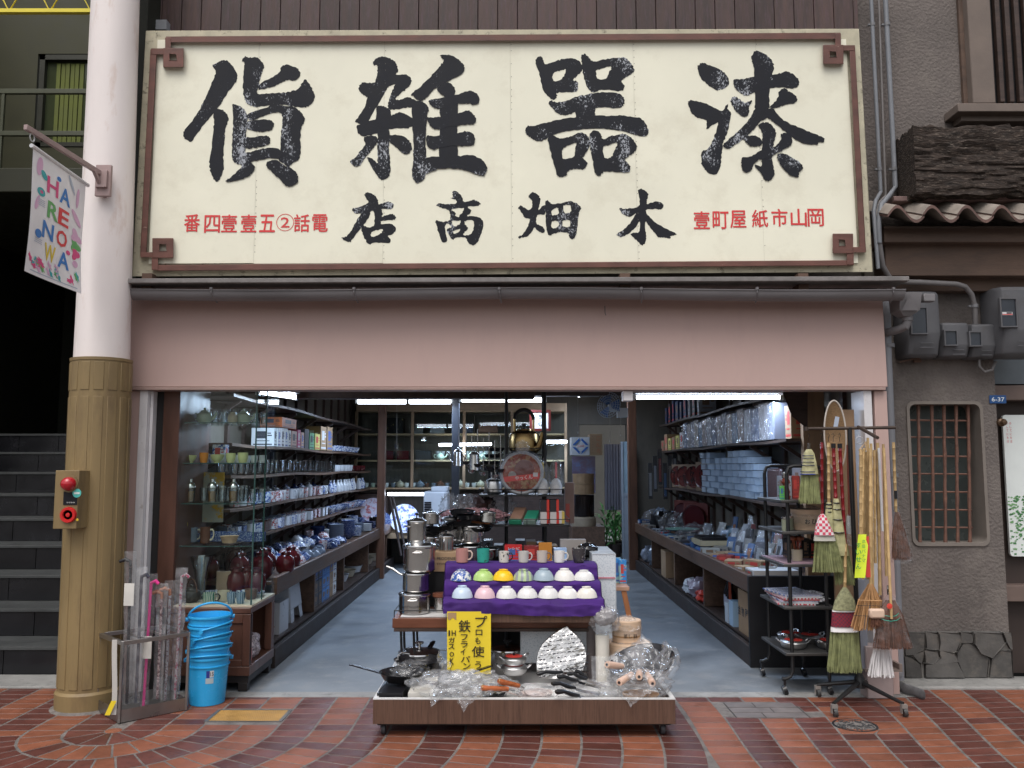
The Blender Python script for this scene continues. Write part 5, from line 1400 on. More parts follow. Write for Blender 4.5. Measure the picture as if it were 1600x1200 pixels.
ware('box',(-2.2,7.85,1.634 + 0.18),'long orange carton lying on the white cartons of the left shelf','box',None,[cer((0.5,0.14,0.04),.5)],s=(0.2,0.5,0.09),name='carton')
for i in range(7):
    ware('basket',(-2.15,9.9 + i * 0.22,1.634),f'{ORD(i + 1)} pale blue wrapped dish from the cartons on the second left shelf','dish','wrapped dishes on the left wall shelf',[bluew],s=(1.5,1.5,1.3),name='wrapped_dish')
# third shelf: glasses, front row and back row
for r_,(xx,nn,st) in enumerate(((-2.12,30,0),(-2.24,26,0))):
    rn = 'front' if r_ == 0 else 'rear'
    for i,y in enumerate(rowY(nn,6.35,9.9)):
        ware('tumbler',(xx + random.uniform(-.01,.01),y,1.394),f'{ORD(i + 1)} clear tumbler from the street, {rn} row on the third left shelf','glass','tumblers on the third left shelf',[glassw],s=random.uniform(0.95,1.15))
lrow('cup',[[white_c]] * 9,1.394,10.0,11.0,-2.13,'plain white cup',A3,'cup','white cups on the third left shelf',1.1)
lrow('cup',[[darkred]] * 7,1.394,11.1,12.1,-2.13,'dark red cup',A3,'cup','dark red cups on the third left shelf',1.0)
# fourth shelf
lrow('mug',[pick(white_c,bluew,redw) + [white_c] for _ in range(22)],1.144,6.4,9.6,-2.13,'patterned mug',A4,'mug','mugs on the fourth left shelf',1.15)
lrow('teapot',[pick(bluew,navy,white_c) for _ in range(10)],1.144,6.6,9.8,-2.27,'small teapot',A4,'teapot','teapots on the fourth left shelf',1.1)
lrow('bottle',[pick(white_c,bluew) for _ in range(14)],1.144,9.8,12.1,-2.13,'white sake bottle',A4,'bottle','sake bottles on the fourth left shelf',1.05)
# fifth shelf
lrow('square_cup',[pick(bluew,redw,white_c,bluew2,brownc) for _ in range(20)],0.904,6.4,9.6,-2.13,'square patterned cup',A5,'cup','square cups on the lowest left shelf',1.1,rz=0.0)
lrow('bowl',[pick(bluew2,bluew,redw) for _ in range(16)],0.904,9.7,12.0,-2.14,'blue and white bowl',A5,'bowl','bowls on the lowest left shelf',(1.2,1.2,1.3))
lrow('cup',[pick(bluew,greyb,redw) for _ in range(16)],0.904,6.5,9.5,-2.28,'rear tea cup',A5,'cup','tea cups at the rear of the lowest left shelf',1.2)
# counter: dark red jars nearest, inverted bowls, stacks beyond
LC = 'the left counter'
k = 0
for i,(dx,y) in enumerate([(0.0,6.35),(.2,6.42),(.4,6.33),(.1,6.62),(.33,6.66),(.5,6.6),(0,6.9),(.24,6.92),(.47,6.88)]):
    ware('jar',(-2.27 + dx,y,0.622),f'{ORD(i + 1)} glossy dark red lidless jar from the street on {LC}','jar','dark red jars on the left counter',[darkred if i % 3 else brownc],s=random.uniform(0.8,1.0))
n = 0
for j,x in enumerate((-1.86,-2.0,-2.14,-2.28)):
    for i,y in enumerate(rowY(13,7.15,9.2)):
        rz = random.random() * 6; n += 1
        kk = 'bowl_down' if random.random() < 0.75 else 'cup'
        ware(kk,(x + random.uniform(-.02,.02),y + random.uniform(-.03,.03),0.622 + random.uniform(0,.03) + (0.05 if j in (1,2) and i % 2 else 0)),
             f'{ORD(i + 1)} crockery piece past the jars, {ORD(j + 1)} row from the aisle, left counter','bowl','heaped bowls and cups on the left counter',pick(white_c,bluew,bluew2,bluep,redw,navy,greyb,white_c),rx=random.uniform(-.3,.3),ry=random.uniform(-.3,.3),s=random.uniform(.95,1.2))
n = 0
for i,(x,y,kd,a,mt,nm) in enumerate([(-1.95,9.35,'bowls',8,greyb,'grey'),(-2.15,9.3,'bowls',7,navy,'navy'),(-1.9,9.75,'bowls',9,bluew2,'dotted blue and white'),(-2.15,9.7,'plates',9,white_c,'white'),(-1.9,10.1,'plates',10,bluew,'blue patterned'),
        (-2.15,10.1,'bowls',6,bluep,'dark blue'),(-1.92,10.45,'bowls',5,greyb,'slate grey'),(-2.17,10.5,'plates',8,navy,'deep navy'),(-1.9,10.85,'plates',8,white_c,'off-white'),(-2.15,10.9,'bowls',6,white_c,'pale'),
        (-1.92,11.25,'plates',8,navy,'dark'),(-2.15,11.3,'bowls',7,bluew,'blue and white'),(-1.9,11.65,'bowls',5,blackc,'black'),(-2.15,11.75,'plates',10,bluew2,'speckled')]):
    ware(kd,(x,y,0.622),f'stack of {nm} {kd}, {ORD(i + 1)} from the street on {LC}','stack of crockery','crockery stacks on the left counter',[mt],s=1.1,name='crockery_stack',arg=a)
# under the left counter
st = empty('plastic_stool',(-2.0,6.95,0.16),0,'light grey moulded plastic stool under the left counter','stool')
def stool_leg(u,v): return None
for (cx_,cy_,h_,w_,lb) in ((-2.02,7.25,0.36,0.19,'taller'),):
    m = MB(); m.lathe([(0.19,0.0),(0.165,0.34),(0.15,0.36),(0.0,0.362)],(cx_,cy_,0.162),4)
    m2 = MB(); m2.T = Matrix.Translation((cx_,cy_,0.162)) @ Matrix.Rotation(R(45),4,'Z')
    m2.lathe([(0.26,0.10),(0.22,0.34),(0.20,0.36),(0.0,0.365)],(0,0,0),4)
    for a in range(4):
        aa = R(90 * a); m2.add([((0.262 * math.cos(aa)) * 1,(0.262 * math.sin(aa)),0)],[]) if False else None
    wpart('seat',m2,mat('grey_stool_plastic',(0.5,0.52,0.56),0.35,var=0.05),st,0.01)
    for sx in (-1,1):
        for sy in (-1,1):
            m = MB(); m.add([(cx_ + sx * 0.19,cy_ + sy * 0.19,0.162),(cx_ + sx * 0.10,cy_ + sy * 0.19,0.162),(cx_ + sx * 0.07,cy_ + sy * 0.17,0.275),(cx_ + sx * 0.177,cy_ + sy * 0.177,0.275),
                             (cx_ + sx * 0.19,cy_ + sy * 0.10,0.162),(cx_ + sx * 0.177,cy_ + sy * 0.07,0.275)],[(0,1,2,3),(0,3,5,4)])
            wpart('leg',m,MATS['grey_stool_plastic'],st)
ware('box',(-1.95,6.72,0.161),'low pale plastic stool in front of the taller one under the left counter','stool',None,[MATS['grey_stool_plastic']],s=(0.3,0.26,0.24),name='low_stool')
ware('basket',(-1.93,6.42,0.162),'orange plastic basket under the street end of the left counter','basket',None,[cer((0.6,0.12,0.03))],s=(1.9,1.9,1.6))
ware('basket',(-1.93,6.42,0.255),'green plastic basket upon the orange one under the left counter','basket',None,[cer((0.02,0.25,0.1))],s=(1.6,1.6,1.4))
for i in range(6):
    for j in range(3):
        ware('box',(-1.92,7.85 + i * 0.16,0.162 + j * 0.12),f'box {["at the bottom", "in the middle", "on top"][j]} of the {ORD(i + 1)} pile beside the stool, left counter','box','boxes piled under the left counter',[boxc[4] if i < 2 else (cer((0.05,0.2,0.5),.4) if (i in (2,3)) else card if i == 4 else boxc[0])],s=(0.22,0.15,0.115),name='storage_box')
for i in range(7):
    ware('basket',(-1.95,9.1 + i * 0.42,0.162),f'{ORD(i + 1)} dish beyond the blue boxes under the left counter','dish','dishes stored under the left counter',pick(redw,white_c,brownc,creamc),s=1.7,name='stored_dish')

# ---------------------------------------------------------------- street-side glass showcase
CX0,CX1,CY0,CY1 = P(262,1000,5.57).x,-1.712,5.57,6.13
ZCB = 0.535
cab = empty('glass_showcase',((CX0 + CX1) / 2,CY0,0),0,'tall glass showcase on a brown wooden cabinet, left of the entrance','showcase')
cabw = mat('cabinet_wood',(0.10,0.045,0.03),0.38,var=0.3,vs=5,stretch=(2,2,0.5),bump=0.0004)
m = MB(); m.box(CX0,CX1,CY0,CY1,ZCB - 0.04,ZCB - 0.002); wpart('cabinet_top',m,cabw,cab,0.006)
m = MB(); m.box(CX0,CX1,CY0 + 0.012,CY0 + 0.03,0.16,ZCB - 0.042); m.box(CX0,CX0 + 0.02,CY0 + 0.03,CY1,0.16,ZCB - 0.042); m.box(CX0 + .02,CX1,CY1 - 0.02,CY1,0.16,ZCB - 0.042); wpart('cabinet_body',m,cabw,cab)
for ya_ in (CY0 + 0.001,CY1 - 0.07):
    m = MB(); m.box(CX1 - 0.05,CX1,ya_,ya_ + 0.049,0.162,ZCB - 0.042); wpart('corner_stile',m,cabw,cab,0.003)
m = MB(); m.box(CX0,CX1 - .051,CY0 + 0.0,CY0 + 0.0115,ZCB - 0.1,ZCB - 0.042); m.box(CX0,CX1 - .051,CY0 + 0.0,CY0 + 0.0115,0.16,0.2); wpart('panel_rail',m,cabw,cab,0.002)
m = MB(); m.box(CX0 + 0.02,CX1 - 0.001,CY0 + 0.03,CY1 - 0.02,0.13,0.16); m.box(CX0,CX1 + 0.004,CY0 - 0.004,CY1,0.10,0.159) ; wpart('cabinet_floor',m,cabw,cab,0.004)
m = MB(); m.box(CX0 + 0.01,CX1 - 0.005,CY0 + 0.01,CY1 - 0.01,0.055,0.099); wpart('base_rail',m,mat('base_black',(0.02,0.016,0.015),0.5),cab)
for x in (CX0 + 0.05,CX1 - 0.04):
    for y in (CY0 + 0.03,CY1 - 0.05):
        m = MB(); m.box(x - 0.03,x + 0.03,y - 0.025,y + 0.03,0.003,0.054); wpart('foot',m,MATS['base_black'],cab,0.003)
ZG1 = 2.02
gxr = CX1 + 0.012
m = MB(); m.box(CX0 + 0.02,CX1 - 0.004,CY0 + 0.03,CY0 + 0.036,ZCB + 0.012,ZG1); wpart('front_pane',m,pane,cab)
m = MB(); m.box(CX1 - 0.012,CX1 - 0.006,CY0 + 0.037,CY1,ZCB + 0.012,ZG1); wpart('side_pane',m,pane,cab)
m = MB(); m.box(CX1 - 0.013,CX1 - 0.003,CY0 + 0.0285,CY0 + 0.0295,ZCB + .012,ZG1); m.box(CX1 - 0.0135,CX1 - 0.004,CY1 - 0.3,CY1 - 0.296,ZCB + .012,ZG1); wpart('glass_edge',m,gedge,cab)['kind'] = 'stuff'
m = MB(); m.box(CX0 - 0.09,CX0 + 0.02,CY0,CY1,ZCB + 0.0,ZG1); wpart('left_upright',m,mat('red_brown_frame',(0.085,0.035,0.022),0.45,var=0.3,vs=5,stretch=(2,2,.4)),cab,0.004)
m = MB(); m.box(CX0 - 0.16,CX0 - 0.091,CY0 + 0.02,CY1,0.0,ZG1); wpart('dark_side',m,cer((0.01,0.009,0.009),0.6),cab)
m = MB(); m.box(CX0 + .02,CX1,CY0 + 0.02,CY1,ZCB - 0.001,ZCB + 0.011); wpart('display_floor',m,mat('showcase_cloth',(0.5,0.43,0.33),0.8),cab)
SHZ = [P(330,y,5.75).z for y in (661,723,785,850)]
for z in SHZ:
    m = MB(); m.box(CX0 + 0.03,CX1 - 0.014,CY0 + 0.06,CY1 - 0.03,z - 0.007,z - 0.001); sp = wpart('shelf_pane',m,pane,cab)
    m = MB(); m.box(CX0 + 0.03,CX1 - 0.014,CY0 + 0.057,CY0 + 0.0595,z - 0.007,z - 0.001); m.v = [(v[0] - cab.location[0],v[1] - CY0,v[2]) for v in m.v]; m.build('edge',gedge,sp)
def sc(kind,px,si,dy,label,cat,mats,s=1.0,rz=0.0,grp=None,name=None):
    z = SHZ[si] if si < 4 else ZCB + 0.012
    x = P(px,700,5.7 + dy).x
    if kind == 'mug' and si == 4: pass
    return ware(kind,(x,5.7 + dy,z),label,cat,grp,mats,s=s,rz=rz,name=name)
ylg = cer((0.55,0.58,0.28)); org = cer((0.62,0.22,0.03))
glw = [steel,steel,cer((0.45,0.22,0.05))]
sc('bowl',298,1,0.1,'pale yellow-green bowl left of the orange cup in the showcase','bowl',[ylg],(0.72,0.72,0.9))
sc('cup',319,1,0.1,'orange cup on the second glass shelf of the showcase','cup',[org],(0.85,0.85,1.0),name='orange_cup')
sc('bowl',340,1,0.14,'pale yellow-green bowl just right of the orange cup','bowl',[ylg],(0.8,0.8,1.0))
sc('cup',361,1,0.1,'pale yellow-green cup in front of the blue patterned carton','cup',[ylg],0.95)
sc('cup',380,1,0.1,'rightmost yellow-green cup on the second glass shelf','cup',[ylg],1.0)
sc('box',345,1,0.30,'blue and white patterned carton behind the yellow-green cups','box',[bluew],(0.09,0.08,0.13),name='carton')
sc('box',272,1,0.2,'blue framed carton at the left of the second glass shelf','box',[cer((0.05,0.12,0.35))],(0.05,0.08,0.12),name='carton')
for i,px in enumerate((300,334,367)):
    sc('shaker',px,2,0.1,f'{("leftmost", "middle", "rightmost")[i]} of three glass shakers with steel caps in the showcase','shaker',[glassw,steel,glw[2]],(0.95,0.95,1.0),grp='glass shakers in the showcase')
for i,px in enumerate((278,350,378,384)):
    sc('tumbler',px,2,0.15 + 0.03 * i,f'{ORD(i + 1)} glass from the left among the steel-capped shakers','glass',[glassw],1.0)
for i in range(7):
    sc('mug',270 + i * 18,1,0.34,f'{ORD(i + 1)} blue and white mug behind the yellow-green cups','mug',[bluew,white_c],0.8,rz=0,grp='mugs at the back of the showcase')
sc('cup',288,3,0.12,'tall grey cup with a yellow price tag in the showcase','cup',[cer((0.3,0.28,0.26))],(0.9,0.9,1.35))
m = MB(); c = P(288,819,5.78); m.cbox(c,(0.045,0.002,0.024)); pt = m.build('price_tag',cer((0.75,0.6,0.05)))
tag(pt,'small yellow price tag above the tall grey cup','price tag')
ware('mug',(P(322,800,5.8).x,5.8,SHZ[3]),'tall dark brown mug with a pale handle in the showcase','mug',None,[brownc,creamc],s=(0.95,0.95,1.35))
ware('mug',(P(303,800,5.88).x,5.88,SHZ[3]),'grey mug with a cream handle beside the dark brown mug','mug',None,[greyb,creamc],s=(0.85,0.85,1.25))
sc('basket',363,3,0.12,'pale woven basket on the lowest glass shelf','basket',[mat('pale_wicker',(0.4,0.27,0.17),0.7,var=0.3,vs=30)],(0.9,0.9,0.95))
sc('teapot',318,0,0.15,'pale green lidded pot at left of the top glass shelf','pot',[celadon],(0.85,0.85,0.95)); sc('teapot',379,0,0.18,'pale green lidded pot at right of the top glass shelf','pot',[celadon],(0.8,0.8,0.9))
sc('jar',362,0,0.12,'small straw-coloured jar on the top glass shelf','jar',[creamc],(0.4,0.4,0.4))
for i,px in enumerate((290,312,335,350,366,384)):
    sc('tumbler',px,0,0.42,f'{ORD(i + 1)} tall glass from the left at the back of the top glass shelf','glass',[glassw],1.1,grp='tall glasses in the showcase')
for i,px in enumerate((268,290,345,372)):
    sc('bowl',px,3,0.36,f'{ORD(i + 1)} bowl from the left at the back of the lowest glass shelf','bowl',[bluew2],1.0,grp='bowls at the back of the showcase')
ware('tetsubin',(P(300,900,5.72).x,5.72,ZCB + 0.012),'black iron kettle with arched handle on the showcase floor','kettle',None,[cer((0.03,0.028,0.027),0.5),cer((0.08,0.035,0.02),0.5)],s=0.98,rz=2.6,name='iron_kettle')
ware('vase',(P(314,900,5.85).x,5.85,ZCB + 0.012),'tall flared crystal vase behind the iron kettle','vase',None,[glassw],s=(0.9,0.9,1.0))
ware('vase',(P(272,900,5.9).x,5.9,ZCB + 0.012),'crystal vase in the left corner of the showcase','vase',None,[glassw],s=0.95)
gs = pat((0.5,0.5,0.42),(0.02,0.16,0.12),14,'wave',(0.4,0.6))
ware('mug',(P(328,900,5.68).x,5.68,ZCB + 0.012),'green and cream striped mug on the showcase floor','mug',None,[gs,blackc],s=(1.15,1.15,0.85))
ware('mug',(P(350,900,5.76).x,5.76,ZCB + 0.012),'cream mug between the striped cups on the showcase floor','mug',None,[creamc,creamc],s=(1.1,1.1,0.85))
for i,px in enumerate((362.5,377)):
    ware('cup',(P(px,900,5.66).x,5.66,ZCB + 0.012),('left' if i == 0 else 'right') + ' one of two blue and green striped cups in the showcase','cup','blue and green striped cups',[pat((0.35,0.42,0.5),(0.03,0.10,0.16),16,'wave',(0.4,0.6))],s=(0.85,0.85,1.05))
ware('cup',(P(393,900,5.85).x,5.85,ZCB + 0.012),'brown pottery cup in the right corner of the showcase','cup',None,[cer((0.14,0.08,0.06),.5)],s=(1.2,1.2,0.95))
for i,(px,dy) in enumerate(((275,.42),(372,0.36),(388,0.42),(404,0.36))):
    ware('jar',(min(P(px,900,5.7 + dy).x,CX1 - 0.09),5.66 + dy,ZCB + 0.012),f'{ORD(i + 1)} dark red jar from the left at the back of the showcase floor','jar','dark red jars in the showcase',[darkred],s=(0.75,0.75,0.95))
ware('box',(P(350,900,6.0).x,6.0,ZCB + 0.012),'plain buff card standing behind the vase','card',None,[cer((0.35,0.24,0.16),.7)],s=(0.10,0.02,0.17),name='buff_card')
yp = P(335,690,6.05)
m = MB(); m.box(P(306,700,6.05).x,P(352,700,6.05).x,6.05,6.055,P(0,816,6.05).z,P(0,738,6.05).z)
tag(m.build('print_card',pat((0.35,0.33,0.27),(0.5,0.28,0.03),4)),'large card with an orange brush print behind the shakers','card')
for si,kd,mts,nm in ((0,'tumbler',[glassw],'tall clear glass'),(1,'cup',[white_c],'plain white cup'),(2,'tumbler',[glassw],'clear glass'),(3,'square_cup',[bluew2],'blue spotted square cup'),(4,'bowl',[bluew],'blue and white bowl')):
    for i in range(8):
        x = lerp(CX0 + 0.07,CX1 - 0.06,i / 7); z = SHZ[si] if si < 4 else ZCB + 0.012
        ware(kd,(x,5.93 + 0.012 * (i % 3),z),f'{ORD(i + 1)} {nm} from the left, middle of the showcase, {("top", "second", "third", "lowest", "base")[si]} level','crockery',f'{nm} row inside the showcase',mts,s=(0.8 if si < 4 else 0.7) * random.uniform(.9,1.08),rz=0 if kd == 'square_cup' else i)
# things inside the cabinet opening
cb = crumple((-1.80,5.82,0.235),(0.07,0.14,0.085),3,flat=0.163)
tag(cb.build('plastic_bag',clear('red_white_bag',(0.9,0.9,0.92),0.1,0.15,haze=0.55,bump=0.02,white=(0.7,0.62,0.66))),'crumpled red and white plastic bag inside the cabinet opening','bag')
m = MB(); m.box(-1.79,-1.74,5.63,5.72,0.162,0.25); tag(m.build('red_packet',cer((0.6,0.04,0.02)),None,0.004),'bright red packet at the front of the cabinet opening','packet')
# ================================================================ REAR OF THE SHOP
BX0,BX1,BY = P(556,700,12.3).x,P(886,700,12.3).x,12.3
rc_ = empty('rear_showcase',((BX0 + BX1) / 2,BY,0),0,'wide glazed wooden wall showcase across the rear of the shop','showcase')
showw = mat('showcase_wood',(0.26,0.18,0.11),0.5,var=0.2,vs=4)
def ZB(py,Y=12.3): return P(700,py,Y).z
m = MB(); m.box(BX0,BX1,BY + 0.5,BY + 0.55,0,ZB(632)); wpart('back_board',m,mat('ribbed_back',(0.13,0.115,0.095),0.7,col2=(0.07,0.06,0.05),kind='wave',vs=8,thr=(0.3,0.7)),rc_)
for py in (677,718.5,762):
    m = MB(); m.box(BX0,BX1,BY + 0.05,BY + 0.5,ZB(py) - 0.025,ZB(py)); wpart('shelf',m,lwood,rc_,0.003)
m = MB(); m.box(BX0,BX1,BY - 0.02,BY + 0.5,ZB(643),ZB(630)); wpart('cornice',m,showw,rc_,0.004)
for px in (556,644,725,800,884):
    m = MB(); x = P(px,700,BY).x; m.box(x - 0.02,x + 0.02,BY - 0.01,BY + 0.04,ZB(762),ZB(643)); wpart('stile',m,showw,rc_,0.003)
m = MB(); m.box(BX0,P(606,700,BY).x,BY,BY + 0.5,0,ZB(772)); m.box(P(664,700,BY).x,BX1,BY,BY + 0.5,0,ZB(772)); wpart('lower_cupboard',m,dwood,rc_)
m = MB(); m.box(P(604,800,BY).x,P(664,800,BY).x,BY - 0.35,BY + 0.5,ZB(838),ZB(830)); wpart('platter_ledge',m,showw,rc_)
m = MB(); m.box(BX0 + 0.02,P(884,700,BY).x,BY + 0.012,BY + 0.016,ZB(761),ZB(644)); wpart('glass_door',m,pane,rc_)
laq = pat((0.012,0.012,0.012),(0.4,0.3,0.1),9,thr=(0.62,0.66))
def rb(px0,px1,py,h_px,label,mats,kind='box',nm='lacquer_box',cat='box',grp=None,Y=12.5):
    a,b = P(px0,py,Y),P(px1,py,Y); hh = h_px / FPX * Y
    z = ZB(py) if Y == 12.5 else a.z
    return ware(kind,((a.x + b.x) / 2,Y,z),label,cat,grp,mats,s=(b.x - a.x,0.25,hh),name=nm)
rb(606,631,677,24,'tall black lacquer box with gold print on the top rear shelf',[laq])
rb(643,662,677,14,'small black lacquer box with gold circles on the top rear shelf',[laq])
rb(673,695,677,15,'black lacquer box just left of the dark post, top rear shelf',[laq])
rb(719,739,677,16,'dark blue round-edged box right of the dark post, top rear shelf',[cer((0.02,0.025,0.05),0.4)])
rb(748,778,677,14,'brown woven basket box on the top rear shelf',[mat('brown_wicker',(0.12,0.06,0.04),0.7,var=0.4,vs=40)])
for i,(a,b,mt) in enumerate(((600,616,darkred),(622,640,darkred),(651,674,blackc))):
    rb(a,b,718.5,14,f'{ORD(i + 1)} dark lacquer case from the left on the middle rear shelf',[mt],grp='cases on the middle rear shelf')
for i,px in enumerate((684,692,700,730,741,752,760,772)):
    ware('cup',(P(px,700,12.5).x,12.5,ZB(718.5) + 0.07),f'{ORD(i + 1)} tiny pale cup from the left, middle rear shelf','cup','tiny cups on the middle rear shelf',[cer((0.35,0.36,0.36))],s=0.9)
for i,px in enumerate((688,735,756)):
    ware('teapot',(P(px,700,12.4).x,12.4,ZB(718.5)),f'{ORD(i + 1)} pale teapot from the left, middle rear shelf','teapot','teapots on the middle rear shelf',[celadon],s=1.0)
for i in range(22):
    px = 562 + i * 10.5
    if abs(px - 711) < 8: continue
    ware('cup' if i % 3 else 'teapot',(P(px,755,12.45).x,12.45,ZB(762)),f'{ORD(i + 1)} small pottery piece from the left, lowest rear shelf','pottery','pottery on the lowest rear shelf',pick(creamc,greyb,celadon,brownc,white_c),s=0.95)
for i,(px,py,r_,mt) in enumerate(((631,833,0.205,pat((0.5,0.52,0.58),(0.10,0.12,0.35),7,thr=(0.5,0.56))),(583,815,0.17,pat((0.38,0.36,0.42),(0.3,0.08,0.08),8,thr=(0.5,0.6))),(600,825,0.12,bluew2))):
    q = P(px,py,11.95)
    ware('dish',(q.x,11.95 - 0.1 * i,q.z),('large patterned round platter standing lit at the rear','large patterned platter standing left of the brown post','small blue platter leaning beside the brown post')[i],'platter',None,[mt],s=r_,name='platter')
ac = empty('air_cooler',(P(680,830,10.6).x,10.6,0),0,'pale grey upright air cooler with a black louvred vent, at the rear','air cooler')
a,b = P(661,855,10.6),P(699,768,10.6)
acm = mat('cooler_plastic',(0.5,0.52,0.56),0.4,var=0.04)
m = MB(); m.box(a.x,b.x,10.6,11.0,0,b.z); wpart('housing',m,acm,ac,0.02)
m = MB(); m.box(a.x + 0.09,b.x,10.64,10.96,b.z,b.z + 0.06); wpart('top',m,acm,ac,0.01)
for i in range(11):
    m = MB(); z = P(670,784 + i * 3.6,10.6).z; m.box(a.x + 0.012,a.x + 0.10,10.585,10.597,z - 0.018,z); wpart('louvre',m,cer((0.02,0.02,0.025)),ac)
for i,(x0,x1) in enumerate(((609,627),(613,636))):
    m = MB(); m.tube([P(x0,775,11.2),P(x1,868,10.9)],0.018,8)
    tag(m.build('wooden_pole',dwood),('left' if i == 0 else 'right') + ' one of two dark poles leaning beside the lit platter','pole','leaning poles at the rear')
# framed calligraphy
q = P(844,657,9.8); fr = empty('picture_frame',tuple(q),0,'dark red framed calligraphy on white paper behind the rack','picture')
w,h = P(861,657,9.8).x - P(828,657,9.8).x,33 / FPX * 9.8
m = MB(); m.poly([[(q.x - w / 2,q.z - h / 2),(q.x + w / 2,q.z - h / 2),(q.x + w / 2,q.z + h / 2),(q.x - w / 2,q.z + h / 2)],[(q.x - w / 2 + .03,q.z - h / 2 + .03),(q.x + w / 2 - .03,q.z - h / 2 + .03),(q.x + w / 2 - .03,q.z + h / 2 - .03),(q.x - w / 2 + .03,q.z + h / 2 - .03)]],lambda a,b,d: Vector((a,9.78 + d,b)),thick=0.03); wpart('frame',m,cer((0.10,0.015,0.012),0.3),fr)
m = MB(); m.box(q.x - w / 2 + .03,q.x + w / 2 - .03,9.795,9.80,q.z - h / 2 + .03,q.z + h / 2 - .03); wpart('paper',m,cer((0.62,0.6,0.55),0.7),fr)
m = MB(); write(m,'き',q + Vector((0,-0.01,0.045)),ux,uy,h=0.05,bold=0.02); write(m,'心',q + Vector((0.0,-0.01,-0.035)),ux,uy,h=0.06,bold=0.02); wpart('calligraphy',m,blackc,fr)
# fan
fc = P(953,634,9.0)
fan = empty('wall_fan',tuple(fc),0,'white wall fan with dark blue blades fixed to the beam near the passage','fan')
m = MB(); m.T = Matrix.Translation(fc) @ Matrix.Rotation(R(-35),4,'Z') @ Matrix.Rotation(R(80),4,'X')
for rr2 in (0.14,0.115,0.09,0.06):
    m.tube([(rr2 * math.cos(t * math.pi / 16),rr2 * math.sin(t * math.pi / 16),0.05 - rr2 * 0.15) for t in range(32)],0.0025,5,closed=True)
for t in range(28):
    aa = t * math.pi / 14; m.tube([(0.03 * math.cos(aa),0.03 * math.sin(aa),0.05),(0.14 * math.cos(aa),0.14 * math.sin(aa),0.03),(0.12 * math.cos(aa),0.12 * math.sin(aa),-0.03)],0.0016,4)
wpart('guard',m,cer((0.5,0.55,0.62)),fan)['kind'] = 'stuff'
for t in range(3):
    m = MB(); m.T = Matrix.Translation(fc) @ Matrix.Rotation(R(-35),4,'Z') @ Matrix.Rotation(R(80),4,'X') @ Matrix.Rotation(R(120 * t),4,'Z')
    m.sheet(lambda u,v: ((0.02 + u * 0.10),(v - 0.5) * 0.09 * (0.5 + u),0.01 + (v - 0.5) * 0.03),4,3); wpart('blade',m,cer((0.05,0.12,0.3),.3),fan)
m = MB(); m.T = Matrix.Translation(fc) @ Matrix.Rotation(R(-35),4,'Z') @ Matrix.Rotation(R(80),4,'X'); m.lathe([(0.03,-0.12),(0.05,-0.1),(0.055,-0.05),(0.04,-0.02),(0.0,0.02)],(0,0,0),18); wpart('motor',m,cer((0.6,0.62,0.62)),fan)
m = MB(); m.box(fc.x + 0.09,fc.x + 0.2,9.05,9.15,fc.z - 0.12,fc.z - 0.02); m.bar(fc + Vector((0.03,0.07,0)),fc + Vector((0.14,0.1,-0.06)),0.03,0.03); wpart('mount',m,cer((0.55,0.57,0.58)),fan)
for i,(px,y0,y1) in enumerate(((953,640,690),(903,622,676),(620,632,700),(970,636,680))):
    m = MB(); m.tube([P(px,y0,9.1),P(px,y1,9.1)],0.0018,5); m.lathe([(0.0,-0.014),(0.007,-0.008),(0.004,0.01),(0,0.012)],tuple(P(px,y1,9.1)),8)
    tag(m.build('pull_cord',cer((0.45,0.42,0.38))),('pull cord with a small knob under the fan','pull cord under the ceiling lamp by the passage','pull cord below the left rear lamps','short pull cord right of the fan')[i],'cord')
# corner by the passage: crate, boxes, steamers, stock pot
def pbox(name,label,cat,x0,x1,y0,y1,Y,dep,mt,bev=0.0):
    a,b = P(x0,y1,Y),P(x1,y0,Y)
    m = MB(); m.box(0,b.x - a.x,0,dep,0,b.z - a.z); o = m.build(name,mt,None,bev); o.location = (a.x,Y,a.z); return tag(o,label,cat)
pbox('drawer_chest','old wooden chest under the steamers beside the passage','chest',894,945,823,872,10.4,0.6,mwood,0.006)
pbox('hanging_picture','faded purple and blue panel behind the steamers','panel',894,930,713,770,11.0,0.02,pat((0.14,0.10,0.16),(0.12,0.2,0.4),2,thr=(0.45,0.65)))
q = pbox('logo_box','white box with a blue diamond emblem beside the passage','box',893,921,683,711,10.6,0.3,cer((0.6,0.62,0.64),.5))
m = MB(); cq = P(907,697,10.59)
for s_ in (1,-1):
    for t_ in (1,-1):
        for g in (0.095,0.078):
            m.bar(cq + Vector((s_ * g,-0.004,0.012 * t_)),cq + Vector((s_ * 0.012,-0.004,t_ * g)),0.012,0.002,up=(0,1,0))
m.v = [tuple(Vector(v) - q.location) for v in m.v]; m.build('blue_emblem',cer((0.03,0.14,0.45),.5),q)
m = MB(); write(m,'合羽橋',cq + Vector((0,-0.006,0)),ux,uy,w=0.09,h=0.025); m.v = [tuple(Vector(v) - q.location) for v in m.v]; m.build('red_print',cer((0.6,0.06,0.04),.5),q)
q = pbox('carton','brown carton with dark dots and red writing beside the blue diamond box','box',922,941,678,711,10.6,0.3,card)
m = MB(); cq = P(936,695,10.58)
for k_,ch in enumerate('こんろ'): write(m,ch,cq + Vector((-0.01,0,0.08 - 0.08 * k_)),ux,uy,h=0.05)
m.v = [tuple(Vector(v) - q.location) for v in m.v]; m.build('red_print',cer((0.45,0.12,0.04),.5),q)
m = MB()
for k_ in range(7): m.lathe([(0.0,-0.002),(0.009,0),(0,0.002)],tuple(P(926,682 + 4.2 * k_,10.59)),8)
m.v = [tuple(Vector(v) - q.location) for v in m.v]; m.build('dots',blackc,q)['kind'] = 'stuff'
zc = P(912,823,10.4).z
q = P(912,823,10.55)
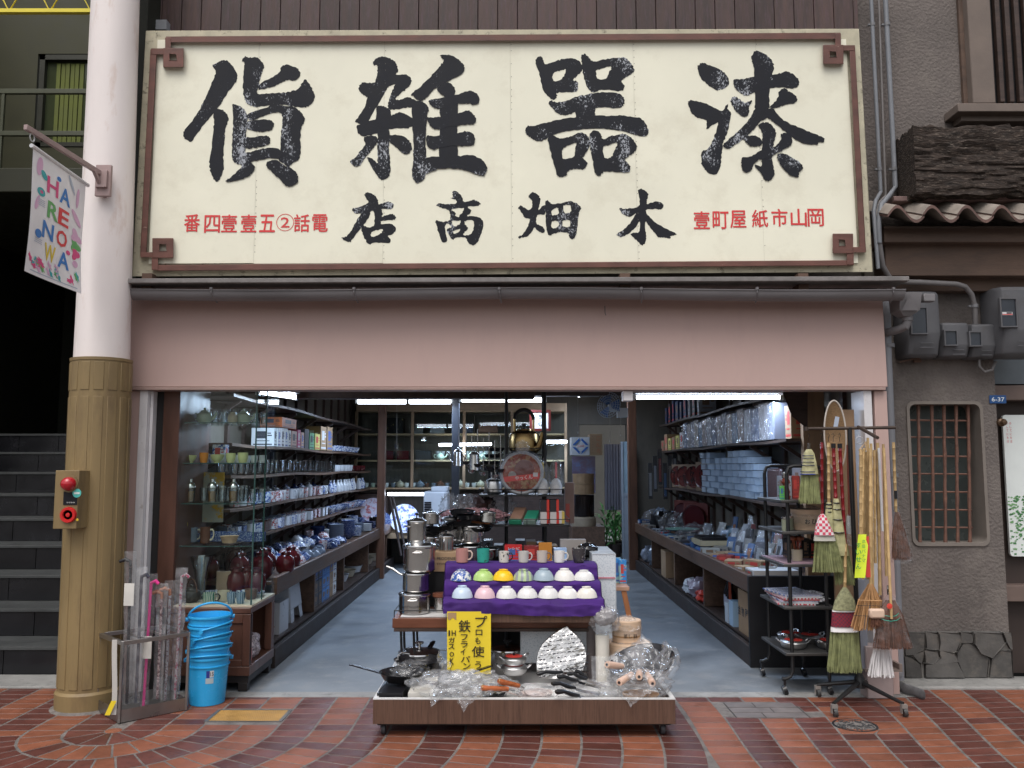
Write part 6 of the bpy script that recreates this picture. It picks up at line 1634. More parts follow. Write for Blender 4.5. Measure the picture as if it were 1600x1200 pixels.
m = MB(); m.lathe([(0,0),(0.15,0),(0.155,0.02),(0.155,0.10),(0.14,0.115),(0,0.118)],n=36); o = m.build('round_box',mat('pale_round_box',(0.3,0.24,0.17),0.5,var=0.2)); o.location = (q.x,10.55,zc); tag(o,'flat round wrapped box under the black stock pot','box')
m = MB(); m.lathe([(0,0),(0.13,0),(0.135,0.01),(0.135,0.26),(0.14,0.265),(0.0,0.27)],n=36); o = m.build('stock_pot',mat('dark_enamel',(0.02,0.014,0.012),0.12,metal=0.3)); o.location = (q.x,10.55,zc + 0.12); tag(o,'glossy black stock pot carrying the bamboo steamers','pot')
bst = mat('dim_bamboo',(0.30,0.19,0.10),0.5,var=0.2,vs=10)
for i in range(2):
    m = MB(); z = 0.0; m.lathe([(0.0,0),(0.135,0),(0.135,0.10),(0.137,0.102),(0.137,0.125),(0.0,0.128)],n=36); m.box(-0.008,0.008,-0.141,-0.136,0,0.12)
    o = m.build('bamboo_steamer',bst); o.location = (q.x,10.55,zc + 0.395 + i * 0.13); tag(o,('lower' if i == 0 else 'upper') + ' of two round bamboo steamers beside the passage','steamer','bamboo steamers beside the passage')
# passage: curtain, door, plants, far light court
m = MB()
xa_,xb_ = P(944,700,13.6).x,P(972,700,13.6).x
m.sheet(lambda u,v: (xa_ + (xb_ - xa_) * u,13.6 + 0.03 * math.sin(u * 40),P(950,694,13.6).z * (1 - v) + 0.75 * v),60,2)
tag(m.build('striped_curtain',mat('curtain_grey',(0.32,0.31,0.35),0.8,col2=(0.16,0.15,0.18),kind='wave',vs=12,thr=(0.4,0.6),stretch=(1,0,0))),'pale striped curtain hanging in the passage above the plants','curtain')
dr = empty('passage_door',(P(972,800,12.7).x,12.7,0),0,'half open pale door with glass upper pane at the passage','door')
a,b = P(972,838,12.7),P(986,690,12.7)
m = MB(); m.box(a.x,b.x,12.7,12.73,0.02,1.0); wpart('lower_panel',m,mat('door_grey',(0.28,0.31,0.35),0.5),dr)
m = MB(); m.box(a.x,a.x + 0.03,12.69,12.74,0.02,b.z); m.box(a.x + .03,b.x,12.69,12.74,1.0,1.05); wpart('door_stile',m,MATS['door_grey'],dr)
m = MB(); m.box(a.x + 0.03,b.x,12.71,12.715,1.05,b.z); wpart('pane',m,mat('pale_blue_pane',(0.25,0.33,0.38),0.15),dr)
leafm = mat('leaf_green',(0.09,0.3,0.08),0.35,var=0.4,vs=30)
for i,(px,Y,n,h_) in enumerate(((947,14.0,46,0.62),(960,13.7,52,0.68),(968,14.3,34,0.5))):
    q = G(px,832); x = P(px,800,Y).x
    pl = empty('potted_plant',(x,Y,0),0,f'{("leftmost", "middle", "rightmost")[i]} broad leaved potted plant in the passage','plant','potted plants in the passage')
    m = MB(); m.lathe([(0.0,0),(0.09,0),(0.12,0.2),(0.125,0.2),(0.11,0.19),(0,0.18)],n=16); m.build('pot',cer((0.05,0.035,0.03),.5),pl)
    m = MB(); m2 = MB()
    for k_ in range(n):
        a = random.random() * 6.28; e = random.uniform(0.2,1.3); L_ = random.uniform(0.18,0.34)
        b0 = Vector((0.03 * math.cos(a),0.03 * math.sin(a),0.18 + random.random() * h_ * 0.75))
        d = Vector((math.cos(a) * math.cos(e),math.sin(a) * math.cos(e),math.sin(e)))
        sd_ = Vector((-math.sin(a),math.cos(a),0)) * 0.028
        mid = b0 + d * L_ * 0.5 + Vector((0,0,0.01)); tip = b0 + d * L_ - Vector((0,0,0.09))
        m.add([b0,mid + sd_,tip,mid - sd_,mid - Vector((0,0,0.008))],[(0,1,4),(1,2,4),(2,3,4),(3,0,4)])
    m2.tube([(0,0,0.1),(0.01,0,h_)],0.012,6)
    m.build('foliage',leafm,pl)['kind'] = 'stuff'; m2.build('stem',cer((0.08,0.1,0.04)),pl)

# ================================================================ RIGHT WALL: shelves and wares
for nm,z in (('upper',2.05),('middle',1.67),('lower',1.165)):
    shelf_unit('wall_shelf',f'{nm} long dark shelf on diagonal braces along the right wall',2.12 if nm != 'upper' else 2.16,SX1 - 0.03,6.45,12.2,z,dwoodh,True,1)
for i,y in enumerate(rowY(9,9.6,11.9)):
    ware('box',(2.28,y,2.054),f'{ORD(i + 1)} upright folder or carton from the street on the upper right shelf','box','cartons on the upper right shelf',pick(boxc[4],boxc[8],cer((0.03,0.05,0.12),.4),greyb),s=(0.2,random.uniform(.08,.2),random.uniform(.22,.32)),name='carton')
for i,y in enumerate(rowY(6,10.4,12.0)):
    ware('box',(2.25,y,1.674),f'{ORD(i + 1)} small pale carton from the wrapped boxes on the middle right shelf','box','small cartons on the middle right shelf',pick(card,boxc[0],card,boxc[7]),s=(0.22,0.2,random.uniform(.14,.24)),name='carton')
wrapc = clear('box_wrapping',(0.95,0.96,0.98),0.09,0.10,haze=0.09,bump=0.012,bs=14,fm=0.2)
dims = [(0.26,0.28,'blue-grey'),]
cols_b = [cer(c,.5) for c in ((0.24,0.25,0.3),(0.3,0.28,0.28),(0.10,0.14,0.24),(0.34,0.36,0.4),(0.26,0.2,0.18),(0.12,0.2,0.3),(0.35,0.3,0.25))]
y = 6.75; i = 0
while y < 10.2:
    w = random.uniform(0.17,0.26); hgt = 0.30 + 0.015 * math.sin(i * 2)
    rt = empty('wrapped_box',(2.26,y + w / 2,1.674),0,f'{ORD(i + 1)} plastic wrapped gift box from the street on the middle right shelf','box','plastic wrapped boxes on the right wall shelf')
    m = MB(); m.box(-0.13,0.15,-w / 2 + .01,w / 2 - .01,0,hgt); m.build('box',cols_b[i % 7],rt,0.004)
    sd_ = i
    def wf_(u,v,sd_=sd_,w=w,hgt=hgt):
        # wrapping draped over front, top and sides
        n = noise.noise(Vector((u * 6 + sd_,v * 7,sd_ * 2.3))) * 0.018
        yy = (-w / 2 + w * u)
        if v < 0.7: return (-0.145 + n * 1.2 - 0.006,yy + n * 0.5,hgt * v / 0.7 + 0.0)
        t = (v - 0.7) / 0.3
        return (-0.145 + 0.28 * t,yy + n,hgt + 0.008 + abs(n))
    m = MB(); m.sheet(wf_,14,18); m.build('wrapping',wrapc,rt)
    y += w; i += 1
ware('box',(2.28,6.57,1.674),'brown framed carton nearest the street on the middle right shelf','box',None,[card],s=(0.2,0.14,0.26),name='carton')
for i,y in enumerate((9.85,10.4,10.95,11.4)):
    ware('lacquer',(2.28,y,1.169),f'{ORD(i + 1)} red lacquer bowl in a display case from the clear tubs','lacquer bowl','lacquer bowls in cases on the lower right shelf',[pat((0.09,0.012,0.01),(0.03,0.006,0.006),3),cer((0.2,0.13,0.08),.5)],rz=-R(58),s=1.25 if i == 0 else 1.15,name='lacquer_bowl')
tubm = clear('frosted_tub_plastic',(0.85,0.92,0.98),0.06,0.15,haze=0.34,white=(0.72,0.82,0.92),fm=0.2)
i = 0
for col_i,y in enumerate(rowY(10,7.25,9.5)):
    nst = (5,6,7,7,7,6,6,5,7,7)[col_i]; hgt = 0.063
    for k_ in range(nst):
        ware('tub',(2.24 + random.uniform(-.01,.01),y,1.169 + k_ * hgt),f'tub {ORD(k_ + 1)} from the shelf in the {ORD(col_i + 1)} stack of clear containers','container','clear plastic tubs stacked on the lower right shelf',[tubm],s=(0.17 + 0.03 * ((col_i + k_) % 2),0.155 + 0.025 * (col_i % 2),hgt * 0.9),name='clear_tub')
m = MB(); m.box(2.16,2.2,6.75,7.1,1.169,1.44); tag(m.build('brown_tray',cer((0.06,0.035,0.035),.25),None,0.02),'large dark brown tray standing beside the clear tubs','tray')
# right counter
RCZ = 0.633
def rr_ware(kind,x,y,label,cat,mats,**k): return ware(kind,(x,y,RCZ),label,cat,k.pop('grp',None),mats,**k)
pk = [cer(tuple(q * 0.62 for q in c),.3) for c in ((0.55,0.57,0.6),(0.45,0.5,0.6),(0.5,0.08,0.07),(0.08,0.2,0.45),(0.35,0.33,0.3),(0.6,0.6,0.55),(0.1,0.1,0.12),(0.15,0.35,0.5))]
def packet(name,label,cat,grp,loc,w,h,th,lean,rz,mt,mt2):
    rt = empty(name,loc,rz,label,cat,grp)
    T = Matrix.Rotation(lean,4,'X')
    m = MB(); m.T = T; m.box(-w / 2,w / 2,-th / 2,th / 2,0,h); m.build('card',mt,rt)
    m = MB(); m.T = T; m.box(-w * 0.28,w * 0.28,-th / 2 - 0.004,-th / 2 - 0.001,h * 0.08,h * 0.72); m.build('goods',mt2,rt)
    m = MB(); m.T = T; m.sheet(lambda u,v: ((u - .5) * w * 1.04,-th / 2 - 0.006 - 0.006 * math.sin(u * 9 + v * 5) ** 2,h * v * 1.02),5,7); m.build('film',wrap,rt)
    return rt
n = 0
for j,x in enumerate((2.36,2.22,2.06)):
    for i,y in enumerate(rowY(13,6.6,9.3)):
        n += 1
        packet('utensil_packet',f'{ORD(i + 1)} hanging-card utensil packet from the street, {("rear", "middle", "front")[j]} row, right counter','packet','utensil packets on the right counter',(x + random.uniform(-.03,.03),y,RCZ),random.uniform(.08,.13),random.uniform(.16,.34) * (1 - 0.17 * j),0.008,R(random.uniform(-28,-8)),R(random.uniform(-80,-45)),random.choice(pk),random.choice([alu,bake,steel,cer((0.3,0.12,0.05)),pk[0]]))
for i in range(58):
    x,y = 1.85 + 0.13 * (i % 3),6.45 + i * 0.096
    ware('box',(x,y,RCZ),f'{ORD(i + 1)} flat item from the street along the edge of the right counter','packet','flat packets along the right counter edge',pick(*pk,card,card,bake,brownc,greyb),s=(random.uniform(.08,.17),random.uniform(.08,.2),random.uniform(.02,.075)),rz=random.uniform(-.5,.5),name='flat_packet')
ware('box',(1.98,6.45,RCZ),'white flat tray at the street end of the right counter','tray',None,[cer((0.6,0.6,0.6),.4)],s=(0.34,0.22,0.045),name='white_tray')
ware('box',(1.95,8.3,RCZ + 0.06),'stacked cream flat cartons topped by black griddles, right counter','box',None,[cer((0.4,0.34,0.22),.6)],s=(0.28,0.4,0.05),name='griddle_carton')
ware('box',(1.95,8.3,RCZ + 0.11),'black griddle lying on the cream cartons of the right counter','griddle',None,[bake],s=(0.24,0.36,0.03),name='griddle')
q = empty('green_dish',(2.0,9.9,RCZ + 0.06),0,'wide green rimmed dish on the right counter','dish'); m = MB(); m.lathe([(0,0),(0.1,0),(0.2,0.03),(0.2,0.035),(0.1,0.01)],n=30); m.build('dish',cer((0.2,0.36,0.3)),q)
o = crumple((2.02,9.2,RCZ + 0.09),(0.2,0.3,0.1),11,flat=RCZ); tag(o.build('wrapped_goods',wrap),'heap of clear wrapped goods in front of the green dish','wrapping')
for i,y in enumerate((10.3,10.9)):
    ware('lacquer',(2.25,y,RCZ),f'{("nearer", "farther")[i]} of two red lacquer bowls leaning on the right counter','lacquer bowl','lacquer bowls on the right counter',[cer((0.06,0.01,0.012),.12),cer((0.13,0.03,0.025),.4)],rz=-R(50),s=1.4,name='lacquer_bowl')
for i in range(8):
    o = crumple((1.95 + 0.15 * (i % 3),10.5 + 0.2 * i,RCZ + 0.1),(0.12,0.13,0.13),20 + i,16,10,flat=RCZ)
    tag(o.build('dark_bag',random.choice([bake,greyb,wrap])),f'{ORD(i + 1)} dark wrapped bundle past the lacquer bowls on the right counter','bundle','bundles at the far end of the right counter')
for i in range(7):
    packet('hanging_tool',f'{ORD(i + 1)} dark tool from the left hanging on the far right wall','tool','tools hanging at the far right wall',(1.95 + i * 0.06,11.8 - 0.05 * i,1.0 + 0.1 * (i % 3)),0.06,0.5,0.01,0,0,bake,pk[i % 5])
# under the right counter
ware('box',(1.98,6.55,0.162),'big brown carton with black characters under the right counter','box',None,[card],s=(0.36,0.42,0.33),name='big_carton')
m = MB()
for k_,ch in enumerate('金物屋'):
    write(m,ch,(1.796,6.72 - 0.1 * k_,0.33),(0,-1,0),uy,h=0.07,bold=0.02)
o = m.build('carton_print',blackc); tag(o,'black characters printed on the big carton','print')
o.parent = bpy.data.objects['big_carton']; o.matrix_parent_inverse = Matrix.LocRotScale(Vector((1.98,6.55,0.162)),None,Vector((0.36,0.42,0.33))).inverted(); del o['category']
for i,(y,mt,s_,nm) in enumerate(((6.95,cer((0.35,0.5,0.65),.3),(0.2,0.12,0.2),'pale blue wrapped pack'),(7.1,cer((0.5,0.55,0.6),.3),(0.2,0.1,0.16),'whitish wrapped pack'),(8.15,cer((0.55,0.05,0.03),.35),(0.2,0.22,0.12),'bright red bag'),(8.45,cer((0.3,0.25,0.3),.3),(0.2,0.2,0.17),'mottled bag'),(8.7,cer((0.5,0.52,0.55),.3),(0.22,0.2,0.14),'white bag'),(9.6,card,(0.03,0.4,0.38),'cardboard sheet'),(10.0,card,(0.2,0.3,0.3),'brown carton'),(11.0,greyb,(0.2,0.25,0.25),'grey bundle'),(11.5,cer((0.3,0.33,0.4)),(0.2,0.2,0.2),'pale bundle'))):
    if 'bag' in nm or 'bundle' in nm:
        o = crumple((1.88,y,0.162 + s_[2] / 2),(s_[0] / 1.7,s_[1] / 1.7,s_[2] / 1.7),40 + i,20,12,flat=0.163); o = o.build(nm.replace(' ','_').replace('-','_'),mt)
        tag(o,f'{nm} on the low shelf under the right counter','bag')
    else: ware('box',(1.89,y,0.162),f'{nm} on the low shelf under the right counter','pack',None,[mt],s=s_,name=nm.replace(' ','_'))
for i in range(3):
    ware('tall_bottle',(1.9 + 0.02 * i,7.35 + 0.13 * i,0.162),f'{ORD(i + 1)} dark bottle with pale label from the street under the right counter','bottle','dark bottles under the right counter',[cer((0.01,0.01,0.012),.1),cer((0.04,0.08,0.2)),cer((0.4,0.4,0.48),.5)],s=1.1)
q = empty('green_dustpan',(1.86,7.2,0.165),0,'small turquoise dustpan leaning under the right counter','dustpan'); m = MB(); m.box(-0.02,0.0,-0.1,0.12,0,0.13); m.build('pan',cer((0.1,0.5,0.4)),q,0.01); m = MB(); m.bar((-0.01,0.0,0.12),(0.02,0.12,0.36),0.02,0.012); m.build('handle',cer((0.45,0.1,0.06)),q)

# ---------------------------------------------------------------- black rolling rack in front of the right counter
KX0,KX1,KY0,KY1 = P(1225,1000,5.5).x,P(1306,1000,5.5).x,5.5,5.98
rk = empty('rolling_rack',((KX0 + KX1) / 2,KY0,0),0,'black tubular rolling shelf rack at the right of the entrance','rack')
for y in (KY0,KY1):
    m = MB(); zt_ = 1.46
    m.tube([(KX0 + 0.05,y,zt_ - 0.05),(KX0 + 0.065,y,zt_ - 0.01),(KX0 + 0.10,y,zt_),(KX1 - 0.1,y,zt_),(KX1 - 0.065,y,zt_ - 0.01),(KX1 - 0.05,y,zt_ - 0.05)],0.0125,8)
    m.tube([(KX0 + 0.05,y,zt_ - 0.05),(KX0 + 0.05,y,0.15),(KX0 + 0.035,y,0.115),(KX0 + 0.0,y,0.10),(KX0 - 0.02,y,0.10)],0.0125,8); m.tube([(KX1 - 0.05,y,zt_ - 0.05),(KX1 - 0.05,y,0.1)],0.0125,8)
    wpart('frame',m,blkm,rk)
for x,y in ((KX0 - 0.005,KY0),(KX1 - 0.05,KY0),(KX0 - 0.005,KY1),(KX1 - 0.05,KY1)):
    m = MB(); m.T = Matrix.Translation((x,y,0.03)) @ Matrix.Rotation(R(70),4,'Y'); m.lathe([(0.012,-0.012),(0.03,-0.012),(0.03,0.012),(0.012,0.012)],(0,0,0),18); m.T = None; m.box(x - .008,x + .008,y - .008,y + .008,0.04,0.10)
    wpart('caster',m,bake,rk)
shelfm = mat('grey_shelf_edge',(0.07,0.068,0.066),0.4,metal=0.3)
KZ = [P(1226,y,KY0).z for y in (1019,947,881,830,781)]
for z in KZ:
    m = MB(); m.box(KX0,KX1,KY0 - 0.03,KY1 + 0.02,z - 0.018,z); wpart('shelf',m,shelfm,rk,0.003)
def K(px,dy): return P(px,900,KY0 + dy).x
for i,(px,dy) in enumerate(((1222,0.12),(1262,0.30),(1292,0.12),(1232,0.36))):
    ware('lowpot',(max(K(px,dy),KX0 + 0.1),KY0 + dy,KZ[0]),('front left','rear','front right','rear left')[i] + ' aluminium pot with a red paper label on the low rack shelf','pot','aluminium pots on the low rack shelf',[alu,lid_red,bake],s=0.8,rz=0.3 * i)
tw = [pat((0.62,0.6,0.6),(0.5,0.08,0.1),22,'checker',(0.4,0.6)),cer((0.6,0.6,0.62),.7),pat((0.6,0.58,0.58),(0.1,0.15,0.35),18,'wave',(0.4,0.6)),cer((0.45,0.1,0.1),.7)]
for i in range(7):
    ware('box',(KX0 + 0.13 + 0.01 * (i % 2),KY0 + 0.22,KZ[1] + i * 0.009),f'{ORD(i + 1)} folded cloth from the bottom of the towel pile on the rack','cloth','folded cloths on the rack',[tw[i % 4]],s=(0.24,0.36,0.008),rz=0.05 * (i - 3),name='folded_cloth')
o = crumple((KX1 - 0.08,KY0 + 0.2,KZ[1] + 0.03),(0.09,0.16,0.035),61,flat=KZ[1]); tag(o.build('packed_cloth',clear('white_plastic',(0.9,0.9,0.92),0.1,0.2,haze=0.6,bump=0.02)),'white cloth in plastic right of the towel pile','packet')
m = MB(); m.T = Matrix.Translation((KX0 + 0.15,KY0 + 0.14,KZ[2])); m.lathe([(0.0,0),(0.034,0),(0.036,0.08),(0.033,0.08),(0.03,0.01),(0,0.01)],n=20)
q = empty('ladle_pot',(0,0,0),0,'cream ceramic pot holding dark wooden ladles on the rack','pot'); m.build('pot',creamc,q)
for i in range(5):
    m = MB(); a = i * 1.25; b0 = Vector((KX0 + 0.15,KY0 + 0.14,KZ[2] + 0.02)); t_ = b0 + Vector((0.03 * math.cos(a),0.03 * math.sin(a),0.12)); m.tube([b0,t_],0.004,6); m.lathe([(0,-0.006),(0.018,0),(0.018,0.02),(0,0.03)],tuple(t_),10); m.build('ladle',cer((0.25,0.07,0.035)),q)
m = MB(); m.box(KX0 + 0.01,KX1 - 0.02,KY0 - 0.02,KY1,KZ[2] + 0.001,KZ[2] + 0.006); tag(m.build('pink_cloth',cer((0.3,0.2,0.24),.8)),'dull pink cloth lying on the third rack shelf','cloth')
rt = empty('rice_tub',(KX0 + 0.24,KY0 + 0.16,KZ[3]),0,'wooden rice tub in clear plastic with a printed band, on the rack','tub')
m = MB(); m.lathe([(0.0,0),(0.10,0),(0.108,0.10),(0.114,0.102),(0.114,0.135),(0,0.14)],n=32); m.build('tub',steamw,rt)
m = MB(); m.lathe([(0.1085,0.03),(0.111,0.085)],n=32); m.build('paper_band',cer((0.5,0.36,0.24),.7),rt)
m = MB()
for k_,ch in enumerate('おひつ'): 
    aa = R(-90 - 22 + 22 * k_); write(m,ch,(0.1125 * math.cos(aa),0.1125 * math.sin(aa),0.058),(-math.sin(aa),math.cos(aa),0),uy,h=0.032,bold=0.02)
m.build('print',blackc,rt)
crumple((0,0,0.075),(0.125,0.125,0.085),70,flat=0.001,amp=0.08).build('wrapping',wrap,rt)
for i,dx in enumerate((0.05,0.11)):
    q = empty('storage_jar',(KX0 + dx,KY0 + 0.05 + 0.1 * i,KZ[3]),0,('front' if i == 0 else 'rear') + ' steel-lidded glass jar left of the rice tub','jar','steel-lidded jars on the rack')
    m = MB(); m.lathe([(0,0),(0.026,0),(0.026,0.075),(0,0.075)],n=18); m.build('jar',cer((0.25,0.27,0.2)),q); m = MB(); m.lathe([(0.028,0.076),(0.028,0.09),(0,0.09)],n=18); m.build('lid',steel,q)
q = empty('pepper_mill',(KX0 + 0.075,KY0 + 0.1,KZ[4]),0,'turned red-brown pepper mill with steel top on the top rack shelf','pepper mill')
m = MB(); m.lathe([(0,0),(0.026,0),(0.028,0.01),(0.022,0.03),(0.026,0.05),(0.019,0.08),(0.018,0.095),(0.026,0.105),(0.028,0.12),(0.02,0.138),(0.018,0.14)],n=20); m.build('body',cer((0.16,0.03,0.015),.15),q)
m = MB(); m.lathe([(0.021,0.14),(0.024,0.155),(0.022,0.18),(0,0.182)],n=18); m.build('top',steel,q)
ware('box',(KX0 + 0.035,KY0 + 0.06,KZ[4]),'small green packet beside the pepper mill','packet',None,[cer((0.12,0.45,0.1),.4)],s=(0.03,0.02,0.09),name='green_packet')
for i in range(5):
    ware('box',(KX0 + 0.13 + 0.055 * i,KY0 + 0.3,KZ[4]),f'{ORD(i + 1)} upright carton from the pepper mill on the top rack shelf','box','cartons on the top rack shelf',pick(boxc[4],boxc[0],boxc[8],pk[2]),s=(0.05,0.16,random.uniform(.14,.22)),name='carton')
for i in range(6):
    ware('box',(KX0 + 0.16 + 0.05 * i,KY0 + 0.34,KZ[2]),f'{ORD(i + 1)} dark upright packet behind the ladle pot on the rack','packet','packets behind the ladle pot',pick(bake,brownc,pk[4],card),s=(0.045,0.12,random.uniform(.12,.18)),name='upright_packet')
# ================================================================ WHEELED CART WITH KITCHENWARE
lam = mat('brown_laminate',(0.115,0.062,0.042),0.42,var=0.16,vs=7,stretch=(9,9,0.35),col2=(0.075,0.04,0.028),thr=(0.5,0.62))
rwood = mat('red_brown_wood',(0.145,0.05,0.026),0.4,var=0.3,vs=5,stretch=(0.6,4,4))
whited = mat('white_lining',(0.62,0.61,0.60),0.5,var=0.06)
TX0,TX1,TY0,TY1 = -0.752,0.884,4.65,5.86
ct = empty('display_cart',(0,TY0,0),0,'low brown display cart on casters in front of the shop','cart')
m = MB(); m.box(TX0,TX1,TY0,TY0 + 0.02,0.072,0.200); wpart('front_board',m,lam,ct,0.002)
for x in (TX0,TX1 - 0.02):
    m = MB(); m.box(x,x + 0.02,TY0 + 0.021,TY1,0.072,0.200); wpart('side_board',m,lam,ct,0.002)
m = MB(); m.poly([[(TX0 - .001,TY0 - .001),(TX1 + .001,TY0 - .001),(TX1 + .001,TY1),(TX0 - .001,TY1)],[(TX0 + .024,TY0 + .024),(TX1 - .024,TY0 + .024),(TX1 - .024,TY1 - .02),(TX0 + .024,TY1 - .02)]],lambda a,b,d: Vector((a,b,0.206 + d)),thick=-0.0055); wpart('white_edging',m,whited,ct)
m = MB(); m.box(TX0 + .021,TX1 - .021,TY0 + .021,TY1,0.125,0.135); wpart('tray_floor',m,whited,ct)
m = MB(); m.box(TX0 + .02,TX1 - .02,TY0 + 0.03,TY0 + .12,0.058,0.071); m.box(TX0 + .02,TX1 - .02,TY1 - .12,TY1,0.058,0.071); wpart('caster_rail',m,MATS['base_black'],ct)
cm = cer((0.04,0.04,0.045),.5)
for x,y in ((TX0 + .05,TY0 + .055),(TX1 - .06,TY0 + .055),(TX0 + .05,TY1 - .06),(TX1 - .06,TY1 - .06)):
    m = MB(); m.T = Matrix.Translation((x,y + 0.012,0.03)) @ Matrix.Rotation(R(90),4,'Y'); m.lathe([(0.01,-0.011),(0.028,-0.011),(0.03,0),(0.028,0.011),(0.01,0.011)],(0,0,0),20); c_ = wpart('caster',m,cm,ct)
    m = MB(); m.add([(x - .016,y - .022,0.06),(x - .016,y + .03,0.06),(x - .016,y + .014,0.024),(x + .016,y - .022,0.06),(x + .016,y + .03,0.06),(x + .016,y + .014,0.024)],[(0,1,2),(3,4,5),(0,1,4,3)]); m.v = [(v[0],v[1] - TY0,v[2]) for v in m.v]; m.build('fork',cer((0.3,0.28,0.25),.4),c_)
# table above the cart
tb = empty('upper_table',(-0.1,5.3,0.2),0,'dark red-brown wooden table slab on thin black legs standing over the cart','table')
ux1 = P(930,970,5.3).x
m = MB(); m.box(-0.745,ux1,5.3,6.3,0.455,0.515); wpart('slab',m,rwood,tb,0.004)
m = MB(); m.box(-0.735,ux1,5.295,5.32,0.435,0.454); wpart('edge_rail',m,dwood,tb)
for x,y in ((-0.70,5.36),(-0.70,5.5),(-0.62,5.36),(0.50,5.36),(0.50,5.8),(-0.70,6.2)):
    m = MB(); m.tube([(x,y,0.45),(x + 0.015,y,0.136)],0.008,8); wpart('leg',m,blkm,tb)
m = MB(); z_ = 0.56; m.tube([(-0.40,5.31,z_),(-0.735,5.31,z_),(-0.735,6.25,z_ + 0.0)],0.0035,6)
for p_ in ((-0.735,5.31),(-0.735,5.8)): m.tube([(p_[0],p_[1],z_),(p_[0],p_[1],0.515)],0.003,6)
wpart('wire_rail',m,blkm,tb)
m = MB(); m.box(-0.70,-0.40,5.33,5.62,0.516,0.519); tag(m.build('white_paper',whited),'white paper sheet under the pot pile','paper')
# stepped display under a purple cloth
dx0,dx1 = P(702,960,5.14).x,P(945,960,5.14).x
ds = empty('display_shelf',((dx0 + dx1) / 2,5.14,0.52),0,'brown laminate display shelf with white top edge under the purple cloth','shelf')
m = MB(); m.box(dx0,dx1,5.145,5.6,0.517,0.572); wpart('board',m,lam,ds,0.002)
m = MB(); m.box(dx0 - .002,dx1 + .002,5.143,5.6,0.5725,0.579); wpart('white_top',m,whited,ds)
for i,(ya,yb,zz) in enumerate(((5.17,5.55,0.645),(5.28,5.55,0.735),(5.4,5.55,0.828))):
    m = MB(); m.box(dx0 + .02,dx1 - .05,ya,yb,0.58,zz); wpart('step',m,card,ds)
purple = mat('purple_cloth',(0.050,0.013,0.145),0.85,var=0.16,vs=5,bump=0.0015,bs=14)
prof = [(5.135,0.585),(5.137,0.62),(5.14,0.649),(5.155,0.656),(5.21,0.656),(5.262,0.657),(5.264,0.69),(5.268,0.738),(5.283,0.745),(5.33,0.745),(5.382,0.746),(5.385,0.79),(5.388,0.833),(5.402,0.840),(5.46,0.840),(5.555,0.840),(5.565,0.78),(5.57,0.62)]
cx0b,cx1b = P(693,940,5.14).x,P(945,945,5.14).x
cx0t,cx1t = P(696,880,5.4).x,P(931,880,5.4).x
def cloth(u,v):
    t = v * (len(prof) - 1); i = min(int(t),len(prof) - 2); f = t - i
    y = lerp(prof[i][0],prof[i + 1][0],f); z = lerp(prof[i][1],prof[i + 1][1],f)
    x = lerp(lerp(cx0b,cx0t,min(1,v * 1.2)),lerp(cx1b,cx1t,min(1,v * 1.2)),u)
    riser = abs(prof[i + 1][1] - prof[i][1]) > 0.025
    n = noise.fractal(Vector((x * 5,z * 9,y * 9)),1,2,3)
    sag = 0.0
    if v < 0.13: z += -0.018 + 0.012 * n + 0.010 * math.sin(u * 5 + 1) - 0.012 * (u > 0.9) * (u - 0.9) * 10 * 0.5
    return (x,y - (0.012 + 0.022 * n + 0.006 * math.sin(x * 23 + z * 9)) * (1 if riser else 0.15),z + (0.003 * n if not riser else 0) + (0.006 * math.sin(u * 31) * n if riser else 0))
m = MB(); m.sheet(cloth,110,85)
def clothside(sgn):
    def fn(u,v):
        p = cloth(0 if sgn < 0 else 1,v); return (p[0] + sgn * (0.004 + 0.012 * u * abs(math.sin(v * 20))),max(p[1],5.14) + u * 0.04,p[2] - u * min(0.22,p[2] - 0.59))
    return fn
m.sheet(clothside(-1),5,60); m.sheet(clothside(1),5,60)
tag(m.build('purple_cloth',purple,ang=60),'wrinkled purple cloth draped over three display steps','cloth')
wdot = pat((0.70,0.69,0.68),(0.25,0.28,0.4),22,'voronoi',(0.16,0.10)); wdot2 = pat((0.70,0.69,0.68),(0.5,0.3,0.35),18,'voronoi',(0.14,0.09))
bands = pat((0.26,0.28,0.30),(0.4,0.5,0.28),5,'wave',(0.45,0.55))
B1 = [(720.5,'blue and white floral',pat((0.68,0.69,0.70),(0.04,0.10,0.36),18,thr=(0.5,0.53))),(755.5,'light green',cer((0.42,0.60,0.20))),(786.5,'bright yellow',cer((0.85,0.52,0.02))),(818,'grey, green and navy banded',bands),
      (849.5,'grey-blue',cer((0.34,0.42,0.48))),(882,'white ribbed',cer((0.72,0.70,0.67))),(912.5,'small white dotted',wdot)]
B2 = [(722.5,'pale blue',cer((0.52,0.62,0.74))),(757.5,'pale pink',cer((0.72,0.50,0.55))),(791.5,'white bowl with grey dots and a pink foot',wdot),(824,'white bowl with sparse dots',wdot2),(857,'white spotted',wdot),(887,'pure white',cer((0.74,0.72,0.70))),(916.5,'creamy white',cer((0.72,0.69,0.63)))]
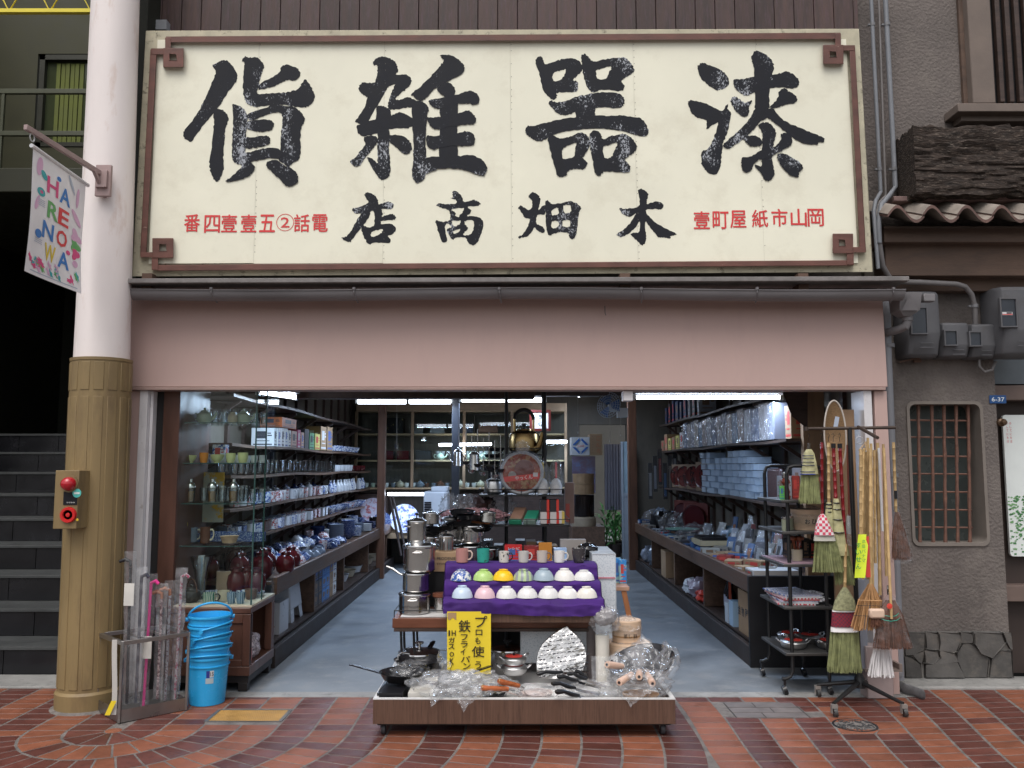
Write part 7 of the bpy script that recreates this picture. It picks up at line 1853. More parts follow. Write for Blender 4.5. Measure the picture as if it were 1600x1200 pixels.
for row,Y,z,B,s_ in (('upper',5.325,0.748,B1,1.0),('lower',5.205,0.659,B2,0.98)):
    for i,(px,nm,mt) in enumerate(B):
        nm2 = nm.replace('white bowl with','white, ').replace('white, grey dots and a pink foot','white, dotted') if 'bowl' in nm else nm
        nm2 += ' rice bowl'
        k_ = ware('bowl_down',(P(px,910,Y).x,Y,z),f'{nm2}, upside down, {ORD(i + 1)} from left, {row} row','rice bowl','rice bowls on the purple cloth',[mt],s=(s_ * (0.86 if 'small' in nm or 'creamy' in nm else 1.0) * 1.08,s_ * 1.08,s_ * (0.9 if 'small' in nm else 1.08)),rz=i * 1.3,name='rice_bowl'); k_.scale.z *= random.uniform(0.93,1.06); k_.rotation_euler.x = random.uniform(-.02,.02); k_.location.y += random.uniform(-.006,.004)
MG = [(722,'pink mug with dripping stripes',cer((0.45,0.22,0.20)),cer((0.55,0.42,0.36)),1),(755,'teal green mug with dark drips',pat((0.03,0.30,0.25),(0.04,0.05,0.04),12,thr=(0.6,0.64)),blackc,1),(787.5,'white cup with black strokes',pat((0.6,0.57,0.54),(0.04,0.04,0.04),14,thr=(0.57,0.6)),blackc,.82),
      (818,'pale grey ribbed cup',cer((0.5,0.48,0.46)),cer((0.45,0.43,0.42)),.82),(847,'buff mug with brown drips',cer((0.5,0.44,0.40)),cer((0.14,0.10,0.09)),.84),(874,'cream spotted mug',wdot2,cer((0.6,0.56,0.5)),.84)]
for i,(px,nm,m1,m2,s_) in enumerate(MG):
    ware('mug',(P(px,880,5.44).x,5.44,0.842),f'{nm} on the top purple step','mug','mugs on the top purple step',[m1,m2],s=(s_ * 1.12,s_ * 1.12,s_ * 1.06),rz=-0.3)
ware('cup',(P(904.5,880,5.44).x,5.44,0.842),'black and grey rounded cup, rightmost on the top purple step','cup',None,[pat((0.05,0.045,0.05),(0.4,0.38,0.35),9,thr=(0.56,0.6))],s=(1.25,1.25,1.3))
# yellow hand written sign
YS = 5.118
ys = empty('yellow_notice',tuple(P(732,1004,YS)),0,'yellow paper notice with brush writing taped to the display shelf','notice')
def yf_(a,b,d): 
    p = P(a,b,YS); p.y += 0.004 * math.sin(a * 0.12) * ((b - 955) / 98) + d; return p
m = MB(); m.sheet(lambda u,v: yf_(698.5 + 68.5 * u,955.5 + (97 + 1 * u) * v,0),10,12); wpart('paper',m,mat('yellow_paper',(0.80,0.60,0.03),0.75,var=0.05),ys)
m = MB()
def yw(ch,px,py,w,h): write(m,ch,yf_(px,py,-0.005),ux,uy,w=w / FPX * YS,h=h / FPX * YS,fat=0.0007)
for ch,px,py,w,h in (('プ',752,971,18,17),('ロ',748.5,988,10,8),('も',746.5,1001,8,10),('使',747,1018,19,16),('う',747,1039,9,11),('鉄',726,978,18,18),('フ',725.5,995.5,10,9),('ラ',725.5,1006.5,10,9),('イ',723.5,1018,7,9),('パ',727.5,1029.5,14,9),('ン',729.5,1040.5,11,9),
                          ('I',702,989,2,8),('H',709,989,6,8),('ガ',706,1000,9,8),('ス',705.5,1010,9,8),('O',706,1022,6.5,7),('K',706,1033,6,9)):
    yw(ch,px,py,w,h)
m.bar(yf_(707,1038,-.005),yf_(703,1046,-.005),0.003,0.0005,up=(0,1,0)); wpart('brush_writing',m,mat('sign_ink',(0.03,0.02,0.012),0.6),ys)
m = MB(); m.sheet(lambda u,v: yf_(699.5 + 13.5 * u,957 + (10 + 2 * math.sin(u * 8) * v) * v,-0.002),6,2); wpart('tape',m,mat('tan_tape',(0.42,0.27,0.14),0.35),ys)
# pot pile at the left of the table
def pot(kind,px,Y,z,s,label,knob=bake,rz=0.0,mt=steel): return ware(kind,(P(px,930,Y).x,Y,z),label,'pot','steel pots stacked at the left of the table',[mt,knob,steel],s=s,rz=rz)
zz = 0.52
pot('pot',648,5.47,zz,(1.0,1.0,0.95),'lowest steel pot of the left pile on white paper',rz=1.57); zz += 0.14
pot('saucepan',650,5.47,zz,(0.86,0.86,0.85),'steel saucepan with upright handle, second from the bottom',rz=2.8); zz += 0.125
pot('pot',655,5.49,zz,(1.05,1.05,1.25),'tallest wide steel pot, third from the bottom of the left pile',steel,1.57); zz += 0.185
pot('pot',650,5.52,zz,(0.62,0.62,1.0),'narrow steel pot with black knob on top of the left pile',rz=0.6)
wl = ware('cup',(P(690,950,5.5).x,5.5,0.518),'small steel canister under a wooden trivet right of the pot pile','canister',None,[steel],s=(1.5,1.5,1.4),name='canister')
m = MB(); m.lathe([(0,0),(0.06,0),(0.06,0.02),(0,0.022)],n=24); o = m.build('wooden_lid',rwood); o.location = (P(690,950,5.5).x,5.5,0.62); tag(o,'round wooden lid resting on the small steel canister','trivet')  # wooden lid of the small steel canister
# low stand behind, with more pans
sx0,sx1 = P(640,870,5.95).x,P(785,870,5.95).x
m = MB(); m.box(sx0,sx1,5.72,6.3,0.516,0.76); tag(m.build('black_stand',blkm,None,0.004),'black box stand behind the purple cloth carrying pots','stand')
m = MB(); m.box(0.02,0.56,5.68,6.3,0.516,0.80); tag(m.build('dark_stand',blkm,None,0.004),'dark box stand right behind the mugs','stand')
q = P(695,893,5.66); m = MB(); m.box(-0.07,0.09,0,0.2,0,0.125); bxo = m.build('carton',card); bxo.location = (q.x,5.62,P(695,893,5.62).z); tag(bxo,'brown carton printed PRODENIE between the pots and the mugs','box')
m = MB(); write(m,'PRODENIE',(0.012,-0.002,0.085),ux,uy,w=0.125,h=0.02,bold=0.02); write(m,'STEEL',(-0.02,-0.002,0.05),ux,uy,w=0.06,h=0.012); m.build('print',cer((0.06,0.05,0.05),.6),bxo)
m = MB(); m.box(q.x - 0.06,q.x + 0.08,5.63,5.71,0.516,bxo.location.z - 0.002); tag(m.build('support_block',blkm),'small black block below the PRODENIE carton','block')
pz = 0.762
ware('pot',(P(697,860,5.72).x,5.72,bxo.location.z + 0.126),'small steel pot standing on the PRODENIE carton','pot',None,[steel,bake,steel],s=(0.52,0.52,0.75))
k = 0
for px,Y,z,s,kd in ((668,5.8,pz,.8,'pot'),(700,6.02,pz,.95,'pot'),(735,6.02,pz,1.0,'pot'),(763,6.1,pz,.8,'saucepan'),(662,6.1,pz,.85,'pot'),(700,6.02,pz + .145,.8,'saucepan'),(735,6.02,pz + .155,.9,'pot'),(668,5.8,pz + .12,.7,'saucepan'),(662,6.1,pz + .14,.6,'pot')):
    k += 1
    ware(kd,(P(px,850,Y).x,Y,z),f'{ORD(k)} steel pot with black lid knob on the black stand, counted upwards','pot','steel pots on the black stand',[steel,bake,bake],s=s,rz=k * 1.1)
for i,(px,Y,z) in enumerate(((716,5.95,1.03),(735,6.05,1.07),(690,5.9,1.0),(672,5.86,0.99),(750,6.0,1.0),(722,6.1,1.1))):
    ware('frypan',(P(px,830,Y).x,Y,z),f'{ORD(i + 1)} black frying pan among the heap of pans left of the wire rack','pan','black pans heaped left of the wire rack',[mat('black_iron',(0.014,0.014,0.016),0.28,var=0.2)],s=0.72,rz=1.2 + i * 0.9,rx=0.12 * (i % 3 - 1),ry=0.1)
iron2 = MATS['black_iron']
for i in range(12):
    px,Y,z = 650 + (i * 37) % 118,5.9 + 0.05 * (i % 7),0.92 + 0.045 * ((i * 5) % 4)
    ware(('pot','saucepan','lowpot')[i % 3],(P(px,830,Y).x,Y,z),f'{ORD(i + 1)} small lidded steel pot heaped on the larger pots left of the wire rack','pot','small pots heaped on the black stand',[steel,bake,bake] if i % 3 < 2 else [alu,bake,bake],s=0.42 + 0.05 * (i % 4),rz=i * 1.7,rx=0.1 * (i % 3 - 1))
for i in range(7):
    px = 728 + i * 9; q = P(px,722 + (i * 13) % 22,6.2); rt = empty('ladle',tuple(q),0,f'{ORD(i + 1)} steel ladle from the left hanging at the wire rack','ladle','ladles hanging at the wire rack')
    m = MB(); m.tube([(0,0,0.26),(0,0.004,0.02)],0.003,6); m.build('handle',steel,rt); m = MB(); m.lathe([(0,-0.024),(0.02,-0.016),(0.03,0.006),(0.027,0.006),(0.018,-0.012),(0,-0.019)],n=18); m.build('cup',steel if i % 2 else bake,rt)
# objects right behind the mugs
def ebox(px,py,Y,w,d,h,label,mt,cat='box',name='carton',z=None):
    q = P(px,py,Y); return ware('box',(q.x,Y,0.80 if z is None else z),label,cat,None,[mt],s=(w,d,h),name=name)
ebox(802,868,5.9,0.12,0.1,0.11,'red packet with white lettering behind the black-stroked cup',cer((0.55,0.03,0.03),.35),'packet','red_packet')
m = MB(); write(m,'レシピ',P(803,857,5.845),ux,uy,w=0.08,h=0.018,bold=0.02); tag(m.build('packet_lettering',cer((0.6,0.6,0.6))),'white lettering on the red packet','lettering')
ebox(832,868,5.95,0.12,0.1,0.1,'dark red packet behind the grey ribbed cup',cer((0.25,0.03,0.03),.35),'packet','dark_red_packet')
ebox(852,868,5.85,0.09,0.05,0.13,'orange wooden board standing behind the buff mug',cer((0.5,0.2,0.03),.4),'board','orange_board')
ebox(875,868,5.9,0.09,0.08,0.09,'pale blue wrapped pack behind the spotted mug',cer((0.35,0.5,0.75),.3),'packet','blue_packet')
ebox(895,868,6.0,0.18,0.1,0.14,'grey cardboard piece behind the black cup',cer((0.3,0.27,0.25),.7),'board','grey_board')
o = crumple((P(918,855,5.85).x,5.85,0.88),(0.075,0.07,0.05),33,amp=0.12); tag(o.build('black_wrapped_pan',cer((0.012,0.012,0.014),0.08)),'shiny black wrapped pan right of the rounded cup','pan')
# perforated pale panels
perf = mat('perforated_pale',(0.42,0.48,0.54),0.4,col2=(0.62,0.66,0.7),kind='voronoi',vs=26,thr=(0.25,0.4),var=0.05)
def ppanel(nm,x0,x1,y0,y1,Y,dep,label):
    a,b = P(x0,y1,Y),P(x1,y0,Y); rt = empty(nm,(a.x,Y,a.z),0,label,'panel')
    m = MB(); m.box(a.x + .004,b.x - .004,Y,Y + dep,a.z + .004,b.z - .004); wpart('sheet',m,perf,rt)
    m = MB(); m.poly([[(a.x,a.z),(b.x,a.z),(b.x,b.z),(a.x,b.z)],[(a.x + .006,a.z + .006),(b.x - .006,a.z + .006),(b.x - .006,b.z - .006),(a.x + .006,b.z - .006)]],lambda p,q,d: Vector((p,Y - 0.003 + d,q)),thick=dep + 0.006); wpart('rim',m,cer((0.5,0.53,0.56)),rt)
    return rt
ppanel('perforated_panel',926,962,865,1010,5.62,0.5,'tall pale perforated cabinet side right of the purple cloth')
m = MB(); a = P(927,903,5.61); m.box(a.x,P(961,903,5.61).x,5.612,5.616,a.z - .004,a.z + .004); tag(m.build('pink_strip',cer((0.6,0.2,0.25))),'thin pink strip across the tall perforated panel','strip')
pq = ppanel('perforated_panel',813,926,966,1036,5.45,0.012,'low pale perforated panel under the display shelf')
for px in (845,875,904):
    m = MB(); m.bar(P(px,966,5.44),P(px,987,5.44),0.006,0.003); wpart('slot',m,cer((0.05,0.07,0.1)),pq)
ware('lowpot',(P(803,1035,5.2).x,5.22,0.20),'lower of the small aluminium pots beside the yellow notice','pot',None,[alu,lid_red,bake],s=0.78)
ware('lowpot',(P(803,1035,5.2).x,5.22,0.255),'upper small aluminium pot with a red label beside the yellow notice','pot',None,[alu,lid_red,bake],s=0.72,rz=0.5)
ware('pot',(P(793,1000,5.6).x,5.55,0.136),'dull steel pot in the shade behind the yellow notice','pot',None,[steel,bake,steel],s=1.1)
ware('pot',(P(655,1030,5.4).x,5.4,0.136),'wide shallow steel pot behind the black frying pans','pot',None,[steel,steel,steel],s=(1.25,1.25,1.2),rz=1.0)
# tray contents, left: induction boxes and iron pans
q = empty('pan_carton',(P(617,1085,4.76).x,4.76,0.136),0,'black carton printed IH at the left end of the cart tray','box')
m = MB(); m.box(-0.09,0.05,-0.06,0.3,0,0.085); m.build('carton',cer((0.015,0.012,0.014),.3),q)
m = MB(); write(m,'IH',(0.012,-0.0625,0.05),ux,uy,w=0.02,h=0.016); write(m,'OK',(0.012,-0.0625,0.028),ux,uy,w=0.018,h=0.01); m.build('print',cer((0.6,0.03,0.03)),q)
q = empty('pan_carton',(P(655,1085,4.76).x,4.76,0.136),0,'white carton with a black frying pan picture in the cart tray','box')
m = MB(); m.box(-0.055,0.08,-0.06,0.3,0,0.085); m.build('carton',cer((0.6,0.57,0.52),.4),q)
m = MB(); m.poly([[(0.03 * math.cos(t * 0.45) - 0.02,0.012 * math.sin(t * 0.45) + 0.045) for t in range(14)]],lambda a,b,d: Vector((a,-0.062,b))); m.bar((0.005,-0.062,0.05),(0.045,-0.062,0.063),0.005,0.001,up=(0,1,0)); m.build('pan_picture',bake,q)
ware('frypan',(P(627,1067,4.9).x,4.92,0.235),'front black iron frying pan, handle pointing left, on the cartons','pan',None,[iron2],s=(0.98,0.98,1.1),rz=R(178))
ware('frypan',(P(652,1045,5.1).x,5.16,0.25),'large black frying pan behind the front one','pan',None,[iron2],s=(1.12,1.12,1.1),rz=R(80))
ware('frypan',(P(690,1060,4.95).x,4.98,0.20),'black frying pan inside the clear plastic bags','pan',None,[iron2],s=1.0,rz=R(20))
ware('frypan',(P(760,1075,4.9).x,4.9,0.15),'black frying pan below the orange handles','pan',None,[iron2],s=0.95,rz=R(200))
m = MB(); m.tube([P(622,1038,5.2),P(622,1024,5.2),P(628,1020,5.2),P(640,1022,5.22)],0.005,8); tag(m.build('wire_hook',steel),'bent steel wire handle behind the large frying pan','handle')
def bag(px,py,Y,r,sd_,label,amp=0.3,mt=wrap,flat=None,fr=2.2):
    q = P(px,py,Y); o = crumple(q,r,sd_,64,36,amp=amp * 0.62,flat=flat,fr=1.35).build('plastic_bag',mt,ang=180); return tag(o,label,'plastic bag','clear bags in the cart tray')
wrapb = clear('bag_plastic',(0.985,0.99,0.99),0.055,0.05,haze=0.105,bump=0.010,bs=11,white=(0.85,0.86,0.9),fm=0.22)
bag(700,1072,4.80,(0.20,0.15,0.085),1,'large clear crumpled bag left of the yellow notice foot',0.36,wrapb)
bag(735,1072,4.72,(0.14,0.08,0.08),2,'clear bag hanging over the front board of the cart',0.5,wrapb)
bag(765,1070,4.95,(0.16,0.14,0.045),3,'clear bag under the yellow notice',0.36,wrapb)
bag(845,1080,4.85,(0.15,0.12,0.032),4,'clear bag in the middle of the cart tray',0.36,wrapb)
bag(925,1076,4.92,(0.14,0.12,0.04),5,'clear bag round the knife blades',0.34,wrapb)
bag(1000,1072,4.78,(0.17,0.12,0.085),6,'clear bag round the peach handles at the right end',0.36,wrapb)
bag(640,1050,5.05,(0.12,0.12,0.06),8,'thin clear bag over the rear frying pan',0.3,wrap)
def tri_bag(pts,sd_,label):
    A,B,C = (P(*p) for p in pts)
    def fn(u,v):
        p = A.lerp(B,u).lerp(C,v * 0.999)
        n = noise.fractal(Vector((u * 3 + sd_,v * 3,sd_)),1,2,3); return p + Vector((n * 0.01,n * 0.045 - 0.02 * math.sin(math.pi * u),n * 0.01))
    m = MB(); m.sheet(fn,16,18); return tag(m.build('plastic_bag',wrapb,ang=20),label,'plastic bag','clear bags in the cart tray')
tri_bag([(668,1064,4.72),(735,1060,4.74),(676,1101,4.63)],1.2,'pointed bag corner over the front board, left')
tri_bag([(700,1082,4.66),(762,1068,4.70),(726,1110,4.62)],4.1,'long pointed bag corner drooping over the front board')
tri_bag([(958,1078,4.66),(1022,1078,4.66),(985,1101,4.62)],7.7,'bag corner drooping over the front board, right')
tri_bag([(636,1058,4.80),(700,1090,4.68),(730,1050,4.86)],9.7,'wide bag flap between the black pan and the notice')
tri_bag([(685,1015,5.04),(706,1040,5.0),(690,1050,5.0)],3.3,'small upright bag tip left of the yellow notice')
pan2 = pat((0.45,0.3,0.26),(0.5,0.45,0.42),3)
for i,px in enumerate((830,842)):
    ware('frypan',(P(px,1080,4.85).x,4.84 + 0.05 * i,0.15),('front' if i == 0 else 'rear') + ' pale coated frying pan wrapped in plastic, middle of the tray','pan','pale frying pans in the tray',[cer((0.55,0.45,0.42),.3)],s=0.62,rz=R(175 - 14 * i))
orw = mat('orange_wood_handle',(0.40,0.105,0.03),0.3,var=0.25,vs=12,stretch=(0.5,4,4),coat=0.3)
for i,(p0,p1) in enumerate((((752,1075,4.66),(794,1076.5,4.72)),((779,1064.5,4.70),(811,1071.5,4.78)))):
    q = empty('bagged_saucepan',tuple(P(*p0)),0,('front' if i == 0 else 'rear') + ' orange-brown wooden pan handle lying on the plastic bags','handle','orange wooden handles')
    a,b = P(*p0),P(*p1); d = (b - a)
    m = MB(); m.tube([a,a + d * .04,a + d * 0.3,a + d * 0.8,b],[0.013,0.0155,0.0145,0.0135,0.012],12); wpart('grip',m,orw,q)
    m = MB(); m.tube([b,b + d * 0.25 + Vector((0,0,-0.006))],0.006,8); wpart('tang',m,steel,q)
    m = MB(); m.tube([a + d * .05 + Vector((0,-0.016,0.004)),a + d * .05 + Vector((0,0.0,0.0165))],0.003,6); wpart('wire_loop',m,brass,q)
for i,(p0,p1,w) in enumerate((((839,1053,4.95),(879,1050,5.0),.016),((871,1057,4.9),(903,1064,4.95),.017),((886,1052,4.95),(916,1061,4.98),.015),((898,1048,5.0),(918,1060,5.0),.018),((862,1067.5,4.8),(899,1075,4.86),.017),((868,1080.5,4.74),(905,1087,4.8),.018))):
    a,b = P(p0[0],p0[1],p0[2] - .12),P(p1[0],p1[1],p1[2] - .12); q = empty('kitchen_knife',tuple(a),0,f'{ORD(i + 1)} black handled kitchen knife counted from the top of the heap','knife','black handled knives in the tray')
    d = b - a
    m = MB(); m.tube([a,a + d * 0.08,a + d * 0.35 + Vector((0,0,0.008)),a + d * 0.7,b],[w * .5,w * .8,w * .62,w * .72,w * .5],10); wpart('handle',m,bake,q)
    m = MB(); nrm_ = Vector((0,0.3,0.95)); m.add([b,b + d * 1.1 + Vector((0,.01,-.004)),b + d * 1.0 + Vector((0,-0.03,-.01)),b + Vector((0,-0.028,-0.008))],[(0,1,2,3)]); wpart('blade',m,steel,q)
# foil fan shaped packet
q = empty('foil_guard',tuple(P(885,1048,5.1)),0,'silver leaf shaped foil packet covered in black print, standing in the cart','packet')
leaf = [(846,1056),(838,1040),(841,1018),(852,1002),(868,990),(885,980),(890,984),(903,995),(913,1010),(916,1026),(911,1044),(902,1056)]
foil = mat('foil_silver',(0.66,0.64,0.62),0.2,metal=1.0,var=0.1,vs=5,bump=0.03,bs=9)
def ff(a,b,d): p = P(a,b,5.15); p.y = 5.10 + (1056 - b) * 0.0011 + d; return p
m = MB(); m.poly([smooth_loop(leaf,3)],lambda a,b,d: ff(a,b,d),thick=0.02); wpart('foil',m,foil,q,0.004)
m = MB()
for r_ in range(10):
    y = 994 + r_ * 6.3
    hw_ = 12 + 27 * math.sin(min(1,(y - 982) / 45) * 1.5)
    x = 878 - hw_ + 3
    while x < 878 + hw_:
        w_ = random.uniform(2,6)
        if random.random() < 0.8: m.bar(ff(x,y - (x - 878) * 0.12,-0.003),ff(x + w_,y - (x + w_ - 878) * 0.12,-0.003),random.choice([0.002,0.004,0.007]),0.0008,up=(0,1,0))
        x += w_ + random.uniform(1,2.5)
o = wpart('print_marks',m,cer((0.05,0.05,0.055),.5),q); o['kind'] = 'stuff'
# wrapped wok and peach handles
wk = empty('wrapped_wok',tuple(P(1003,1040,4.95)),0,'big dark wok wrapped in clear plastic at the right end of the cart','wok')
T = Matrix.Translation(P(1006,1046,4.95)) @ Matrix.Rotation(R(16),4,'X') @ Matrix.Rotation(R(-14),4,'Y')
m = MB(); m.T = T; m.lathe([(0.0,-0.05),(0.08,-0.045),(0.15,0.0),(0.188,0.055),(0.192,0.056),(0.184,0.052),(0.14,0.002),(0.07,-0.037),(0,-0.042)],(0,0,0),40); wpart('wok',m,mat('wok_iron',(0.05,0.05,0.055),0.25,metal=0.6,var=0.2),wk)
def wf2(u,v):
    a = u * 2 * math.pi; r_ = 0.215 * v; n = noise.fractal(Vector((math.cos(a) * 3 * v,math.sin(a) * 3 * v,5)),1,2,4)
    return T @ Vector((r_ * math.cos(a) * (1 + 0.08 * n),r_ * math.sin(a) * (1 + 0.08 * n),0.03 + 0.05 * n + 0.03 * v * v - (0.05 if v > 0.97 else 0)))
m = MB(); m.sheet(wf2,60,22,closed_u=True); wpart('wrapping',m,wrapb,wk,ang=180)
def wf3(u,v):
    a = u * 2 * math.pi; n = noise.fractal(Vector((math.cos(a) * 3,math.sin(a) * 3,9 + v * 2)),1,2,4); r_ = 0.21 - 0.09 * v + 0.02 * n
    return T @ Vector((r_ * math.cos(a),r_ * math.sin(a),0.05 - 0.11 * v))
m = MB(); m.sheet(wf3,60,8,closed_u=True); wpart('wrapping',m,wrapb,wk,ang=180)
m = MB(); a = P(1050,1008,5.0); m.sheet(lambda u,v: a + Vector((-0.05 * u * (1 - v) + 0.012 * noise.noise(Vector((u * 4,v * 4,1))),0.03 * noise.noise(Vector((u * 5,v * 5,3))),-0.07 * v + 0.01 * u)),6,8); wpart('bag_tip',m,wrapb,wk)
peach = mat('peach_wood',(0.62,0.42,0.32),0.5,var=0.1,vs=9)
for i,(p0,p1) in enumerate((((948.5,1038.5,4.78),(972,1041,4.90)),((967.5,1066.5,4.68),(987,1054,4.82)),((998.5,1057.5,4.66),(999.5,1050,4.84)),((1019.5,1068,4.68),(1012,1054,4.82)))):
    a,b = P(*p0),P(*p1); q = empty('bagged_wok',tuple(a),0,f'{ORD(i + 1)} pale peach wooden pan handle from the left at the right end','handle','peach wooden handles')
    m = MB(); m.tube([a,a.lerp(b,.08),a.lerp(b,0.5),b],[0.017,0.0195,0.019,0.016],16); wpart('grip',m,peach,q)
    d = (b - a).normalized()
    m = MB(); m.tube([a - d * 0.001,a - d * 0.0025],[0.009,0.009],12); wpart('ferrule',m,steel,q)
    m = MB(); m.tube([a - d * 0.003,a - d * 0.0045],[0.0055,0.0055],10); wpart('hole',m,bake,q)
ware('bowl',(P(1000,1080,4.8).x,4.78,0.136),'yellow-brown wooden bowl under the peach handles','bowl',None,[cer((0.42,0.22,0.08),.4)],s=(1.7,1.5,1.1),name='wooden_bowl')
o = P(958,1030,5.05); m = MB(); m.sheet(lambda u,v: (o.x - 0.13 + 0.2 * u,5.0 + 0.05 * v,0.21 + 0.13 * v + 0.006 * noise.noise(Vector((u * 4,v * 4,0)))),8,8); m.v = [tuple(v) for v in m.v]; tag(m.build('clear_packet',wrapb),'whitish clear packet leaning behind the knives','packet')
# cylinder with grey wrapped top, steamers, stool
q = P(941.5,1036,5.2)
m = MB(); m.lathe([(0,0),(0.042,0),(0.042,0.3),(0,0.302)],n=28); o = m.build('white_tube',cer((0.66,0.62,0.55),.5)); o.location = (q.x,5.2,0.136); tag(o,'upright cream cardboard tube in the cart beside the steamers','tube')
m = MB(); m.lathe([(0,0),(0.03,0),(0.03,0.33),(0,0.332)],n=20); o = m.build('grey_tube',cer((0.13,0.11,0.11),.5)); o.location = (P(924,1030,5.32).x,5.32,0.136); tag(o,'dark brown upright tube just left of the cream tube','tube')
q = P(944,968,5.17); br = empty('bagged_scrub_brush',tuple(q),0,'round grey brush head in a clear bag on the cream tube','brush')
m = crumple(q + Vector((0,0,0.02)),(0.075,0.07,0.055),81,40,24,amp=0.10); wpart('head',m,mat('grey_fibre',(0.23,0.21,0.21),0.6,var=0.3,vs=30),br)
m = crumple(q,(0.092,0.085,0.085),82,50,30,amp=0.16,fr=2); wpart('bag',m,wrapb,br,ang=180)
sx_ = P(981,1030,5.32)
def tubbox(name,label,px,Y,z,rx_,ry_,h,lidh,wr):
    q = P(px,1000,Y); rt = empty(name,(q.x,Y,z),0,label,'wooden box','round wooden boxes on the cart')
    def ov(r,zz): return [(r * rx_ * math.cos(t * math.pi / 20),r * ry_ * math.sin(t * math.pi / 20),zz) for t in range(40)]
    def wall(m,a,b):
        m.add(a + b,[(i,(i + 1) % 40,40 + (i + 1) % 40,40 + i) for i in range(40)])
    m = MB(); wall(m,ov(1,0),ov(1,h)); m.build('side',steamw,rt)
    m = MB(); wall(m,ov(1.04,h - lidh),ov(1.04,h)); wall(m,ov(1.04,h),ov(1.0,h + 0.006)); top = ov(1.0,h + 0.006); m.add(top,[tuple(range(40))]); m.build('lid',steamw,rt)
    m = MB(); wall(m,ov(1.012,h * 0.25),ov(1.012,h * 0.32)); m.build('hoop',cer((0.36,0.20,0.09),.4),rt)
    m = crumple((0,0,h * 0.6),(rx_ * 1.12,ry_ * 1.1,h * 0.62),wr,40,22,amp=0.10,flat=0.003,fr=3); m.build('wrapping',wrap,rt,ang=22)
    return rt,h
rt,h = tubbox('steam_box','larger lower round wooden box at the right of the cart',981,5.32,0.21,0.135,0.125,0.155,0.075,91)
m = MB(); m.box(sx_.x - 0.1,sx_.x + 0.1,5.25,5.4,0.136,0.209); tag(m.build('support_crate',dwood),'dark crate under the round wooden boxes','crate')
rt,h = tubbox('steam_box','smaller upper round wooden box with printed band, right of the brush head',979,5.32,0.375,0.088,0.085,0.125,0.05,92)
m = MB()
for k_,ch in enumerate('蒸し器'): write(m,ch,(0.03 * (k_ - 1) + 0.012,-0.092,0.045),ux,uy,h=0.024,bold=0.02)
m.build('print',blackc,rt)
stl = empty('wooden_stool',(P(972,915,5.85).x,5.85,0),0,'small orange-brown wooden step stool right of the perforated panel','stool')
ow = mat('orange_stool_wood',(0.38,0.15,0.06),0.4,var=0.2,vs=8)
a,b = P(958,918,5.8),P(983,918,5.8)
m = MB(); m.box(a.x - 0.1,b.x,5.78,6.0,a.z - 0.02,a.z + 0.008); wpart('seat',m,cer((0.48,0.28,0.19),.4),stl,0.004)
for (p0,y) in ((974,5.8),(974,5.98)):
    m = MB(); c_ = P(p0,922,y); m.bar((c_.x,y,a.z - 0.02),(c_.x + 0.12,y,0.002),0.03,0.02); m.bar((c_.x - 0.22,y,a.z - 0.02),(c_.x - 0.3,y,0.002),0.03,0.02); wpart('leg',m,ow,stl)['kind'] = 'stuff'
m = MB(); z_ = 0.3; m.box(a.x - 0.12,b.x + 0.02,5.8,5.98,z_,z_ + 0.015); wpart('step',m,ow,stl)
for i in range(2):
    ware('box',(P(965,900,5.95).x + 0.035 * i,5.98 - 0.02 * i,a.z + 0.01),('left' if i == 0 else 'right') + ' blue and green packet standing on the wooden stool','packet','blue packets on the stool',[pat((0.05,0.25,0.6),(0.3,0.5,0.5),6)],s=(0.05,0.06,0.17 - 0.01 * i),name='blue_packet')

# ================================================================ WIRE RACK WITH KETTLE
RY = 6.35
wr = empty('wire_rack',(P(820,800,RY).x,RY,0),0,'tall black wire rack in the middle of the shop holding the big kettle','rack')
for px in (791,851.5):
    for dy in (0,0.3):
        m = MB(); x = P(px,760,RY).x; m.tube([(x,RY + dy,0.0),(x,RY + dy,2.25)],0.013,8); wpart('upright',m,blkm,wr)
z1,z2,z0_ = P(815,771,RY).z,P(790,816,RY).z,P(820,708,RY).z
for (xa,xb,z,yf) in ((748,881,z1,RY - 0.14),(690,890,z2,RY - 0.22),(789,855,z0_,RY)):
    x0,x1 = P(xa,770,yf).x,P(xb,770,yf).x
    m = MB(); m.box(x0,x1,yf,RY + 0.34,z - 0.018,z - 0.006); wpart('shelf',m,blkm,wr)
    m = MB(); m.tube([(x0,RY + 0.3,z + 0.035),(x0,yf,z + 0.035),(x1,yf,z + 0.035),(x1,RY + 0.3,z + 0.035)],0.0035,6)
    for t in range(7): xx = lerp(x0,x1,t / 6); m.tube([(xx,yf,z - 0.006),(xx,yf,z + 0.035)],0.0025,5)
    wpart('wire_rail',m,blkm,wr)
ware('kettle',(P(819,700,RY + .1).x,RY + 0.12,z0_),'big brassy kettle with black handle on top of the wire rack','kettle',None,[brass,bake],s=(0.88,0.88,1.02),rz=0.35)
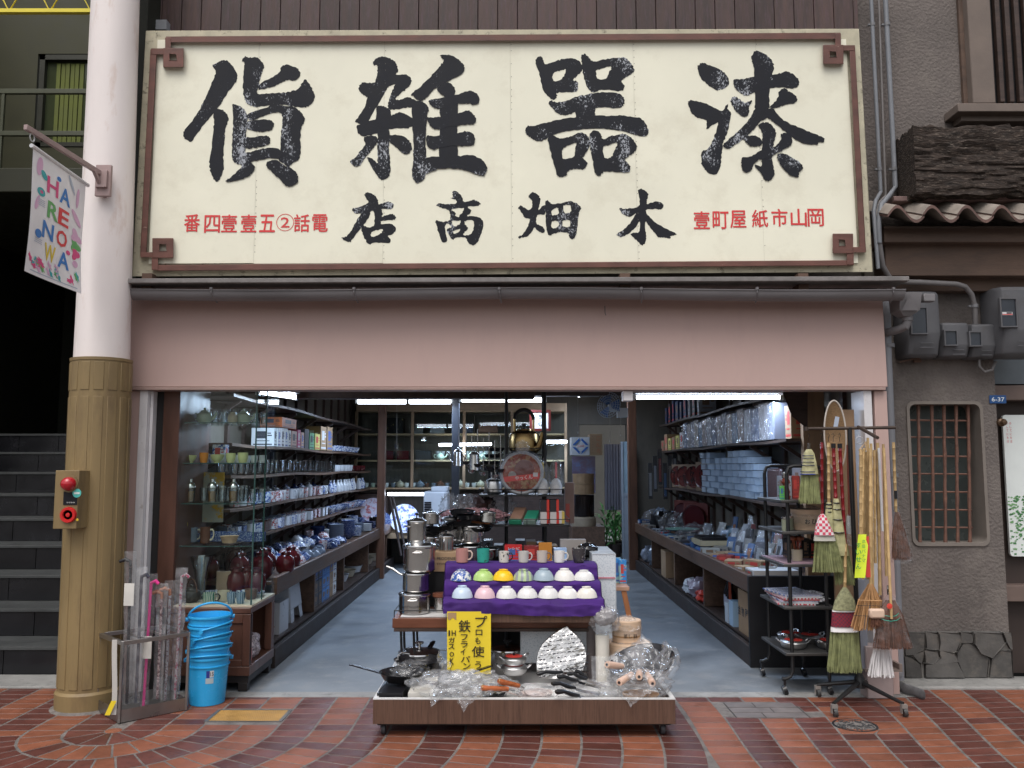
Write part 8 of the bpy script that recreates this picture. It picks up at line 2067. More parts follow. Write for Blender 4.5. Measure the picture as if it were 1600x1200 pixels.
# round wrapped dish set
q = P(815,739,RY - 0.1)
rd = empty('wrapped_round_pot',tuple(q),0,'round wrapped earthenware pot with food picture and red band','pot')
T = Matrix.Translation(q) @ Matrix.Rotation(R(83),4,'X')
m = MB(); m.T = T; m.lathe([(0.155,-0.05),(0.165,0.0),(0.155,0.018),(0.15,0.02),(0.0,0.02)],(0,0,0),44); wpart('pot',m,cer((0.42,0.44,0.46),.3),rd)
food = pat((0.42,0.08,0.04),(0.62,0.40,0.2),11,thr=(0.5,0.6)); 
m = MB(); m.T = T; m.lathe([(0.14,0.0215),(0.0,0.0215)],(0,0,0),44); wpart('picture',m,food,rd)
m = MB(); m.T = T; m.lathe([(0.075,0.0225),(0.0,0.0225)],(0.02,0.02,0),30); wpart('picture_bowl',m,cer((0.3,0.07,0.06),.3),rd)
m = MB(); m.T = T; m.lathe([(0.03,0.0232),(0.0,0.0232)],(-0.07,-0.02,0),20); wpart('picture_rice',m,cer((0.6,0.58,0.55),.5),rd)
m = MB(); m.T = T; m.poly([[(-0.125,-0.07),(0.13,-0.045),(0.135,-0.005),(-0.138,-0.032)]],lambda a,b,d: Vector((a,b,0.0245))); wpart('red_band',m,cer((0.62,0.05,0.04),.35),rd)
m = MB(); m.T = T; write(m,'やっくん',(0.015,-0.037,0.026),(1,0.1,0),(-0.1,1,0),w=0.13,h=0.032,bold=0.03); wpart('lettering',m,cer((0.72,0.7,0.68),.5),rd)
m = MB(); m.T = T; m.box(0.085,0.12,-0.03,0.0,0.0248,0.0255); wpart('price_label',m,cer((0.6,0.6,0.6),.5),rd)
m = crumple(q,(0.175,0.06,0.175),101,50,30,amp=0.05,fr=3); wpart('wrapping',m,wrap2,rd,ang=180)
m = crumple(q + Vector((0.01,0,0.19)),(0.05,0.03,0.05),102,26,16,amp=0.3); wpart('wrapping_knot',m,wrapb,rd,ang=22)
for i,px in enumerate((848,869)):
    q = P(px,768,RY - 0.08)
    rt = empty('wrapped_brush',(q.x,RY - 0.08,z1),0,('left' if i == 0 else 'right') + ' white round brush with upright handle in a bag on the wire rack','brush','bagged brushes on the wire rack')
    m = MB(); m.lathe([(0,0),(0.04,0),(0.045,0.06),(0.03,0.1),(0.012,0.115),(0,0.116)],n=20); m.build('brush',cer((0.62,0.62,0.62),.6),rt)
    m = MB(); m.tube([(0,0,0.1),(0.0,0,0.235)],0.008,8); m.build('handle',cer(((0.7,0.5,0.03),(0.6,0.08,0.1))[i],.3),rt)
    crumple((0,0,0.12),(0.055,0.05,0.135),110 + i,26,18,amp=0.12,flat=0.002).build('bag',wrap,rt,ang=22)
ware('kettle',(P(771,765,RY).x,RY,z1),'small silver kettle with black knob at the left of the rack shelf','kettle',None,[alu,bake],s=(0.5,0.5,0.62),rz=-1.2)
for i in range(4):
    ware('frypan',(P(765 + 3 * i,735,RY + .1).x,RY + 0.12,z1 + 0.17 + 0.05 * i),f'{ORD(i + 1)} black pan counted upwards in the pile beside the round wrapped pot','pan','black pans piled on the wire rack',[iron2],s=0.6,rz=0.6 * i)
m = MB(); m.lathe([(0,0),(0.05,0),(0.05,0.17),(0,0.17)],n=16); o = m.build('pan_stand',iron2); o.location = (P(772,735,RY + .1).x,RY + 0.14,z1); tag(o,'black cylinder under the pile of pans on the wire rack','pot')
def coffee(px,py,Y,label):
    q = P(px,py,Y); rt = empty('coffee_pot',tuple(q),0,label,'coffee pot')
    m = MB(); m.lathe([(0,0),(0.055,0),(0.045,0.14),(0.05,0.145),(0.03,0.165),(0.008,0.17),(0.012,0.185),(0,0.19)],n=24); m.build('body',steel,rt)
    m = MB(); m.tube([(-0.05,0,0.03),(-0.09,0,0.07),(-0.085,0,0.11),(-0.12,0,0.15)],0.006,8); m.build('spout',steel,rt)
    m = MB(); m.tube([(0.045,0,0.12),(0.09,0,0.12),(0.085,0,0.05),(0.05,0,0.04)],0.005,8); m.build('handle',steel,rt)
    m = MB(); m.tube([(0,0,0.19),(0,0,0.5)],0.002,5); m.build('cord',steel,rt); return rt
coffee(741,735,7.6,'shiny steel coffee pot hanging right of the dark post'); coffee(716,728,8.6,'steel coffee pot hanging behind the dark post')
# second shelf goods
o = crumple((P(735,800,RY).x,RY - 0.08,z2 + 0.055),(0.26,0.12,0.05),121,60,24,amp=0.3,flat=z2); tag(o.build('pink_wrapped_board',clear('pink_wrap',(0.95,0.85,0.87),0.1,0.15,haze=0.5,bump=0.03,white=(0.72,0.42,0.44))),'long bundle in red and white printed plastic on the second rack shelf','bundle')
ware('box',(P(738,800,RY).x,RY + 0.05,z2 + 0.07),'orange wooden board lying on the pink bundle','board',None,[cer((0.45,0.18,0.06),.5)],s=(0.26,0.12,0.025),name='cutting_board')
ware('box',(P(738,812,RY).x,RY - 0.19,z2),'orange wooden board at the front of the second rack shelf','board',None,[cer((0.45,0.18,0.06),.5)],s=(0.28,0.04,0.022),name='cutting_board')
for i,(px,c1,c2) in enumerate(((806,(0.45,0.26,0.18),(0.05,0.35,0.2)),(828,(0.05,0.4,0.25),(0.3,0.4,0.35)))):
    rt = empty('knife_carton',(P(px,805,RY).x,RY - 0.1,z2),-0.3,('larger' if i == 0 else 'smaller') + ' slanting green edged carton on the second rack shelf','box','green edged cartons')
    m = MB(); m.T = Matrix.Rotation(R(30),4,'X'); m.box(-0.045,0.045,-0.02,0.16 - 0.04 * i,0,0.035); m.build('carton',cer(c1,.4),rt); m = MB(); m.T = Matrix.Rotation(R(30),4,'X'); m.box(-0.046,0.046,-0.022,0.005,-0.001,0.036); m.build('end_band',cer(c2,.4),rt)
rb_ = [cer((0.66,0.62,0.6),.35),cer((0.65,0.05,0.035),.35),cer((0.03,0.025,0.03),.35)]
for j in range(2):
    for i in range(3):
        if i == 2 and j == 1: continue
        px = 851 + 15 * i if i < 2 else 877
        rt = empty('blade_carton',(P(px,800,RY - .12).x,RY - 0.1,z2 + 0.088 * j),0,f'{("lower", "upper")[j]} {("left", "middle", "right")[i]} red striped carton on the second rack shelf','box','red striped cartons on the rack')
        w_ = 0.064 if i < 2 else 0.04
        m = MB(); m.box(-w_ / 2,w_ / 2,-0.06,0.1,0,0.085); m.build('carton',rb_[2 if j else 0],rt,0.001)
        m = MB(); m.box(w_ / 2 - 0.018,w_ / 2 + 0.001,-0.062,0.1,0.001,0.086); m.build('red_stripe',rb_[1] if i < 2 else cer((0.6,0.45,0.1),.4),rt)
pbox('notched_board','tall pale notched board standing right of the rack','board',883,897,754,818,6.7,0.05,mat('pinkish_board',(0.30,0.20,0.17),0.7,var=0.15),0.002)
pbox('red_label_card','narrow red and white card beside the notched board','card',884,890,787,815,6.6,0.01,cer((0.5,0.1,0.08),.5))
for i,(px,py,r_) in enumerate(((728,788,0.10),(756,792,0.09),(785,790,0.11),(700,792,0.07))):
    q = P(px,py - 4,RY + 0.15)
    o = crumple((q.x,RY + 0.15,z2 + 0.10),(r_,0.1,0.10),130 + i,30,18,amp=0.28,flat=z2 + .001); tag(o.build('wrapped_bundle',wrapb if i != 1 else cer((0.08,0.05,0.05),.3),ang=22),f'{ORD(i + 1)} bagged bundle from the left at the back of the second rack shelf','bundle','bagged bundles on the rack')
# dark low goods below the rack
for i in range(10):
    px = 745 + i * 17
    ware('box',(P(px,840,6.4).x,6.5,0.76),f'{ORD(i + 1)} dim carton from the left in the shade under the wire rack','box','cartons in the shade under the rack',pick(bake,boxc[4],card,greyb,brownc),s=(0.07,0.2,random.uniform(.05,.2)),name='carton')
m = MB(); m.box(P(735,840,6.4).x,P(930,840,6.4).x,6.38,6.75,0.0,0.758); tag(m.build('low_cabinet',blkm,None,0.004),'low black cabinet under the wire rack','cabinet')
ware('box',(P(905,845,7.4).x,7.4,0.5),'brown carton on the floor stack behind the rack, right','box',None,[card],s=(0.22,0.3,0.28),name='carton')
ware('box',(P(905,860,7.4).x,7.4,0.0),'lower brown carton of the floor stack behind the rack','box',None,[card],s=(0.3,0.4,0.5),name='carton')
# ================================================================ BUCKETS, CANE STAND
bb = mat('bright_blue_plastic',(0.03,0.37,0.74),0.28,var=0.05,vs=3)
bx_,by_ = G(325,1103).x - 0.0,G(325,1105).y + 0.105
bx_ = P(325,1060,by_).x
for k in range(5):
    z = 0.003 + k * 0.062
    rt = empty('blue_bucket',(bx_,by_,z),0,('lowest bucket of the bright blue stack, with a price sticker' if k == 0 else f'{ORD(k + 1)} bright blue bucket from the ground in the stack'),'bucket','bright blue buckets stacked beside the cane stand')
    m = MB(); m.lathe([(0.0,0.004),(0.098,0.004),(0.1,0.0),(0.104,0.0),(0.105,0.008),(0.123,0.268),(0.131,0.27),(0.133,0.278),(0.131,0.284),(0.122,0.284),(0.119,0.26),(0.102,0.02),(0,0.014)],n=44); m.build('shell',bb,rt)
    m = MB(); m.lathe([(0.1235,0.226),(0.128,0.228),(0.128,0.234),(0.1235,0.236)],n=44); m.build('rib',bb,rt)
    h = MB(); fl = (k == 4); a0 = R(200 + k * 23 if k < 4 else 200)
    tilt = [R(12),R(18),R(10),R(16),R(42)][k] if k < 5 else 0
    T = Matrix.Rotation(a0 if k < 4 else R(205),4,'Z')
    h.T = T @ Matrix.Translation((0,0,0.27)) @ Matrix.Rotation(-tilt if fl else R(14),4,'X')
    if fl: h.tube([(0.13 * math.cos(t * math.pi / 14),0,0.13 * math.sin(t * math.pi / 14)) for t in range(15)],0.0065,10)
    else: h.tube([(0.138 * math.cos(t * math.pi / 14),0.138 * math.sin(t * math.pi / 14),-0.0) for t in range(15)],0.006,10)
    h.build('handle',bb,rt)
    for s_ in (1,-1):
        m = MB(); m.T = T; m.tube([(s_ * 0.125,0,0.262),(s_ * 0.145,0,0.262)],0.013,10); m.build('ear',bb,rt)
rt0 = [o for o in bpy.data.objects if o.name == 'blue_bucket'][0]
def onb(u0,u1,z0,z1,d):
    vs_ = []
    for j in range(2):
        for i in range(5):
            a = R(-90) + lerp(u0,u1,i / 4); z = lerp(z0,z1,j); r_ = 0.105 + (z - 0.008) / 0.26 * 0.018 + d
            vs_.append((r_ * math.cos(a),r_ * math.sin(a),z))
    return vs_,[(i,i + 1,6 + i,5 + i) for i in range(4)]
for (u0,u1,z0,z1,mt,nm) in ((0.25,0.42,0.17,0.212,cer((0.03,0.04,0.25),.4),'sticker'),(0.42,0.62,0.172,0.212,cer((0.6,0.62,0.64),.4),'sticker'),(0.22,0.62,0.135,0.168,cer((0.4,0.48,0.52),.4),'sticker')):
    m = MB(); m.add(*onb(u0,u1,z0,z1,0.0008)); m.build(nm,mt,rt0)
m = MB(); aa = R(-90) + 0.52; write(m,'15',(0.1205 * math.cos(aa),0.1205 * math.sin(aa),0.192),(-math.sin(aa),math.cos(aa),0),uy,w=0.02,h=0.024,bold=0.03); m.build('sticker_number',cer((0.05,0.05,0.06)),rt0)
ss = mat('stainless',(0.30,0.285,0.275),0.32,metal=0.9,var=0.15,vs=6)
A,B,D = G(186,1131),G(291,1110),G(151,1112)
C_ = B + D - A
sdr = empty('cane_stand',tuple((A + C_) / 2),0,'stainless steel stand full of bagged walking canes beside the post','stand')
HT = P(194,1002,A.y).z
def rect(z,grow=0): return [Vector((p.x,p.y,z)) for p in (A,B,C_,D)]
m = MB(); r0 = rect(0.004); r1 = rect(0.075)
for i in range(4):
    a,b = r0[i],r0[(i + 1) % 4]; m.add([a,b,b + Vector((0,0,.07)),a + Vector((0,0,.07))],[(0,1,2,3)])
m.add(rect(0.012),[(0,1,2,3)]); wpart('base_tray',m,ss,sdr)
for p in rect(0):
    m = MB(); m.bar(p + Vector((0,0,.004)),p + Vector((0,0,HT)),0.016,0.016); wpart('upright',m,ss,sdr,0.002)
for z in (HT - 0.01,):
    r = rect(z)
    for i in range(4):
        m = MB(); m.bar(r[i],r[(i + 1) % 4],0.018,0.024); wpart('top_rail',m,ss,sdr,0.002)
m = MB(); r = rect(HT - 0.01)
for t in (0.35,0.68): m.bar(r[0].lerp(r[1],t),r[3].lerp(r[2],t),0.012,0.012)
wpart('cross_bar',m,ss,sdr)['kind'] = 'stuff'
wt = mat('cane_tag',(0.62,0.6,0.56),0.7); 
cg = [('black',cer((0.02,0.02,0.03)),0.06,0.5,(204,880),(198,1100)),('dark grey',cer((0.05,0.05,0.07)),0.2,0.45,(221,905),(212,1098)),('pink',cer((0.75,0.05,0.28)),0.38,0.5,(236,915),(224,1105)),('dark red patterned',pat((0.08,0.02,0.03),(0.4,0.3,0.3),30),0.55,0.4,(253,930),(246,1092)),('silver floral',pat((0.4,0.42,0.44),(0.2,0.12,0.14),30),0.68,0.6,(266,925),(258,1094)),('pink floral',pat((0.42,0.38,0.4),(0.3,0.05,0.1),26),0.85,0.5,(284,905),(273,1092))]
for i,(nm,mt,t,s_,tp,bt) in enumerate(cg):
    base = A.lerp(B,t).lerp(D.lerp(C_,t),s_); Y = base.y
    top = P(tp[0],tp[1],Y - 0.02); base = P(bt[0],bt[1],Y); base.z = max(base.z,0.02) if base.z < 0.2 else 0.02
    rt = empty('walking_cane',tuple(base),0,f'{nm} walking cane in a clear sleeve in the steel stand','cane','walking canes in the steel stand')
    m = MB(); m.tube([base,base.lerp(top,0.97)],0.0085,10); wpart('shaft',m,mt,rt)
    m = MB(); hd = top; m.tube([hd + Vector((0,0,-0.02)),hd + Vector((-0.002,0,0.01)),hd + Vector((-0.03,0,0.022)),hd + Vector((-0.065,0.0,0.01))] if i in (0,4,3) else [hd + Vector((0,0,-0.02)),hd + Vector((0.0,0,0.015)),hd + Vector((0.028,0,0.028)),hd + Vector((0.045,0,0.01))],[0.009,0.010,0.012,0.010],10); wpart('grip',m,cer((0.30,0.10,0.04),.25) if i in (3,4) else (mt if i != 0 else bake),rt)
    m = MB(); n_ = 14
    def slv(u,v,base=base,top=top,i=i):
        p = base.lerp(top + Vector((0,0,0.07)),v); a = u * 6.2832
        r_ = 0.022 + 0.010 * v + 0.006 * noise.noise(Vector((u * 5 + i,v * 9,i)))
        return p + Vector((math.cos(a) * r_ * 1.15,math.sin(a) * r_ * 0.6,0))
    m.sheet(slv,12,26,closed_u=True); wpart('sleeve',m,wrapb if i % 2 else wrap,rt,ang=25)
    if i in (0,2):
        q = base.lerp(top,0.80 if i == 0 else 0.52) + Vector((0.01,-0.03,0)); m = MB(); m.sheet(lambda u,v: q + Vector((-0.03 + 0.06 * u,-0.004 * u,0.05 - 0.13 * v)),2,2); wpart('paper_tag',m,wt,rt)
m = MB(); a = P(176,1000,A.y + .02); m.sheet(lambda u,v: a + Vector((-0.008 + 0.03 * u + 0.02 * math.sin(v * 2.5) * v,0.01,-0.42 * v)),2,12); 
rt = empty('folded_umbrella',tuple(a),0,'small white and yellow strip hanging at the left corner of the stand','ribbon')
m.v = [tuple(Vector(v) - a) for v in m.v]; m.build('strip',cer((0.5,0.48,0.45),.6),rt)
m = MB(); b_ = P(178,1095,A.y + .015); m.sheet(lambda u,v: (b_ - a) + Vector((-0.015 + 0.03 * u + (-0.035 * v),0,-0.08 * v)),1,6); m.build('yellow_end',cer((0.8,0.6,0.03),.5),rt)

# ================================================================ BROOM STAND
SYB = 5.33
hub = P(1343,1062,SYB)
bs = empty('broom_stand',(hub.x,SYB,0),0,'black wheeled pole stand with cross bar hung with brooms','stand')
m = MB(); topz = P(1343,668,SYB).z; m.tube([(hub.x,SYB,0.13),(hub.x,SYB,topz + 0.0)],0.0145,12); wpart('pole',m,blkm,bs)
m = MB(); m.tube([P(1259,670,SYB),P(1399,668,SYB)],0.011,10); m.lathe([(0.014,-0.012),(0.014,0.012)],tuple(P(1260,670,SYB)),8); rb2 = mat('dark_bronze_bar',(0.08,0.06,0.05),0.4,metal=0.5,var=0.2); wpart('cross_bar',m,rb2,bs)
m = MB(); m.tube([P(1341,667,SYB),P(1371,684,SYB - 0.32)],0.011,10); wpart('cross_bar',m,rb2,bs)
m = MB(); m.lathe([(0.035,0.09),(0.03,0.15),(0.018,0.17),(0.018,0.19)],(hub.x,SYB,0),16); wpart('hub',m,blkm,bs)
cs = mat('caster_grey',(0.28,0.26,0.24),0.4,metal=0.3)
for px,py in ((1277,1089),(1303,1120),(1412,1120),(1366,1086)):
    g = G(px,py); e = Vector((g.x,g.y,0.075))
    m = MB(); m.tube([(hub.x,SYB,0.125),tuple(e)],[0.016,0.010],8); wpart('foot',m,blkm,bs)
    m = MB(); m.T = Matrix.Translation((e.x + .008,e.y,0.026)) @ Matrix.Rotation(R(80),4,'Y') ; m.lathe([(0.008,-0.01),(0.026,-0.01),(0.026,0.01),(0.008,0.01)],(0,0,0),18); wh = wpart('caster',m,cer((0.05,0.05,0.05),.5),bs)
    m = MB(); m.box(-.014,.02,-.016,.012,0.05,0.072); m.box(-.014,-.01,-.012,.012,0.02,0.05); m.box(.017,.021,-.012,.012,0.02,0.05); m.v = [(v[0] + e.x - hub.x,v[1] + e.y - SYB,v[2]) for v in m.v]; m.build('fork',cs,wh)
straw = mat('green_straw',(0.24,0.26,0.115),0.7,var=0.35,vs=25,ovar=0.05); brownb = mat('palm_fibre',(0.13,0.055,0.032),0.75,var=0.35,vs=25); redlac = mat('red_lacquer_pole',(0.20,0.008,0.012),0.2,coat=0.4,var=0.15)
strawp = mat('pale_straw',(0.42,0.40,0.22),0.7,var=0.3,vs=25); twig = mat('tan_twig',(0.42,0.23,0.10),0.6,var=0.25,vs=20); whitey = mat('white_yarn',(0.72,0.70,0.70),0.8,var=0.1)
def bristles(root,name,mt,prof,Y,n=420,dep=0.03,w=0.003,ragged=0.03,curl=0.008,ends=None):
    """prof: list of (px centre, py, half width px) from top to tips"""
    pts = [(P(cx,cy,Y),hw_ / FPX * Y) for cx,cy,hw_ in prof]
    m = MB()
    for i in range(n):
        s_ = random.uniform(-1,1); dd = random.uniform(-1,1) * math.sqrt(max(0,1 - s_ * s_)) ; ph = random.uniform(-1,1)
        path = []
        for k_,(c,hw_) in enumerate(pts):
            f = k_ / (len(pts) - 1)
            jx = random.uniform(-1,1) * curl * f
            z = c.z - (random.uniform(0,ragged) - ragged * 0.6 if k_ == len(pts) - 1 else 0)
            path.append(Vector((c.x + s_ * hw_ + jx,Y + dd * dep * (0.5 + 0.5 * f) + random.uniform(-.003,.003),z)))
        vs_,fs_ = [],[]
        ca,sa = math.cos(ph),math.sin(ph)
        for p in path: vs_ += [p + Vector((-w / 2 * ca,-w / 2 * sa,0)),p + Vector((w / 2 * ca,w / 2 * sa,0))]
        for k_ in range(len(path) - 1): fs_.append((2 * k_,2 * k_ + 1,2 * k_ + 3,2 * k_ + 2))
        m.add(vs_,fs_)
    o = wpart(name,m,mt,root); o['kind'] = 'stuff'; return o
def slab(root,name,mt,prof,Y,dep=0.03,bev=0.0):
    """soft flat body (stitched shoulder, cloth cover) with an oval cross-section"""
    m = MB(); pts = [(P(cx,cy,Y),hw_ / FPX * Y) for cx,cy,hw_ in prof]; n = 20; vs_,fs_ = [],[]
    for k_,(c,hw_) in enumerate(pts):
        for j in range(n):
            a = 2 * math.pi * j / n; sx_2 = abs(math.cos(a)) ** 0.6 * (1 if math.cos(a) > 0 else -1)
            vs_.append((c.x + sx_2 * hw_,Y + math.sin(a) * dep * min(1,0.5 + k_ * 0.3),c.z))
    for k_ in range(len(pts) - 1):
        for j in range(n): fs_.append((k_ * n + j,k_ * n + (j + 1) % n,(k_ + 1) * n + (j + 1) % n,(k_ + 1) * n + j))
    fs_.append(tuple(range(n))); fs_.append(tuple((len(pts) - 1) * n + j for j in range(n)))
    m.add(vs_,fs_); return wpart(name,m,mt,root)
def pole_bamboo(root,name,mt,a,b,r_,nodes=7):
    m = MB(); pts,rs = [],[]
    for k_ in range(nodes * 2 + 1):
        t = k_ / (nodes * 2)
        for dt,rr3 in ((-0.006,1.0),(0.0,1.14),(0.006,1.0)) if k_ % 2 == 1 else ((0,0.96),):
            pts.append(a.lerp(b,min(1,max(0,t + dt)))); rs.append(r_ * rr3)
    m.tube(pts,rs,10); return wpart(name,m,mt,root)
def hook(root,p):
    m = MB(); m.tube([p,p + Vector((0,0,0.025)),p + Vector((0.008,0,0.04)),p + Vector((0.0,0,0.052)),p + Vector((-0.008,0,0.045))],0.0018,5); wpart('hook',m,blkm,root)
def T3(px,py,Y,name,label,cat='broom',grp=None): p = P(px,py,Y); return empty(name,tuple(p),0,label,cat,grp)
BG = 'brooms hanging on the broom stand'
# winnowing basket
wb = T3(1305,681,5.42,'winnowing_basket','oval woven bamboo basket hanging behind the red broom handles','basket')
c = P(1305,681,5.42); ax,az = 17 / FPX * 5.42,55 / FPX * 5.42
m = MB(); m.tube([(c.x + ax * math.cos(t * math.pi / 24),5.42 + 0.0,c.z + az * math.sin(t * math.pi / 24)) for t in range(48)],0.0055,8,closed=True); wpart('rim',m,cer((0.5,0.45,0.4),.5),wb)
m = MB(); m.sheet(lambda u,v: (c.x + ax * v * math.cos(u * 6.2832),5.42 + 0.06 * (1 - v * v),c.z + az * v * math.sin(u * 6.2832)),40,6,closed_u=True); wpart('woven_body',m,mat('woven_bamboo',(0.30,0.19,0.10),0.6,var=0.3,vs=60,stretch=(1,1,3),bump=0.002,bs=120),wb)
m = MB(); m.T = Matrix.Translation(c + Vector((0.01,-0.004,0.09))) @ Matrix.Rotation(R(12),4,'Y'); m.box(-0.014,0.014,0,0.001,-0.035,0.035); wpart('paper_tag',m,cer((0.4,0.45,0.55),.6),wb)
# A hand broom with blue stitching
rt = T3(1265,740,5.36,'hand_broom','short green straw hand broom with dark blue stitching, leftmost on the bar',grp=BG)
bristles(rt,'bristles',straw,[(1264,708,7),(1265,735,12),(1265,785,16)],5.36,380,0.022)
slab(rt,'stitched_shoulder',strawp,[(1264,702,4),(1264,708,8),(1265,722,10.5),(1265.5,741,13)],5.352,0.022)
for k_,py in enumerate((712,716,722,727,737,741)):
    m = MB(); hw_ = 8.6 + (py - 708) * 0.135; a,b = P(1264.6 - hw_,py,5.336),P(1264.6 + hw_,py,5.336); m.tube([a + Vector((0,.02,0)),a.lerp(b,.2) + Vector((0,-.008,0)),a.lerp(b,.5) + Vector((0,-.012,0)),a.lerp(b,.8) + Vector((0,-.008,0)),b + Vector((0,.02,0))],0.0022,5); wpart('stitch',m,navy if k_ < 5 else cer((0.04,0.08,0.4)),rt)
m = MB(); m.tube([P(1264,704,5.36),P(1264,692,5.36)],0.011,8); wpart('handle',m,cer((0.06,0.05,0.04)),rt); hook(rt,P(1264,690,5.36))
# red and bamboo handled brooms
rt = T3(1285,750,5.38,'long_broom','leftmost dark red lacquered bamboo broom handle',grp=BG); pole_bamboo(rt,'pole',redlac,P(1284,691,5.38),P(1285,812,5.38),0.0105); hook(rt,P(1284,689,5.38))
rt = T3(1295,750,5.30,'long_broom','short broom with natural bamboo handle and bound straw neck',grp=BG); pole_bamboo(rt,'pole',bamboo,P(1294.5,692,5.30),P(1295,785,5.30),0.0105); hook(rt,P(1294.5,690,5.3))
slab(rt,'bound_neck',strawp,[(1295,785,3.5),(1295,795,5),(1296,812,7),(1297,840,11)],5.30,0.02); bristles(rt,'bristles',straw,[(1297,835,10),(1299,860,14),(1301,892,17)],5.32,200)
for py in (788,794,800): 
    m = MB(); q = P(1295,py,5.30); m.lathe([(0.0195,-0.004),(0.0215,0),(0.0195,0.004)],tuple(q),12); wpart('binding',m,bake,rt)
rt = T3(1304,750,5.28,'long_broom','middle red bamboo broom with a pale bound straw head',grp=BG); pole_bamboo(rt,'pole',redlac,P(1302,695,5.28),P(1306,782,5.28),0.0115); hook(rt,P(1302,690,5.28))
m = MB(); m.tube([P(1302,693,5.28),P(1302.3,700,5.28)],0.0145,10); wpart('cap',m,bake,rt)
slab(rt,'bound_neck',strawp,[(1306,779,4),(1307,792,5.5),(1309,815,7.5),(1312,850,10),(1314,868,12)],5.28,0.022); bristles(rt,'bristles',straw,[(1313,850,10),(1317,880,13),(1321,912,14)],5.29,300)
for py in (786,796,812,832): 
    m = MB(); q = P(1306.5 + (py - 782) * .07,py,5.28); r_ = (4.9 + (py - 786) * .08) / FPX * 5.28; m.lathe([(r_,-0.004),(r_ + .0025,0),(r_,0.004)],tuple(q),14); wpart('binding',m,bake,rt)
rt = T3(1315,750,5.32,'long_broom','right-hand red lacquered bamboo broom handle with black cap',grp=BG); pole_bamboo(rt,'pole',redlac,P(1312,695,5.32),P(1321,862,5.32),0.0115,9); hook(rt,P(1312,690,5.32))
m = MB(); m.tube([P(1312,693,5.32),P(1312.3,700,5.32)],0.0145,10); wpart('cap',m,bake,rt)
rt = T3(1325,760,5.38,'floor_brush','thin brown pole brush with a bagged white head','brush',BG); m = MB(); m.tube([P(1324,695,5.38),P(1327,806,5.38)],0.007,8); wpart('pole',m,cer((0.2,0.05,0.03),.3),rt)
m = crumple(P(1328,828,5.38),(0.03,0.025,0.1),210,24,16,amp=0.18); wpart('bag',m,wrapb,rt,ang=22); slab(rt,'head',cer((0.45,0.45,0.43),.7),[(1327,806,4),(1328,820,6),(1329,834,6)],5.38,0.015)
# B gingham broom
rt = T3(1290,850,5.22,'hand_broom','green straw broom with red and white gingham cover',grp=BG)
ging = mat('gingham',(0.70,0.66,0.66),0.8,col2=(0.58,0.07,0.12),kind='checker',vs=14,thr=(0.4,0.6),var=0.05)
bristles(rt,'bristles',straw,[(1287,815,8),(1290,845,16),(1294,893,23)],5.22,620,0.026,ragged=0.015)
slab(rt,'gingham_cover',ging,[(1285,803,2),(1285,808,6),(1286,822,11),(1288,836,15.5)],5.21,0.028); slab(rt,'plain_band',cer((0.42,0.41,0.36),.8),[(1288,836.2,15.6),(1288.5,845,17)],5.21,0.029)
# D big broom with red band
rt = T3(1321,980,5.24,'long_broom','largest green straw broom with a dark red checked band',grp=BG)
pole_bamboo(rt,'pole',bamboo,P(1321,850,5.27),P(1320,922,5.25),0.010,3)
bristles(rt,'bristles',straw,[(1320,940,14),(1320,985,20),(1320,1047,23.5)],5.24,900,0.03,ragged=0.045,curl=0.014)
slab(rt,'shoulder',mat('stitched_straw',(0.25,0.25,0.14),0.8,var=0.4,vs=60,bump=0.002,bs=150),[(1320,918,3),(1320,924,7),(1320,938,15),(1319.5,953,18.5)],5.23,0.026)
slab(rt,'white_band',whitey,[(1319.5,953.2,18.8),(1319.5,955.5,19)],5.23,0.028); slab(rt,'red_band',mat('red_tartan',(0.22,0.015,0.03),0.8,col2=(0.10,0.02,0.04),kind='checker',vs=22,thr=(0.4,0.6)),[(1319.5,955.7,19.2),(1319.5,979,20.6)],5.23,0.029); slab(rt,'white_band',whitey,[(1319.5,979.2,20.8),(1319.5,987,21.3)],5.23,0.029)
# bundle of bamboo poles
bp_ = [((1345,702),(1345,870)),((1350,700),(1348,905)),((1356,684),(1356,905)),((1353,706),(1352,900)),((1361,693),(1364,940)),((1366,703),(1368,880)),((1371,692),(1375,930)),((1380,694),(1385,900)),((1349,706),(1345,890)),((1359,706),(1359,900))]
for i,(a,b) in enumerate(bp_):
    Y = 5.16 + 0.03 * (i % 4); rt = T3(a[0],a[1],Y,'bamboo_pole',f'{ORD(i + 1)} natural bamboo broom pole hanging in the bundle','pole','natural bamboo poles in the bundle')
    pole_bamboo(rt,'pole',bamboo,P(a[0],a[1],Y),P(b[0],b[1],Y),0.0085 + 0.002 * (i % 3 == 0),9)
rt = T3(1376,730,5.2,'white_pole','white plastic broom pole among the bamboo poles','pole'); m = MB(); m.tube([P(1373,700,5.2),P(1379,830,5.2)],0.008,8); wpart('pole',m,cer((0.62,0.62,0.64)),rt)
rt = T3(1340,690,5.24,'ring_hook','white wire ring holding bamboo slips at the pole top','hook'); m = MB(); q = P(1343,688,5.24); m.tube([(q.x + 0.024 * math.cos(t * .52),5.24,q.z + 0.024 * math.sin(t * .52)) for t in range(12)],0.002,5,closed=True); wpart('ring',m,cer((0.5,0.5,0.5)),rt)
m = MB(); m.bar(P(1342,704,5.22),P(1350,694,5.22),0.012,0.004); m.bar(P(1352,690,5.22),P(1354,704,5.22),0.012,0.004); wpart('slip',m,cer((0.55,0.4,0.25),.6),rt)
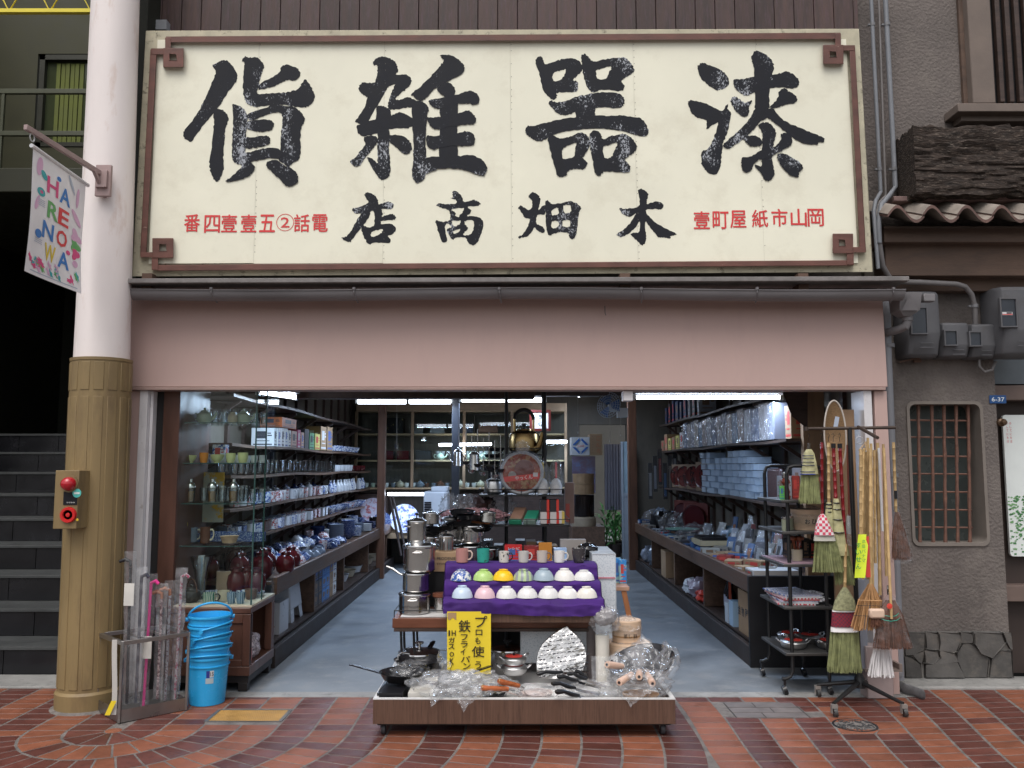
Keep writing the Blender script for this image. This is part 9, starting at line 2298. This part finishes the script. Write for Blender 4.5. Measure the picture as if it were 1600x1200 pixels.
# E rake broom
rt = T3(1358,950,5.14,'bamboo_rake_broom','fan shaped tan twig broom bound with rope',grp=BG); pole_bamboo(rt,'pole',bamboo,P(1360,700,5.14),P(1360.5,915,5.14),0.0095,9)
bristles(rt,'twigs',twig,[(1360,912,3),(1359,938,17),(1354,983,22)],5.14,150,0.02,0.005,ragged=0.03)
for py,hw_,cx in ((938,19,1359),(946,19,1358),(962,22,1356)):
    m = MB(); a,b = P(cx - hw_,py,5.12),P(cx + hw_,py + 1,5.12)
    m.tube([a.lerp(b,t / 14) + Vector((0,-0.004,0.0015 * (t % 2))) for t in range(15)],0.004 if py == 938 else 0.0018,6); wpart('rope',m,twig if py == 938 else bake,rt)
rt = T3(1368,958,5.10,'wooden_brush','peach coloured wooden hand brush with dark bristles','brush'); m = MB(); a,b = P(1358,966,5.10),P(1381,951,5.10); m.box(a.x,b.x,5.08,5.12,a.z,b.z); wpart('block',m,cer((0.62,0.45,0.34),.5),rt,0.012); bristles(rt,'bristles',brownb,[(1371,964,9),(1371,978,10)],5.10,120,0.02)
# F, G palm brooms
rt = T3(1392,970,5.12,'palm_broom','wide brown palm fibre broom in clear plastic with a red sticker',grp=BG); pole_bamboo(rt,'pole',bamboo,P(1381,700,5.14),P(1393,967,5.08),0.0085,10)
bristles(rt,'bristles',brownb,[(1391,938,7),(1392,962,18),(1395,1012,28)],5.12,900,0.03,ragged=0.02,curl=0.01)
slab(rt,'shoulder',brownb,[(1391,938,6),(1391,946,12),(1392,966,18)],5.12,0.024)
for py in (963,970):
    m = MB(); hw_ = 17 + (py - 963) * .4; a,b = P(1391 - hw_,py - 3,5.09),P(1391 + hw_,py - 3,5.09); m.tube([a + Vector((0,.02,.01)),a.lerp(b,.25) + Vector((0,-.008,-.006)),a.lerp(b,.5) + Vector((0,-.01,-.012)),a.lerp(b,.75) + Vector((0,-.008,-.006)),b + Vector((0,.02,.01))],0.002,5); wpart('green_twine',m,cer((0.03,0.35,0.25)),rt)
m = MB(); q = P(1390,947,5.07); m.T = Matrix.Translation(q) @ Matrix.Rotation(R(90),4,'X'); m.lathe([(0.0,0.002),(0.017,0.0)],(0,0,0),20); wpart('red_sticker',m,cer((0.65,0.06,0.04),.4),rt)
m = MB(); m.cbox(P(1389.5,922,5.10),(0.026,0.004,0.055)); wpart('black_label',m,bake,rt); m = MB(); write(m,'ほ',P(1389.5,918,5.096),ux,uy,h=0.02,bold=.03); write(m,'き',P(1389.5,927,5.096),ux,uy,h=0.016,bold=.03); wpart('label_print',m,cer((0.6,0.6,0.6)),rt)
def conebag(prof,Y,sd_):
    m = MB(); pts = [(P(cx,cy,Y),hw_ / FPX * Y) for cx,cy,hw_ in prof]
    def fn(u,v):
        t = v * (len(pts) - 1); i = min(int(t),len(pts) - 2); f = t - i; c = pts[i][0].lerp(pts[i + 1][0],f); h_ = lerp(pts[i][1],pts[i + 1][1],f); a = u * 6.2832
        n = noise.fractal(Vector((math.cos(a) * 1.5 + sd_,math.sin(a) * 1.5,v * 4)),1,2,3)
        return Vector((c.x + math.cos(a) * h_ * (1 + .08 * n),Y + math.sin(a) * 0.045 * (0.4 + v * 0.8) * (1 + .2 * n),c.z))
    m.sheet(fn,30,24,closed_u=True); return m
wpart('bag',conebag([(1391,930,6),(1391,950,16),(1393,985,25),(1396,1010,31)],5.12,3),wrap2,rt,ang=25)
rt = T3(1407,850,5.2,'palm_broom','small brown palm broom in a clear bag, hanging rightmost',grp=BG); pole_bamboo(rt,'pole',bamboo,P(1396,691,5.2),P(1400,800,5.2),0.0095,6)
bristles(rt,'bristles',brownb,[(1402,800,3),(1405,835,10),(1409,872,14)],5.2,420,0.025); wpart('bag',conebag([(1400,795,4),(1404,830,12),(1408,862,16),(1410,879,16)],5.2,8),wrap2,rt,ang=25)
m = MB(); m.cbox(P(1399.5,773,5.185),(0.018,0.004,0.05)); wpart('black_label',m,bake,rt)
# mop
rt = T3(1378,1030,5.2,'cotton_mop','white cotton string mop head at the foot of the stand','mop')
bristles(rt,'strings',whitey,[(1377,1010,10),(1377,1030,15),(1377,1056,19)],5.2,330,0.03,0.006,ragged=0.02); m = MB(); m.tube([P(1377,1014,5.2),P(1377,960,5.25)],0.011,8); wpart('handle',m,bamboo,rt)
m = MB(); m.bar(P(1366,1012,5.19),P(1388,1011,5.19),0.03,0.02); wpart('clamp',m,cer((0.62,0.6,0.6)),rt)
# yellow card
rt = T3(1345,870,5.08,'yellow_card','fluorescent yellow card with green characters on the poles','card')
m = MB(); m.sheet(lambda u,v: P(lerp(1341,1335,v) + (13 if v < 0.2 else 17) * u,835 + 68 * v,5.09) + Vector((0,0.006 * math.sin(u * 3),0)),4,8); wpart('sheet',m,mat('fluo_yellow',(0.72,0.85,0.05),0.5,var=0.03),rt)
m = MB()
for k_,ch in enumerate('高級パナマ'): write(m,ch,P(1349.5,846 + 7.5 * k_,5.082),ux,uy,h=0.021)
for k_,ch in enumerate('すいせん'): write(m,ch,P(1341.5,852 + 11 * k_,5.082),ux,uy,h=0.03,bold=.02)
wpart('writing',m,cer((0.02,0.3,0.08),.5),rt)
rt = T3(1356,860,5.12,'red_card','red and white printed card behind the yellow card','card'); m = MB(); m.box(P(1352,870,5.12).x,P(1359,870,5.12).x,5.12,5.123,P(1355,902,5.12).z,P(1355,838,5.12).z); wpart('sheet',m,cer((0.6,0.06,0.05),.4),rt)
# clutter behind the stand at the right jamb
pbox('plywood_sheet','tall buff wooden panel behind the brooms','panel',1308,1334,640,1000,5.58,0.02,mat('buff_ply',(0.30,0.19,0.11),0.6,var=0.2,vs=5,stretch=(3,3,.4)))
pbox('grey_rail','grey steel rail standing between the brooms and the door frame','rail',1344,1352,905,1050,5.42,0.05,cer((0.25,0.27,0.32),.4),0.004)
bxp = pbox('utility_box','pinkish grey utility box on the ground beside the downpipe','box',1356,1394,1010,1092,5.40,0.12,mat('utility_pink',(0.36,0.29,0.28),0.5,var=0.1),0.006)
m = MB(); a,b = P(1352,1050,5.38),P(1410,1038,5.38); m.box(a.x,b.x,5.38,5.50,a.z,a.z + 0.012); m.box(b.x - .02,b.x,5.38,5.5,a.z + 0.0125,b.z); tag(m.build('wall_bracket',cer((0.2,0.16,0.14),.5)),'small metal shelf bracket fixed above the utility box','bracket')
def crk(u,v):
    x = lerp(P(1402,1080,5.5).x,P(1440,1080,5.4).x,u); a = v * 6.2832; r_ = 0.042 * (0.9 + 0.25 * noise.noise(Vector((u * 5,math.cos(a),math.sin(a))))) * (1 - 0.25 * u)
    return (x,lerp(5.62,5.38,u) + r_ * math.cos(a),0.045 - 0.01 * u + r_ * math.sin(a))
m = MB(); m.sheet(crk,14,14); m.add([crk(1,v / 14) for v in range(14)],[tuple(range(14))]); m.add([crk(0,v / 14) for v in range(14)],[tuple(range(14))])
tag(m.build('sand_bag',mat('grey_cloth_roll',(0.12,0.12,0.125),0.9,var=0.4,vs=20)),'worn grey cloth roll on the pavement at the foot of the downpipe','roll')
# dark timber cornice pieces inside the opening at the right
m = MB(); m.add([P(1225,612,6.3),P(1262,612,6.3),P(1262,668,6.3),P(1240,650,6.3)],[(0,1,2,3)]); m.add([p + Vector((0,.04,0)) for p in (P(1225,612,6.3),P(1262,612,6.3),P(1262,668,6.3),P(1240,650,6.3))],[(3,2,1,0)])
tag(m.build('timber_bracket',dwood),'dark angled timber bracket beside the right lamp end','bracket')
m = MB(); m.box(P(1256,700,6.4).x,P(1290,700,6.4).x,6.4,6.46,0,2.2); tag(m.build('side_board',MATS['buff_ply']),'dim buff board standing behind the round basket','board')
